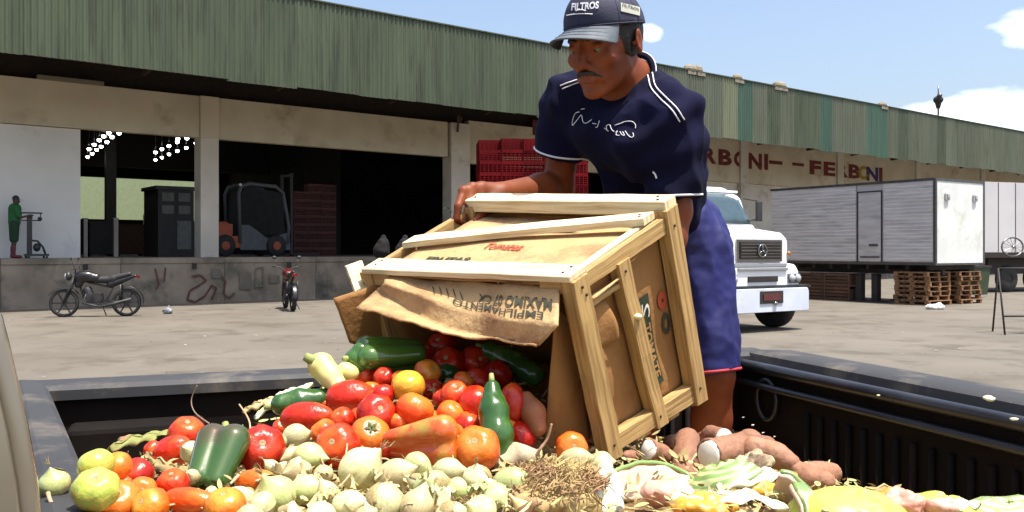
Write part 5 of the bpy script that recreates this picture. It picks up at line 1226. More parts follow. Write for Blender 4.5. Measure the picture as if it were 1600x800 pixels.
# ---------------------------------------------------------------- root clump
M_fib = mat('fibre_brown', srgb(140,104,78,.8), srgb(170,136,96,.8), rough=.9, scale=20, c3=srgb(190,168,110,.8), s3=8, t3=(.5,.62))
cl = thing('root_clump','brown fibrous root clump with soil in front of the crate','root clump',P(865,770,1.25))
s = SDF(P(865,770,1.25)-Vector((.1,.12,.1)),P(865,770,1.25)+Vector((.1,.12,.1)),.004); s.ell(P(868,775,1.25),(.062,.07,.034),M3((.25,0,1)),k=.02); s.ell(P(905,750,1.30),(.035,.04,.022),k=.03); s.ell(P(830,785,1.2),(.035,.04,.022),k=.03)
s.build('soil_core', M_fib, cl, disp=lambda p: mnoise.noise(p*40)*.009+mnoise.noise(p*130)*.004)
b = MB(); cc_ = P(868,770,1.24)
for i in range(900):
    a = rnd.uniform(0,6.28); e_ = rnd.random()**.7; q = cc_+Vector((math.cos(a)*.075*e_, math.sin(a)*.08*e_, .032*math.sqrt(max(0,1-e_*e_))+.004)); dr = Vector((rnd.uniform(-1,1), rnd.uniform(-1,1), rnd.uniform(-.25,.5))).normalized(); L_ = rnd.uniform(.008,.020)
    b.tube([q, q+dr*L_*.5+Vector((0,0,rnd.uniform(-.003,.004))), q+dr*L_+Vector((rnd.uniform(-.006,.006),)*3)], [.0013,.0011,.0006], 3, cap=False)
fb = b.build('root_fibres', M_fib, cl, world=True, kind='stuff')
# white finger roots
M_wr = mat('white_root', (.60,.60,.46), (.70,.70,.58), rough=.45, scale=10, c3=(.45,.46,.25), s3=9, t3=(.55,.7), bump=.3, bscale=40)
fg = thing('white_radish','bunch of white finger like radishes right of the brown root clump','radish',P(950,770,1.25))
for i,(x0_,y0_,x1_,y1_) in enumerate(((935,740,930,792),(944,738,943,800),(952,740,958,800),(958,745,968,795),(948,728,940,745))):
    q = [P(x0_,y0_,1.30),P((x0_+x1_)/2,(y0_+y1_)/2,1.265),P(x1_,y1_,1.24)]; s = SDF(np.min([np.array(p) for p in q],0)-.03,np.max([np.array(p) for p in q],0)+.03,.0028); s.chain(q,[.009,.0105,.007],.006); s.build('root', M_wr, fg, disp=lambda p: mnoise.noise(p*90)*.002)
# ---------------------------------------------------------------- cassava
M_cas = mat('cassava_bark', srgb(150,102,76,.75), srgb(178,130,100,.75), rough=.7, scale=7, detail=8, stretch=(1,1,1), c3=srgb(110,70,56,.8), s3=14, t3=(.52,.66), bump=.5, bscale=50, rvar=.1)
M_casw = mat('cassava_flesh', (.80,.79,.72), (.72,.70,.60), rough=.5, scale=20)
def cassava(lab, pts, rads, cut=None):
    t = thing('cassava_root', lab, 'cassava', pts[0]); s = SDF(np.min([np.array(p) for p in pts],0)-max(rads)*1.6, np.max([np.array(p) for p in pts],0)+max(rads)*1.6, .0035)
    clip = None
    if cut == 0: dd_ = (Vector(pts[0])-Vector(pts[1])).normalized(); clip = (Vector(pts[0]), dd_)
    for i in range(len(pts)-1): s.cone(pts[i], pts[i+1], rads[i], rads[i+1], .01, clip=clip if i == 0 else None)
    s.build('bark', M_cas, t, disp=lambda p: mnoise.noise(p*35)*.003+mnoise.noise(p*120)*.001)
    if cut == 0:
        b = MB(); b.lathe([(0,.004),(rads[0]*.7,.003),(rads[0]*.9,-.001),(rads[0]*.92,-.012)], 20, c=Vector(pts[0]), axis=Matrix(M3(dd_).tolist())); b.build('cut_end', M_casw, t, True, True)
    return t
cassava('thick cassava root standing nearly upright in the pile at right',[P(1074,688,1.72),P(1072,715,1.66),P(1070,745,1.6)],[.024,.024,.023])
cassava('thick level cassava root with a wide white cut end facing left',[P(1107,712,1.58),P(1150,706,1.62),P(1195,702,1.68)],[.031,.030,.026],0)
cassava('tapering cassava root ending right of the wide cut one',[P(1180,704,1.60),P(1212,712,1.58),P(1236,722,1.56)],[.026,.022,.015])
cassava('short cassava root with white ring cut at the top of the pile',[P(1132,684,1.80),P(1112,680,1.86),P(1095,684,1.9)],[.020,.018,.012],0)
cassava('cassava root with peeled white tip next to the crate foot',[P(1012,702,1.66),P(1030,708,1.68),P(1052,722,1.68)],[.022,.018,.014],0)
cassava('brown cassava root behind the upright one near the crate',[P(1046,692,1.8),P(1062,690,1.84),P(1085,694,1.88)],[.014,.016,.014])
cassava('knobbly cassava root at the back of the right hand pile',[P(1150,690,1.84),P(1172,686,1.85),P(1200,694,1.82)],[.018,.019,.012])
cassava('far right cassava root showing a small round white cut end',[P(1306,738,1.62),P(1282,742,1.6),P(1258,736,1.56)],[.016,.022,.016],0)
cassava('small cassava stub left of the crate foot by the white tip',[P(978,712,1.62),P(990,712,1.64)],[.009,.010])
cassava('reddish cassava root under the far right one',[P(1240,730,1.56),P(1262,748,1.54),P(1288,752,1.52)],[.016,.02,.017])
b = MB(); b.ball(P(1014,698,1.65),(.024,.022,.026),12,9); 
# ---------------------------------------------------------------- melon rinds, husks, pumpkin pieces
def stripe_mat(nm, a, b_, sc=6.0, rough=.25, coat=.4):
    m = mat(nm, a, b_, rough=rough, coat=coat, scale=1.0); n, l = m.node_tree.nodes, m.node_tree.links; bs = n['Principled BSDF']
    t = n.new('ShaderNodeUVMap'); wv = n.new('ShaderNodeTexWave'); wv.inputs['Scale'].default_value = sc; wv.inputs['Distortion'].default_value = 4; wv.inputs['Detail'].default_value = 4; wv.inputs['Detail Scale'].default_value = 2.0; wv.bands_direction = 'Y'
    l.new(t.outputs[0], wv.inputs['Vector']); rp = n.new('ShaderNodeValToRGB'); rp.color_ramp.elements[0].color = (*a,1); rp.color_ramp.elements[1].color = (*b_,1); rp.color_ramp.elements[0].position = .4; rp.color_ramp.elements[1].position = .62
    l.new(wv.outputs['Fac'], rp.inputs[0]); l.new(rp.outputs[0], bs.inputs['Base Color']); return m
M_wm = stripe_mat('watermelon_skin', (.20,.31,.09), (.50,.55,.24), 1.3); M_rindin = mat('rind_inside', (.62,.50,.32), (.60,.34,.26), rough=.4, scale=9, coat=.2); M_mel = mat('melon_yellow', (.60,.58,.06), (.50,.56,.12), rough=.35, coat=.2, scale=7, bump=.3, bscale=40, c3=(.36,.28,.05), s3=14, t3=(.56,.68)); M_pump = mat('pumpkin_flesh', (.75,.28,.02), (.66,.40,.06), rough=.4, scale=16, bump=.4, coat=.2); M_pinkf = mat('pink_flesh', (.62,.24,.18), (.70,.44,.32), rough=.35, scale=14, coat=.3, bump=.3); M_corn = mat('corn_husk', (.70,.70,.50), (.60,.62,.36), rough=.55, scale=3, stretch=(1,1,1), bump=.3, bscale=30, detail=8)
def rind(nm, lab, cat, ctr, Mx, rad, a0, a1, b0, b1, th, m_out, m_in, inner=True):
    """curved slice of rind: part of an ellipsoid shell with the flesh as second part"""
    t = thing(nm, lab, cat, ctr); M_ = Matrix(Mx.tolist()) if not isinstance(Mx, Matrix) else Mx; c = Vector(ctr)
    def f(r):
        def g(u, v):
            a = a0+(a1-a0)*u; e = b0+(b1-b0)*v; k = r*(1+.10*mnoise.noise(Vector((a*1.6,e*2.2,ctr[0]*9))))
            return c+M_ @ Vector((rad[0]*k*math.cos(e)*math.cos(a), rad[1]*k*math.cos(e)*math.sin(a), rad[2]*k*math.sin(e)))
        return g
    b = MB(); b.shell(f(1.0), 22, 12, th); b.build('skin', m_out, t, True, True)
    if inner: b = MB(); b.shell(f(1.0-th*1.1/min(rad)), 22, 12, th*1.1); b.build('flesh', m_in, t, True, True)
    return t
I3 = Matrix.Identity(3)
ra = thing('watermelon_rind','arched watermelon rind slice showing pinkish flesh left of the cassava','melon rind',P(1018,750,1.4))
arc = [(946,752,1.34),(965,735,1.37),(1000,724,1.40),(1040,726,1.42),(1075,742,1.42),(1100,765,1.38)]
def arcp(u):
    k = u*5; i = min(int(k),4); f_ = k-i; return P(arc[i][0]*(1-f_)+arc[i+1][0]*f_, arc[i][1]*(1-f_)+arc[i+1][1]*f_, arc[i][2]*(1-f_)+arc[i+1][2]*f_)
b = MB(); b.shell(lambda u,v: arcp(u)+Vector((0,.012+.02*(1-v),.002-.012*(1-v)))+Vector((0,-.012,0))*v+Vector((0,0,.0022*mnoise.noise(Vector((u*9,v*3,0))))), 24, 4, .006); b.build('skin', M_wm, ra, True, True)
b = MB(); b.shell(lambda u,v: arcp(u)+Vector((0,-.004-.035*v*math.sin(math.pi*u)**.4,-.004-.042*v*math.sin(math.pi*u)**.5+.004*mnoise.noise(Vector((u*8,v*4,4))))), 24, 8, .008); b.build('flesh', M_rindin, ra, True, True)
rind('watermelon_rind','long green striped watermelon rind sloping down at bottom right','melon rind',P(1175,815,1.26),Matrix.Rotation(R(28),3,'Y'),(.115,.09,.085),R(-70),R(70),R(-30),R(70),.006,M_wm,M_rindin)
rind('melon_rind','green melon rind edge tucked behind the orange pumpkin piece','melon rind',P(1140,765,1.38),Matrix.Rotation(R(-20),3,'Y'),(.065,.05,.045),R(150),R(330),R(20),R(80),.005,M_wm,M_rindin)
rind('melon_half','bright yellow green melon half at the bottom right','melon',P(1335,838,1.22),Matrix.Rotation(R(8),3,'Y'),(.09,.08,.062),R(0),R(360),R(0),R(89),.006,M_mel,M_rindin)
rind('melon_half','speckled pale green melon at the right edge of the bed','melon',P(1580,838,1.26),Matrix.Rotation(R(-5),3,'Y'),(.10,.09,.048),R(0),R(360),R(0),R(89),.006,stripe_mat('melon_speckled',(.50,.60,.34),(.40,.52,.16),3.0),M_rindin)
rind('melon_rind','yellow melon rind strip at the bottom between the two melons','melon rind',P(1470,835,1.25),Matrix.Rotation(R(5),3,'Y'),(.075,.07,.052),R(0),R(360),R(10),R(89),.005,M_mel,M_rindin)
def chunk(nm, lab, cat, px, py, d, r_, m, M_=None, am=.25, fr=30):
    c = P(px,py,d); t = thing(nm, lab, cat, c); e = max(r_)*1.5; s = SDF(c-Vector((e,)*3), c+Vector((e,)*3), .0032); s.ell(c, r_, M_, .01)
    s.build('flesh', m, t, disp=lambda p: mnoise.noise(p*fr)*am*min(r_)+mnoise.noise(p*fr*3)*am*.3*min(r_)); return t
chunk('pumpkin_piece','orange pumpkin piece wrapped in a pale husk at right','pumpkin',1185,757,1.36,(.036,.03,.014),M_pump,M3((.2,-.3,1)),.5,40)
chunk('pumpkin_piece','orange scrap of pumpkin at the bottom edge below the pink flesh','pumpkin',1100,790,1.2,(.05,.03,.016),M_pump,None,.6,40)
chunk('melon_flesh','wet pink melon flesh under the arched rind','melon flesh',1028,772,1.24,(.024,.026,.018),M_pinkf,None,.4,50)
chunk('melon_flesh','pale pink melon flesh torn open at the bottom right','melon flesh',1412,790,1.22,(.03,.03,.022),M_pinkf,None,.5,50)
chunk('cabbage_core','pale cabbage core between pink flesh and orange scrap','cabbage',1062,770,1.27,(.02,.02,.014),M_corn,None,.5,60)
chunk('ginger_lump','cream knobbly ginger lump on top of the cassava pile','ginger',1180,722,1.50,(.030,.026,.014),M_soil,M3((-.2,-.2,1)),.8,60)
chunk('ginger_lump','brown crumbly lump inside the husk beside the striped rind','ginger',1222,765,1.38,(.024,.02,.022),mat('crumbly_brown', srgb(150,110,50,.8), srgb(190,160,90,.8), rough=.9, scale=30, bump=.8),None,.8,70)
leafstrip('corn_husk','long pale husk curling over the orange pumpkin piece','husk',[P(1120,768,1.34),P(1160,750,1.35),P(1200,742,1.37),P(1235,752,1.38)],.022,M_corn)
leafstrip('corn_husk','thin husk edge running along the bottom under the pumpkin piece','husk',[P(1050,778,1.22),P(1110,782,1.2),P(1170,775,1.2),P(1230,800,1.2)],.016,M_corn)
leafstrip('corn_husk','pale husk leaf at the left end of the heap crest','husk',[P(400,655,1.78),P(440,618,1.8),P(490,603,1.82)],.014,M_corn)
leafstrip('corn_husk','dry twisted husk leaf left of the crest against the dark wall','husk',[P(380,645,1.78),P(410,630,1.8),P(450,618,1.82)],.010,M_husk)
leafstrip('cabbage_leaf','wilted leaf above the wrinkled tomato by the bed corner','leaf',[P(170,705,1.5),P(205,690,1.56),P(240,682,1.6),P(290,672,1.62)],.014,mat('wilted_leaf', srgb(150,160,90,.8), srgb(120,110,60,.8), rough=.8, scale=20))
chunk('dry_stalk','gnarled brown dry stalk end at the left of the heap','stalk',196,688,1.56,(.020,.012,.010),M_fib,M3((1,0,.9)),.9,60)
leafstrip('corn_husk','straw coloured husk lying flat beside the wrinkled tomato','husk',[P(230,712,1.5),P(262,732,1.42),P(300,735,1.4)],.012,M_husk)
leafstrip('corn_husk','pale husk strip curling between the bell pepper and dark tomato','husk',[P(345,684,1.46),P(375,678,1.46),P(402,682,1.46)],.007,mat('pink_husk', srgb(220,160,110,.9), srgb(200,140,90,.9), rough=.6))
leafstrip('cabbage_leaf','torn pale leaf lying across the bright yellow green melon half','leaf',[P(1275,800,1.22),P(1310,782,1.22),P(1350,776,1.22),P(1385,790,1.22)],.014,M_sc1)
leafstrip('corn_husk','brown edged husk strip behind the pale pink melon flesh','husk',[P(1345,772,1.26),P(1380,768,1.27),P(1420,776,1.27),P(1455,792,1.26)],.012,M_husk)
leafstrip('corn_husk','husk strip lying over the yellow rind by the speckled melon','husk',[P(1450,800,1.2),P(1490,788,1.2),P(1530,792,1.2)],.012,M_corn)
chunk('melon_flesh','small orange pink melon scrap left of the speckled melon','melon flesh',1470,792,1.2,(.022,.018,.010),M_pinkf,None,.6,60)
chunk('melon_flesh','orange melon scrap beside the husk strip at bottom right','melon flesh',1388,778,1.24,(.018,.014,.010),M_pump,None,.6,60)
# dangling roots and strings
M_str = mat('root_string', srgb(206,170,130,.9), srgb(180,140,104,.9), rough=.7, scale=40)
def string(lab, q, r_=.0016, m=None):
    pts = [P(*p) for p in q]; out = []
    for i in range(len(pts)-1):
        p0, p1, p2, p3 = pts[max(i-1,0)], pts[i], pts[i+1], pts[min(i+2,len(pts)-1)]
        for k in range(6):
            t_ = k/6; out.append(.5*((2*p1)+(-p0+p2)*t_+(2*p0-5*p1+4*p2-p3)*t_*t_+(-p0+3*p1-3*p2+p3)*t_**3))
    out.append(pts[-1]); c = Vector(pts[0]); b = MB(); b.tube([p-c for p in out], [r_*(1-.4*i/len(out)) for i in range(len(out))], 6)
    o = b.build('root_string', m or M_str, None, True); o.location = c; tag(o, lab, 'root'); return o
string('thin curly root rising against the dark bed wall at left',[(327,662,1.62),(305,645,1.66),(299,625,1.68),(308,602,1.68)],.0015,mat('root_grey', srgb(140,116,96,.8), rough=.7))
string('long looping root falling over the big dark red tomato',[(374,632,1.6),(390,660,1.46),(390,700,1.40),(405,730,1.36),(424,752,1.33)])
string('arched root hooked over the largest white onion',[(586,700,1.36),(588,715,1.33),(606,718,1.33),(618,730,1.33),(623,742,1.33)],.0018)
string('forked root left arm crossing the split red tomato',[(500,712,1.36),(508,730,1.34),(520,742,1.33)])
string('forked root right arm crossing the split red tomato',[(543,690,1.38),(540,712,1.35),(532,738,1.33)])
string('curly root under the tail of the ripening pepper',[(665,705,1.42),(682,692,1.41),(702,698,1.41),(710,725,1.38)],.0017)
string('root thread trailing from the lone onion on the rail',[(75,770,1.05),(80,785,1.04),(95,797,1.03),(120,802,1.03)],.0028)
string('gnarled twig standing up from the yam by the crate',[(838,712,1.46),(845,700,1.46),(856,684,1.47),(862,662,1.47)],.0032,mat('twig_brown', srgb(190,150,120,.8), srgb(120,84,62,.8), rough=.8, scale=60))
string('small curled root near the brown clump base',[(455,745,1.3),(462,728,1.31),(470,740,1.3),(466,756,1.28)],.002)
string('pale thread root looping over onions at bottom left',[(480,800,1.12),(500,776,1.18),(530,760,1.2),(548,740,1.26)],.0022)
string('pale thread root across the onions at bottom centre',[(640,800,1.12),(662,780,1.15),(668,760,1.2),(690,752,1.24)],.0018)
string('pinkish root loop on the bottom left tomatoes',[(245,795,1.12),(290,786,1.13),(330,800,1.12)],.0018)
# tiny bright chips on the bed side near the leg
for i,(px,py) in enumerate(((1161,652),(1176,664),(1192,676),(1210,682))):
    o = chunk('peel_chip', 'white peel chip stuck on the dark bed wall, '+('topmost','second','third','lowest')[i]+' of four in a row', 'peel chip', px, py, 2.36-.08*i, (.006,.003,.003), M_casw, None, .3, 80)
for i,(px,py,d,s_) in enumerate(((1545,622,1.56,.012),(1585,655,1.42,.008),(1372,618,2.0,.006))):
    chunk('peel_chip', ('crumpled pale peel scrap lying on the right rail','small pale scrap on the right rail at the picture edge','tiny pale scrap on the liner lip of the right wall')[i], 'peel chip', px, py, d, (s_,s_*.8,s_*.4), M_corn, None, .6, 90)
# ================================================================ WOODEN CRATE BEING TIPPED
CC = {(0,1,0): P(575,427,1.855), (1,1,0): P(882,440,1.495), (1,1,1): P(1045,328,1.715), (0,1,1): P(750,322,2.074), (1,0,0): P(938,708,1.593), (1,0,1): P(1090,612,1.812)}
CC[(0,0,0)] = CC[(1,0,0)]+CC[(0,1,0)]-CC[(1,1,0)]; CC[(0,0,1)] = CC[(1,0,1)]+CC[(0,1,1)]-CC[(1,1,1)]
def tri(u, v, w_):
    r = Vector((0,0,0))
    for (i,j,k), c in CC.items(): r += c*((u if i else 1-u)*(v if j else 1-v)*(w_ if k else 1-w_))
    return r
def wood_mat(nm, a, b_, dark):
    m = bpy.data.materials.new(nm); m.use_nodes = True; n, l = m.node_tree.nodes, m.node_tree.links; bs = n['Principled BSDF']; bs.inputs['Roughness'].default_value = .75
    uv = n.new('ShaderNodeUVMap'); mp_ = n.new('ShaderNodeMapping'); mp_.inputs['Scale'].default_value = (6,120,1); l.new(uv.outputs[0], mp_.inputs[0])
    oi = n.new('ShaderNodeObjectInfo'); ml = n.new('ShaderNodeMath'); ml.operation = 'MULTIPLY'; ml.inputs[1].default_value = 30; l.new(oi.outputs['Random'], ml.inputs[0]); cb_ = n.new('ShaderNodeCombineXYZ'); l.new(ml.outputs[0], cb_.inputs[0]); l.new(ml.outputs[0], cb_.inputs[1]); l.new(cb_.outputs[0], mp_.inputs['Location'])
    n1 = n.new('ShaderNodeTexNoise'); n1.inputs['Scale'].default_value = 1; n1.inputs['Detail'].default_value = 8; n1.inputs['Distortion'].default_value = .6; l.new(mp_.outputs[0], n1.inputs['Vector'])
    rp = n.new('ShaderNodeValToRGB'); rp.color_ramp.elements[0].position = .38; rp.color_ramp.elements[1].position = .56; rp.color_ramp.elements[0].color = (*dark,1); rp.color_ramp.elements[1].color = (*b_,1); e = rp.color_ramp.elements.new(.48); e.color = (*a,1); l.new(n1.outputs['Fac'], rp.inputs[0])
    tc_ = n.new('ShaderNodeTexCoord'); n2 = n.new('ShaderNodeTexNoise'); n2.inputs['Scale'].default_value = 9; n2.inputs['Detail'].default_value = 6; l.new(tc_.outputs['Object'], n2.inputs['Vector']); mr = n.new('ShaderNodeMapRange'); mr.inputs['From Min'].default_value = .55; mr.inputs['From Max'].default_value = .75; mr.inputs['To Max'].default_value = .6; l.new(n2.outputs['Fac'], mr.inputs['Value'])
    mx = n.new('ShaderNodeMix'); mx.data_type = 'RGBA'; mx.inputs['B'].default_value = (*dark,1); l.new(mr.outputs[0], mx.inputs['Factor']); l.new(rp.outputs[0], mx.inputs['A']); l.new(mx.outputs['Result'], bs.inputs['Base Color'])
    bp = n.new('ShaderNodeBump'); bp.inputs['Strength'].default_value = .5; bp.inputs['Distance'].default_value = .003; l.new(n1.outputs['Fac'], bp.inputs['Height']); l.new(bp.outputs[0], bs.inputs['Normal']); return m
M_wood = wood_mat('crate_wood', (.38,.235,.085), (.44,.28,.105), (.27,.16,.055)); M_wood_lit = wood_mat('crate_wood_lit', (.66,.56,.34), (.72,.63,.41), (.52,.40,.22))  # paler copy puts the sunlight on the top pieces into the wood colour
M_card = mat('cardboard', srgb(176,124,66,.6), srgb(190,138,78,.6), rough=.85, scale=5, detail=8, c3=srgb(140,92,50,.75), s3=7, t3=(.55,.72), bump=.2, bscale=80)
M_cardl = mat('cardboard_pale', srgb(208,168,114,.7), srgb(222,184,130,.7), rough=.85, scale=6, detail=8, c3=srgb(160,116,76,.7), s3=7, t3=(.52,.7), bump=.35, bscale=90)
M_ink = mat('print_black', (.03,.035,.02), (.05,.05,.03), rough=.8); M_inkg = mat('print_green', srgb(48,70,40,.6), srgb(40,60,36,.6), rough=.8, scale=30, c3=srgb(90,80,50), s3=30, t3=(.55,.7)); M_inkr = mat('print_red', srgb(190,84,50,.8), srgb(170,60,36,.8), rough=.8)
ck = thing('wooden_crate', 'wooden slatted crate tipped forward with a torn cardboard lining pouring tomatoes', 'crate', tri(.5,0,.5))
sd_n = 0
def piece(nm, m, u, v, w_, ax, lab=None, seg=6, wob=.0008):
    global sd_n; sd_n += 1
    b = MB(); b.hexa(tri, u, v, w_, 9, .0006, sd_n, ax); o = b.build(nm, m, ck, world=True, label=lab); bv = o.modifiers.new('bevel','BEVEL'); bv.width = .0012; bv.segments = 1; bv.limit_method = 'ANGLE'; bv.angle_limit = R(50); return o
# top face slats (long direction u)
piece('slat', M_wood_lit, (-.025,1.03), (1.0,1.035), (-.015,.135), 0)
def tri_mid(u, v, w_):   # slanted broken slat
    return tri(u, v+.0, .40+.40*u+w_)
b = MB(); b.hexa(tri_mid, (-.03,1.0), (1.004,1.04), (-.055,.055), 10, .0007, 51, 0); o = b.build('slat', M_wood_lit, ck, world=True, label='slanted slat nailed crookedly across the middle')
piece('slat', M_wood_lit, (-.02,1.03), (1.002,1.075), (.90,1.02), 0)
# end frames
for e0, e1 in ((.985,1.03), (-.03,.015)):
    piece('top_rail', M_wood_lit if e0 > .5 else M_wood, (e0-.035,e0+.0), (.925,.997), (.01,.99), 2)
    piece('bottom_rail', M_wood, (e0,e1), (-.02,.075), (.10,.90), 2)
    piece('corner_post', M_wood, (e0,e1+.01), (-.05,1.0), (-.01,.115), 1)
    piece('corner_post', M_wood, (e0,e1+.01), (-.04,1.03), (.885,1.01), 1)
b = MB(); b.hexa(lambda u,v,w_: tri(u,v,.42+.10*(1-v)+w_), (.99,1.035), (-.03,.93), (-.05,.055), 9, .0012, 77, 1); b.build('middle_post', M_wood, ck, world=True, label='crooked middle post with a bright knot')
b = MB(); b.hexa(lambda u,v,w_: tri(u,v,.5+w_), (-.04,.0), (-.03,.98), (-.05,.05), 8, .0015, 78, 1); b.build('middle_post', M_wood, ck, world=True)
b = MB(); b.ball(tri(1.035,.62,.46), (.010,.010,.006), 8, 6); b.build('knot', M_wood_lit, ck, True, True)
# upper end rail on the right face, pale edge visible
piece('end_slat', M_wood, (1.0,1.028), (.915,.998), (.118,.882), 2)
piece('end_slat', M_wood, (1.0,1.02), (.80,.83), (.13,.44), 2)
# back and bottom slats
for w0 in (.0,.3,.6,.88): piece('bottom_slat', M_wood, (-.02,1.02), (-.045,-.004), (w0,w0+.13), 0)
for v0 in (.05,.35,.65,.88): piece('back_slat', M_wood, (-.02,1.02), (v0,v0+.13), (1.012,1.04), 0)
# nails
M_nail = mat('nail_head', srgb(70,60,54), srgb(90,70,60), rough=.6, metal=.5)
tn = (tri(.5,1.1,.5)-tri(.5,1,.5)).normalized(); en = (tri(1.1,.5,.5)-tri(1,.5,.5)).normalized()
for (u_,v_,w_,n_) in ((.985,1.036,.03,tn),(.985,1.036,.10,tn),(.02,1.036,.05,tn),(.02,1.036,.10,tn),(.99,1.077,.93,tn),(.97,1.077,.98,tn),(.02,1.077,.95,tn),(.96,1.041,.80,tn),(.97,1.041,.77,tn),(1.042,.95,.05,en),(1.042,.90,.07,en),(1.042,.04,.05,en),(1.042,.94,.94,en),(1.042,.05,.94,en),(1.037,.88,.43,en),(1.037,.03,.51,en)):
    b = MB(); q = tri(u_,v_,w_); b.lathe([(0,.0012),(.0028,.001),(.003,-.001)], 8, c=q, axis=Matrix(M3(n_).tolist())); b.build('nail', M_nail, ck, True, True)
# inner short cleats at the front
piece('cleat', M_wood, (.89,.983), (.93,.998), (.0,.06), 2); piece('cleat', M_wood, (.02,.12), (.92,.998), (.0,.08), 2)
# post end sticking out on the left
q = [P(541,416,1.90), P(566,407,1.93), P(580,448,1.89), P(556,458,1.86)]
b = MB(); nn_ = Vector((-.3,.9,0))*.03; b.add([p for p in q]+[p+nn_ for p in q], [(0,1,2,3),(7,6,5,4),(0,4,5,1),(1,5,6,2),(2,6,7,3),(3,7,4,0)], [[(0,0),(.03,0),(.03,.05),(0,.05)]]*6); b.build('post_end', M_wood_lit, ck, world=True, label='split post end sticking out at the left', bevel=.001)
# cardboard lining panels
def card(nm, fn, m=M_card, th=.004, nu=14, nv=10, lab=None):
    b = MB(); b.shell(fn, nu, nv, th); return b.build(nm, m, ck, True, True, label=lab)
wv = lambda a, b_, s_=.004: s_*mnoise.noise(Vector((a*3,b_*3,s_*900)))
card('lining_top', lambda u,v: tri(.03+.90*u, .965+.012*math.sin(v*5)+.02*mnoise.noise(Vector((u*3,v*3,1))), .04+.93*v), M_cardl, lab='pale printed cardboard under the top slats')
def fold(u,v):
    p = tri(.972+.012*mnoise.noise(Vector((u*4,v*4,9))), .03+.90*u, .08+.88*v); return p
card('lining_end', fold, M_card, lab='brown cardboard end panel with green label')
card('lining_end', lambda u,v: tri(.03, .03+.92*u, .06+.9*v)); card('lining_back', lambda u,v: tri(.04+.92*u, .03+.93*v, .975)); card('lining_bottom', lambda u,v: tri(.04+.92*u, .03, .05+.92*v))
# torn corner folded outwards on the end panel with dark gap
b = MB(); b.shell(lambda u,v: tri(.995+.02*math.sin(u*3)*v, .80-.24*u-.03*v, .12+.17*v+.05*u*v), 8, 8, .003); b.build('torn_flap', M_card, ck, True, True)
b = MB(); b.shell(lambda u,v: tri(1.0+.03*v, .845-.012*u+.03*v*u, .14+.26*u), 8, 3, .004); b.build('torn_edge', M_cardl, ck, True, True)
# inner side flap at right front opening and left flap
def quadfn(a, b_, c, d, bul=Vector((0,0,0))):
    return lambda u,v: (a*(1-u)+b_*u)*(1-v)+(d*(1-u)+c*u)*v+bul*math.sin(math.pi*u)*math.sin(math.pi*v)+Vector((0,0,1))*.003*mnoise.noise(Vector((u*5,v*5,2)))
card('side_flap', quadfn(P(868,482,1.54),P(898,505,1.60),P(925,705,1.64),P(848,718,1.60),Vector((-.01,-.02,0))), M_card, lab='brown inner flap standing inside the right front corner')
card('side_flap', quadfn(P(521,466,1.80),P(604,440,1.87),P(628,560,1.96),P(547,536,1.84),Vector((-.01,-.015,0))), M_card, lab='brown cardboard flap hanging open at the left of the crate')
card('side_flap', quadfn(P(600,445,1.90),P(700,452,1.93),P(716,560,2.06),P(622,560,1.97)), M_card)
# drooping printed front flap
R0 = [(604,434),(680,437),(740,441),(800,445),(874,450)]; R1 = [(600,443),(665,466),(735,490),(790,499),(872,509)]; R2 = [(588,454),(645,487),(697,516),(770,529),(842,541)]; R3 = [(557,482),(625,499),(692,521),(768,531),(838,542)]
def row(rw, s_):
    k = s_*(len(rw)-1); i = min(int(k), len(rw)-2); f_ = k-i; return (rw[i][0]*(1-f_)+rw[i+1][0]*f_, rw[i][1]*(1-f_)+rw[i+1][1]*f_)
def flap(u, v):
    d0 = 1.825-.31*u; ds = [d0, d0-.055, d0-.030, d0-.030-.055*(1-u)**1.2]; rows_ = [row(rw, u) for rw in (R0,R1,R2,R3)]
    ks = [0,.5,.8,1.0]; i = 0 if v < .5 else (1 if v < .8 else 2); f_ = (v-ks[i])/(ks[i+1]-ks[i]); a, b_ = rows_[i], rows_[i+1]
    px, py, d = a[0]*(1-f_)+b_[0]*f_, a[1]*(1-f_)+b_[1]*f_, ds[i]*(1-f_)+ds[i+1]*f_
    if v > .97: py += 3*mnoise.noise(Vector((u*14,0,0)))
    p = P(px, py, d); return p+Vector((0,.4,1))*(.005*mnoise.noise(Vector((u*7,v*4,0)))+.0035*abs(mnoise.noise(Vector((u*16,v*9,3)))))
card('front_flap', flap, M_cardl, .0035, 48, 20, 'pale printed cardboard flap drooping over the tomatoes')
def print_on(txt, fn, w_, h_, m, bold=.02, nm='print'):
    vs, fs = text_mesh(txt, 1.0, 0, bold); xs = [v.x for v in vs]; ys = [v.y for v in vs]
    b = MB(); b.add([fn((v.x-min(xs))/(max(xs)-min(xs)), (v.y-min(ys))/(max(ys)-min(ys))) for v in vs], fs); return b.build(nm, m, ck, world=True)
upz = Vector((-.25,-.35,.9)).normalized()
def flapfn(u0, v0, u1, v1): return lambda x,y: flap(u0+(u1-u0)*x, v0+(v1-v0)*y)+upz*.0045
print_on('MAXIMO 07 CX', flapfn(.97,.20,.55,.33), 1, 1, M_ink, .02)
print_on('EMPILHAMENTO', flapfn(.93,.36,.40,.46), 1, 1, M_ink, .02)
print_on('/////', flapfn(.46,.36,.26,.22), 1, 1, M_ink, -.01)
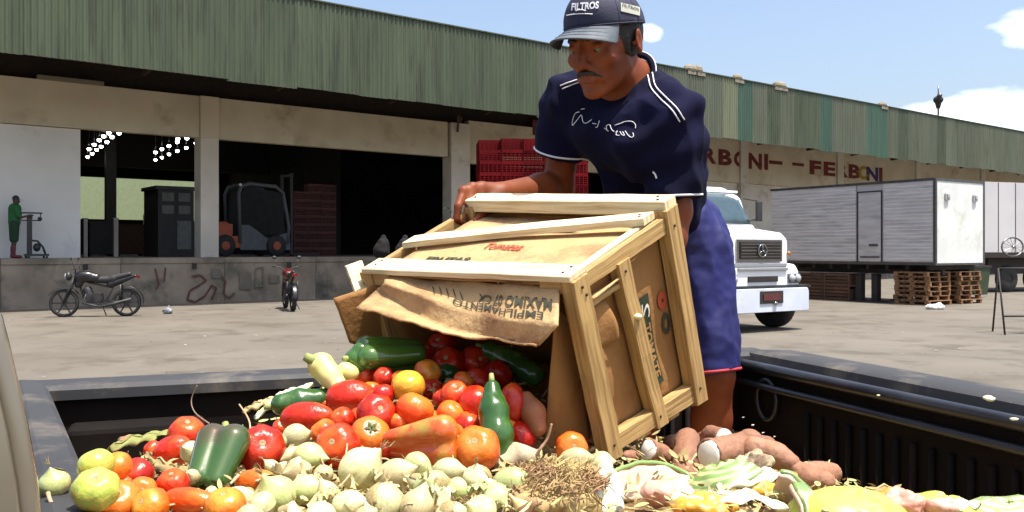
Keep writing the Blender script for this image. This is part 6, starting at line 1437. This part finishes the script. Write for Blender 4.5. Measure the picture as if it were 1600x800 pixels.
# print on the top lining
tn = (tri(.5,1.1,.5)-tri(.5,1,.5)).normalized()
def topfn(u0, w0, u1, w1): return lambda x,y: tri(.03+.90*(u0+(u1-u0)*x), .965+.012*math.sin((w0+(w1-w0)*y)*5)+.02*mnoise.noise(Vector(((u0+(u1-u0)*x)*3,(w0+(w1-w0)*y)*3,1))), .04+.93*(w0+(w1-w0)*y))+tn*.0045
print_on('Tomates', topfn(.40,.37,.62,.46), 1, 1, M_inkr, .02); print_on('FRUTAS', topfn(.15,.20,.42,.26), 1, 1, M_inkg, .05)
b = MB(); f_ = topfn(.15,.165,.95,.185); b.grid(lambda u,v: f_(u,v), 20, 1); b.build('print', M_inkg, ck, world=True)
print_on('Selo', topfn(.28,.68,.40,.76), 1, 1, M_inkr, .02); b = MB(); f2_ = topfn(.42,.72,.75,.78); b.grid(lambda u,v: f2_(u, .5+(v-.5)*math.sin(math.pi*min(max(u,.02),.98))), 16, 2); b.build('print', M_inkg, ck, world=True)
# label on the end panel
en = (tri(1.1,.5,.5)-tri(1,.5,.5)).normalized()
def endfn(v0, w0, v1, w1): return lambda x,y: fold((v0+(v1-v0)*x-.03)/.90, (w0+(w1-w0)*y-.08)/.88)+en*.005
f3_ = endfn(.16,.60,.66,.70); b = MB(); b.grid(lambda u,v: f3_(u,v), 10, 3); b.build('printed_label', M_inkg, ck, world=True)
f4_ = endfn(.50,.615,.20,.685); print_on('TOMATE', lambda x,y: f4_(x,y)+en*.0015, 1, 1, M_card, .03)
print_on('O', endfn(.38,.79,.50,.88), 1, 1, M_ink, .05); print_on('o', endfn(.52,.78,.62,.88), 1, 1, M_inkr, .08)
print_on('2', lambda x,y: endfn(.53,.615,.62,.69)(x,y)+en*.0015, 1, 1, M_casw, .0)
# ================================================================ THE MAN
M_skin = mat('man_skin', (.160,.036,.010), (.210,.054,.017), rough=.55, spec=.3, scale=12, detail=6, bump=.12, bscale=160, sss=.10, c3=(.12,.026,.008), s3=9, t3=(.52,.7), bdist=.003)
M_navy = mat('navy_jersey', (.0025,.0025,.015), (.0045,.0045,.026), rough=.9, spec=.15, scale=8, detail=6, bump=.25, bscale=240, bdist=.002)
M_shorts = mat('blue_shorts', (.004,.005,.080), (.006,.008,.105), rough=.6, scale=7, detail=6, bump=.2, bscale=200, bdist=.002)
M_white = mat('white_piping', (.66,.66,.70), (.75,.75,.78), rough=.7); M_redh = mat('red_hem', (.42,.02,.03), (.5,.03,.04), rough=.7)
M_hair = mat('black_hair', (.010,.007,.006), (.016,.012,.010), rough=.6, scale=60, bump=.5, bscale=200)
man = thing('person', 'man in navy cap and shirt bending to empty the wooden crate into the truck bed', 'person', (.45,2.38,BF))
# ---- head frame
HC = P(945,68,2.04)
fw = Vector((-.60,-.74,-.31)).normalized(); up = Vector((-.10,-.20,.97)); up = (up-fw*up.dot(fw)).normalized(); lt = fw.cross(up).normalized()
# local x -> his left side, y -> forward, z -> up
lt = -lt if lt.dot(Vector((1,0,0))) < 0 else lt
HM = np.array([[lt.x,fw.x,up.x],[lt.y,fw.y,up.y],[lt.z,fw.z,up.z]]); HS = .96
def hp(x, y, z): return HC+(lt*x+fw*y+up*z)*HS
def he(s, x, y, z, r, k=.012, op='add', rot=None):
    M = HM if rot is None else HM@np.array(rot)
    s.ell(hp(x,y,z), np.array(r)*HS, M, k*HS, op)
def hc(s, a, b_, ra, rb, k=.008, op='add'): s.cone(hp(*a), hp(*b_), ra*HS, rb*HS, k*HS, op)
SL = P(888,160,2.22); SR = P(1050,184,2.02); NB = P(985,128,2.13); HIP = P(1056,350,2.38)
EL = P(872,296,2.30); WL = P(782,303,2.13); ER = P(1054,330,2.03); WR = P(1018,470,2.0)
S = SDF((-.25,1.55,.76),(.68,2.66,2.28),.0042)
# skull and face
he(S,0,-.012,.030,(.076,.096,.095),.02); he(S,0,.038,-.030,(.056,.058,.082),.03); he(S,0,.034,-.076,(.038,.050,.034),.02)
hc(S,(-.047,-.0,-.055),(-.018,.066,-.102),.016,.013,.016); hc(S,(.047,-.0,-.055),(.018,.066,-.102),.016,.013,.016); he(S,0,.080,-.104,(.020,.014,.015),.014)
hc(S,(0,.088,.010),(0,.114,-.034),.0085,.0130,.008); 
for s_ in (-1,1):
    he(S,s_*.0125,.102,-.038,(.008,.010,.0075),.006); hc(S,(s_*.014,.090,.020),(s_*.046,.074,.020),.0085,.0075,.012); he(S,s_*.044,.066,-.026,(.020,.018,.016),.018)
    he(S,s_*.031,.103,.001,(.014,.012,.010),.010,'sub'); he(S,s_*.031,.0835,.0045,(.0160,.0130,.0090),.004); 
    hc(S,(s_*.020,.0935,.0055),(s_*.042,.0865,.0045),.0028,.0028,.003); hc(S,(s_*.022,.0925,-.007),(s_*.041,.087,-.006),.0024,.0024,.003)
    hc(S,(s_*.018,.096,-.050),(s_*.030,.078,-.072),.006,.006,.012)
    er_ = Matrix.Rotation(R(-18*s_),3,'Z').to_3x3(); er_ = [list(q) for q in er_]
    he(S,s_*.0845,-.014,-.004,(.007,.019,.032),.006,'add',er_); he(S,s_*.0925,-.008,.0,(.006,.010,.018),.004,'sub',er_); he(S,s_*.079,.002,-.006,(.004,.005,.007),.003)
hc(S,(-.019,.0915,-.062),(.019,.0915,-.062),.0055,.0055,.004); hc(S,(0,.097,-.0605),(0,.097,-.0605),.006,.006,.006); hc(S,(-.015,.089,-.073),(.015,.089,-.073),.0065,.0065,.004); hc(S,(-.024,.095,-.0672),(.024,.095,-.0672),.0022,.0022,.002,'sub')
for s_ in (-1,1): he(S,s_*.006,.113,-.0455,(.0032,.004,.003),.002,'sub')
# neck and trunk under the clothes
hc(S,(0,-.035,-.05),(0,-.05,-.10),.052,.050,.015); S.cone(hp(0,-.045,-.08), NB, .050, .060, .02); S.cone(hp(.03,.0,-.07), NB+Vector((.02,-.02,-.03)), .018, .02, .02)
mid = NB.lerp(HIP,.42); S.cone(NB.lerp(HIP,.16), mid, .075, .088, .03); S.cone(mid, HIP, .085, .080, .03); S.cone(SL.lerp(NB,.2), SR.lerp(NB,.2), .042, .042, .03)
# arms
for sh, el, wr, rr in ((SL,EL,WL,(.046,.037,.042,.028)), (SR,ER,WR,(.046,.037,.040,.028))):
    S.cone(sh, el, rr[0], rr[1], .02); m_ = el.lerp(wr,.3); S.cone(el, m_, rr[1], rr[2], .02); S.cone(m_, wr, rr[2], rr[3], .02)
# viewer's left hand gripping the crate corner
KN = [P(724,299,2.07), P(738,293,2.085), P(753,292,2.10), P(766,296,2.115)]
MD = [P(716,322,2.045), P(733,320,2.06), P(750,318,2.075), P(765,318,2.09)]
TP = [P(713,343,2.045), P(734,343,2.06), P(750,340,2.07), P(765,336,2.085)]
T2 = [p+Vector((.014,.02,-.012)) for p in TP]
pc_ = P(762,304,2.12)
for i in range(4):
    r_ = (.0098,.0103,.0103,.0092)[i]
    S.cone(WL.lerp(pc_,.4), KN[i], .021, .0125, .012); S.cone(KN[i], MD[i], r_*1.08, r_, .004); S.cone(MD[i], TP[i], r_, r_*.86, .003); S.cone(TP[i], T2[i], r_*.86, r_*.75, .003); S.ell(KN[i]+Vector((0,-.002,.002)), (.0115,.0115,.0105), k=.004)
S.cone(WL, P(770,312,2.10), .022, .016, .012); S.cone(P(770,314,2.10), P(757,332,2.05), .014, .011, .006); S.cone(P(757,332,2.05), P(744,345,2.03), .011, .009, .004)
# viewer's right hand holding the far lower end
g0 = WR; fdir = (tri(1,.3,1)-WR)
for i in range(4):
    k0 = g0+Vector((-.005+.0*i,-.01-.018*i,-.07)); S.cone(g0+Vector((0,-.006*i,-.02)), k0, .02, .0125, .01); S.cone(k0, k0+Vector((-.03,.0,-.02)), .0105, .0098, .004); S.cone(k0+Vector((-.03,.0,-.02)), k0+Vector((-.045,.0,.004)), .0095, .008, .003)
S.cone(g0, g0+Vector((-.03,.01,-.045)), .017, .012, .008); S.cone(g0+Vector((-.03,.01,-.045)), g0+Vector((-.055,.0,-.05)), .0115, .009, .004)
# legs
HL = HIP+Vector((.058,-.01,-.06)); HR_ = HIP+Vector((-.08,.03,-.06))
KNL = P(1116,585,2.33); ANL = Vector((KNL.x+.0,KNL.y+.07,BF+.09)); KNR = P(1000,600,2.36); ANR = Vector((KNR.x-.02,KNR.y+.05,BF+.09))
for h_, kn, an in ((HL,KNL,ANL),(HR_,KNR,ANR)):
    S.cone(h_, kn, .062, .050, .02); c_ = kn.lerp(an,.32)+Vector((0,.012,0)); S.cone(kn, c_, .050, .051, .02); S.cone(c_, an, .051, .034, .02)
    S.cone(an, an+Vector((0,.03,-.04)), .034, .032, .01); S.cone(an+Vector((0,.02,-.045)), an+Vector((-.02,-.13,-.06)), .032, .025, .015)
S.build('body', M_skin, man, smooth_it=1)
# ---- eyes, brows, moustache, hair
M_eyeshade = mat('eye_white_shaded', (.12,.09,.07), (.14,.10,.08), rough=.15); M_iris = mat('iris_dark', (.02,.01,.006), rough=.08)  # whites coloured dark brown, the shade of the cap brim put into them
for s_ in (-1,1):
    b = MB(); b.ball(hp(s_*.031,.0815,-.0010), .0118, 16, 12); e_ = b.build('eye', M_eyeshade, man, True, True)
    b = MB(); b.ball(hp(s_*.030,.0865,-.0042), .0070, 12, 8); b.build('iris', M_iris, e_, True, True)
    s = SDF(hp(s_*.03,.085,.02)-Vector((.05,)*3), hp(s_*.03,.085,.02)+Vector((.05,)*3), .0022); hc(s,(s_*.014,.0985,.0185),(s_*.032,.0935,.0225),.0035,.0038,.003); hc(s,(s_*.032,.0935,.0225),(s_*.050,.079,.018),.0038,.0024,.003); s.build('eyebrow', M_hair, man, disp=lambda p: mnoise.noise(p*500)*.0008)
s = SDF(hp(0,.09,-.06)-Vector((.06,)*3), hp(0,.09,-.06)+Vector((.06,)*3), .0022)
for s_ in (-1,1): hc(s,(s_*.002,.1035,-.0535),(s_*.018,.0970,-.0550),.0056,.0060,.003); hc(s,(s_*.018,.0970,-.0550),(s_*.033,.0830,-.0670),.0058,.0032,.003)
s.build('moustache', M_hair, man, disp=lambda p: mnoise.noise(p*450)*.0012)
s = SDF(hp(0,0,0)-Vector((.15,)*3), hp(0,0,0)+Vector((.15,)*3), .0035)
he(s,0,-.018,.022,(.0800,.0990,.090),.01); s.ell(hp(0,.10,-.02),(.084*1.0,.062,.14),HM,.012,'sub'); s.ell(hp(0,.0,-.14),(.2,.2,.098),HM,.01,'sub')
for s_ in (-1,1): hc(s,(s_*.0715,.016,.010),(s_*.0705,.014,-.028),.0070,.0040,.006)
s.build('hair', M_hair, man, disp=lambda p: mnoise.noise(p*300)*.0012)
s = SDF(hp(0,.09,-.067)-Vector((.05,)*3), hp(0,.09,-.067)+Vector((.05,)*3), .0022); hc(s,(-.018,.0915,-.0625),(.018,.0915,-.0625),.0058,.0058,.003); hc(s,(-.014,.0895,-.0725),(.014,.0895,-.0725),.0068,.0068,.003)
hc(s,(-.022,.0985,-.0672),(.022,.0985,-.0672),.0018,.0018,.0015,'sub'); s.build('lips', mat('lips', (.15,.035,.022), rough=.45), man)
# ---- cap
CM = Matrix(HM.tolist()); M_cap = mat('cap_navy', (.016,.018,.045), (.024,.026,.060), rough=.75, scale=9, bump=.3, bscale=260, bdist=.002); M_brim = mat('cap_brim', (.028,.040,.060), (.045,.060,.080), rough=.7, scale=9, bump=.3, bscale=260, bdist=.002, c3=(.09,.11,.13), s3=5, t3=(.5,.65))
tilt = .20
def capz(x,y): return .038+ (y)*(.10)
b = MB()
def crown(u, v):
    a = 2*math.pi*u; th = (math.pi/2)*(1-v)**.9
    rx, ry, rz_ = .0885, .108, .098
    sn = math.sin(th); x, y, z = rx*sn*math.cos(a), -.008+ry*sn*math.sin(a), rz_*math.cos(th)
    k = 1+.02*abs(math.cos(3*a))*math.sin(2*th)*.6-.008*mnoise.noise(Vector((x*30,y*30,z*30)))
    if y > .03: z *= 1+.10*math.sin(th)*((y-.03)/.07)
    return hp(x*k, y*k, capz(x,y)+z)
b.shell(crown, 48, 14, .0022); cap = b.build('cap', M_cap, man, True, True)
b = MB()
for i in range(6):
    a = i*math.pi/3+math.pi/6+.0; b.tube([crown((a/(2*math.pi)) % 1.0, v)+ (crown((a/(2*math.pi)) % 1.0, v)-hp(0,0,.03)).normalized()*.0012 for v in np.linspace(0,.98,12)], .0009, 5)
b.tube([crown(u % 1.0,.02)+(crown(u % 1.0,.02)-hp(0,-.008,.04)).normalized()*.0015 for u in np.linspace(0,1,49)], .0016, 5, cap=False); b.build('seam', M_cap, cap, True, True)
b = MB(); b.ball(crown(0,.999)+up*.001, .006, 10, 6); b.build('button', M_cap, cap, True, True)
def brim(u, v):
    e = (u-.5)*2; a = e*R(57); rx, ry = .088, .104; x0_, y0_ = rx*math.sin(a), -.008+ry*math.cos(a); L_ = .078*(math.cos(e*1.42))**.6 if abs(e) < 1.1 else 0
    x, y = x0_+v*L_*math.sin(a)*.25, y0_+v*L_; z = capz(x0_,y0_)+.002-v*L_*.20-.036*(e*e)*(v**.7)
    return hp(x, y, z)
b = MB(); b.shell(brim, 30, 12, .0032); br = b.build('brim', M_brim, cap, True, True)
b = MB(); 
for vv in (.25,.5,.75): b.tube([brim(u,vv)+up*.0022 for u in np.linspace(.04,.96,28)], .0006, 4)
b.tube([brim(u,1)for u in np.linspace(0.01,.99,36)], .0022, 6); b.build('stitching', mat('brim_edge',(.05,.06,.075),rough=.7), cap, True, True)
cv = []; cq = []
NU, NV = 96, 24
for j in range(NV+1):
    for i in range(NU+1): cv.append(tuple(crown(i/NU, j/NV)))
for j in range(NV):
    for i in range(NU): cq.append((j*(NU+1)+i, j*(NU+1)+i+1, (j+1)*(NU+1)+i+1, (j+1)*(NU+1)+i))
cbv = BVHTree.FromPolygons(cv, cq)
def print_surf(txt, bvh, x0_, y0_, x1_, y1_, hgt, m, nm, par, bold=.02, slant=0, lift=.003, arc=0):
    vs, fs = text_mesh(txt, 1.0, 0, bold); xs = [v.x for v in vs]; ys = [v.y for v in vs]; out = []
    for v in vs:
        tx = (v.x-min(xs))/(max(xs)-min(xs)); ty = (v.y-min(ys))/(max(ys)-min(ys)); px = x0_+(x1_-x0_)*tx+slant*ty; py = y0_+(y1_-y0_)*tx-hgt*ty-arc*math.sin(math.pi*tx)
        h = onsurf(bvh, px, py, lift)
        if h is None: return None
        out.append(h[0])
    b = MB(); b.add(out, fs); return b.build(nm, m, par, world=True)
print_surf('FILTROS', cbv, 894, 17, 935, 14, 11, M_white, 'printed_word', cap, .03, 1)
for (x0_,x1_,y_) in ((901,916,17.5),(887,926,22.5)):
    b = MB(); pts_ = [onsurf(cbv, x0_+(x1_-x0_)*t_, y_-1.5*math.sin(math.pi*t_)+ (2 if x0_ < 890 else 0)*(1-t_), .003) for t_ in np.linspace(0,1,12)]
    pts_ = [q[0] for q in pts_ if q]; 
    if len(pts_) > 2: b.tube(pts_, .0012, 5); b.build('printed_line', M_white, cap, True, True)
b = MB(); vs_ = []; ok = True
for j in range(5):
    for i in range(9):
        px = 969+29*i/8; py = 5+7*i/8+13*j/4; h = onsurf(cbv, px, py, .003)
        if h is None: ok = False; break
        vs_.append(h[0])
if ok and len(vs_) == 45: b.add(vs_, [(j*9+i,j*9+i+1,(j+1)*9+i+1,(j+1)*9+i) for j in range(4) for i in range(8)]); b.build('side_patch', mat('patch_pale',(.42,.43,.36),(.5,.5,.44),rough=.7), cap, True, True)
print_surf('FILTROS', cbv, 971, 11, 996, 18, 4.5, M_cap, 'patch_word', cap, .02, 0, .0042)
# ---- shirt
H = SDF((-.05,1.7,1.5),(.68,2.66,2.24),.0045)
def shirt_arm(sh, el, f_, r0, r1):
    e = sh.lerp(el, f_); nn_ = (el-sh).normalized(); H.cone(sh, e+nn_*.02, r0, r1, .035, clip=(e, nn_)); return e, nn_
H.cone(NB.lerp(HIP,.16), NB.lerp(HIP,.45), .095, .116, .045); H.cone(NB.lerp(HIP,.45), HIP.lerp(NB,.10)+Vector((-.02,0,0)), .118, .104, .05)
H.cone(SL.lerp(NB,.12), NB+Vector((-.01,.02,-.015)), .060, .066, .03); H.cone(SR.lerp(NB,.12), NB+Vector((.01,.02,-.015)), .060, .066, .03)
H.cone(SL.lerp(NB,.35)+Vector((.03,-.02,-.09)), SR.lerp(NB,.35)+Vector((-.03,-.02,-.09)), .075, .08, .05)
H.ell(NB.lerp(HIP,.55)+Vector((-.045,-.07,-.06)), (.095,.062,.14), k=.05)
eL, nL = shirt_arm(SL, EL, .58, .058, .061); eR, nR = shirt_arm(SR, ER, .86, .062, .059)
ncA = hp(0,-.045,-.13); H.cone(hp(0,-.02,-.05), NB+Vector((-.012,-.015,.012)), .075, .068, .012, 'sub')
def wr_(p):
    q = p; f = mnoise.noise(Vector((q.x*9+q.z*7, q.y*9, q.z*5)))*.010+(.5-abs(mnoise.noise(Vector((q.x*14+q.z*6, q.y*13, q.z*8)))))*.018+mnoise.noise(Vector((q.x*30, q.y*28, q.z*16)))*.003
    a = (p-SR).length; f += .006*math.sin((p.x*.6-p.z*1.1)*70+2*mnoise.noise(p*8))*max(0,1-a/.28); a = (p-SL).length; f += .005*math.sin((p.x*.8+p.z*.9)*80+2*mnoise.noise(p*8))*max(0,1-a/.22); return f
H.build('shirt', M_navy, man, disp=wr_); hb = H.bvh(); shirt = bpy.data.objects[man.children[-1].name]
def ringat(c, n_, r, rad, m, nm, sq=1.0):
    x = n_.orthogonal().normalized(); y = n_.cross(x); pts_ = []
    for a in np.linspace(0, 2*math.pi, 41):
        dr = x*math.cos(a)+y*math.sin(a); h = hb.ray_cast(c-n_*.006+dr*.16, -dr, .15); pts_.append(h[0]+dr*.0005 if h[0] is not None and (h[0]-c).length < r*1.6 else c-n_*.006+dr*r)
    b = MB(); b.tube(pts_, rad, 6, cap=False); return b.build(nm, m, shirt, True, True)
ringat(eL, nL, .064, .0026, M_white, 'sleeve_piping'); ringat(eR, nR, .064, .0026, M_white, 'sleeve_piping')
# collar rib
nn_ = (NB-hp(0,-.02,-.05)).normalized(); x = nn_.orthogonal().normalized(); y = nn_.cross(x); cp_ = NB.lerp(hp(0,-.02,-.05),-.04)
pts_ = []
for a in np.linspace(0,2*math.pi,49):
    dr = x*math.cos(a)+y*math.sin(a); pts_.append(cp_+Vector((-.01,-.012,.01))*.6+dr*.066+nn_*.0)
b = MB(); b.tube(pts_, .0075, 8, cap=False); b.build('collar', M_navy, shirt, True, True)
b = MB(); b.tube([p+(p-cp_).normalized()*.0075-nn_*.002 for p in pts_], .0016, 5, cap=False); b.build('collar_piping', M_white, shirt, True, True)
def pipe(px_pts, rad=.0016, m=M_white, nm='shoulder_piping', lift=.0015, bvh=None, n_=6):
    out = []
    for i in range(len(px_pts)-1):
        q0, q1, q2, q3 = (Vector(px_pts[max(i-1,0)]), Vector(px_pts[i]), Vector(px_pts[i+1]), Vector(px_pts[min(i+2,len(px_pts)-1)]))
        for k in range(n_):
            t_ = k/n_; q = .5*((2*q1)+(-q0+q2)*t_+(2*q0-5*q1+4*q2-q3)*t_*t_+(-q0+3*q1-3*q2+q3)*t_**3); out.append((q[0], q[1]))
    out.append(px_pts[-1]); ps = [onsurf(bvh or hb, a, c_, lift) for a, c_ in out]; ps = [p[0] for p in ps if p]
    runs = [[]]
    for p in ps:
        if runs[-1] and (p-runs[-1][-1]).length > .03: runs.append([])
        runs[-1].append(p)
    for r_ in runs:
        if len(r_) > 1: b = MB(); b.tube(r_, rad, 6); b.build(nm, m, shirt, True, True)
pipe([(1012,118),(1018,138),(1032,155),(1050,172),(1062,190)]); pipe([(1019,114),(1025,135),(1040,152),(1058,170),(1069,187)])
pipe([(876,134),(890,129),(905,124),(916,121)],.0016); pipe([(879,139),(892,134),(907,129),(918,126)],.0014)
# script lettering on the chest, drawn from its strokes
for st in ([(906,175),(900,177),(896,186),(895,196),(899,192),(905,184),(909,180),(911,190),(915,193),(920,191),(925,187)],[(908,171),(914,170)],[(926,193),(932,194)],[(937,189),(934,198),(931,199)],
           [(949,203),(948,197),(953,195),(956,202),(960,206)],[(962,208),(965,205),(963,211),(968,212)],[(969,206),(972,211),(976,212),(973,206)],[(977,205),(981,211),(986,215),(990,213),(989,208)],
           [(961,196),(970,193),(978,190),(988,190),(993,195),(993,201)],[(945,200),(951,205)]):
    pipe(st, .0009, M_white, 'script_stroke', .0012, n_=4)
pipe([(1020,268),(1024,273),(1026,279)],.002,M_white,'side_mark')
# ---- shorts
G = SDF((.0,2.0,1.15),(.78,2.75,1.85),.005)
G.ell(HIP, (.120,.10,.10), k=.03)
for h_, kn in ((HL,KNL),(HR_,KNR)):
    nn_ = (kn-h_).normalized(); e = kn-nn_*.005; G.cone(h_, e+nn_*.03, .088, .070, .03, clip=(e, nn_))
G.build('shorts', M_shorts, man, disp=lambda p: mnoise.noise(Vector((p.x*16,p.y*16,p.z*6)))*.010-abs(mnoise.noise(Vector((p.x*22,p.y*22,p.z*8))))*.010+mnoise.noise(p*45)*.002)
hb = G.bvh(); shirt = bpy.data.objects[man.children[-1].name]
nn_ = (KNL-HL).normalized(); ringat(KNL-nn_*.004, nn_, .072, .004, M_redh, 'red_hem'); nn_ = (KNR-HR_).normalized(); ringat(KNR-nn_*.004, nn_, .072, .004, M_redh, 'red_hem')
# sandals
for an in (ANL, ANR):
    b = MB(); c_ = an+Vector((-.01,-.045,-.085)); b.box(c_, (.095,.27,.018), Matrix.Rotation(R(-8),3,'Z')); b.tube([c_+Vector((-.045,-.04,.0)), c_+Vector((-.02,-.05,.055)), c_+Vector((.03,-.05,.055)), c_+Vector((.048,-.04,0))], .008, 6, flat=.4); b.build('sandal', M_black, man, world=True, bevel=.005)
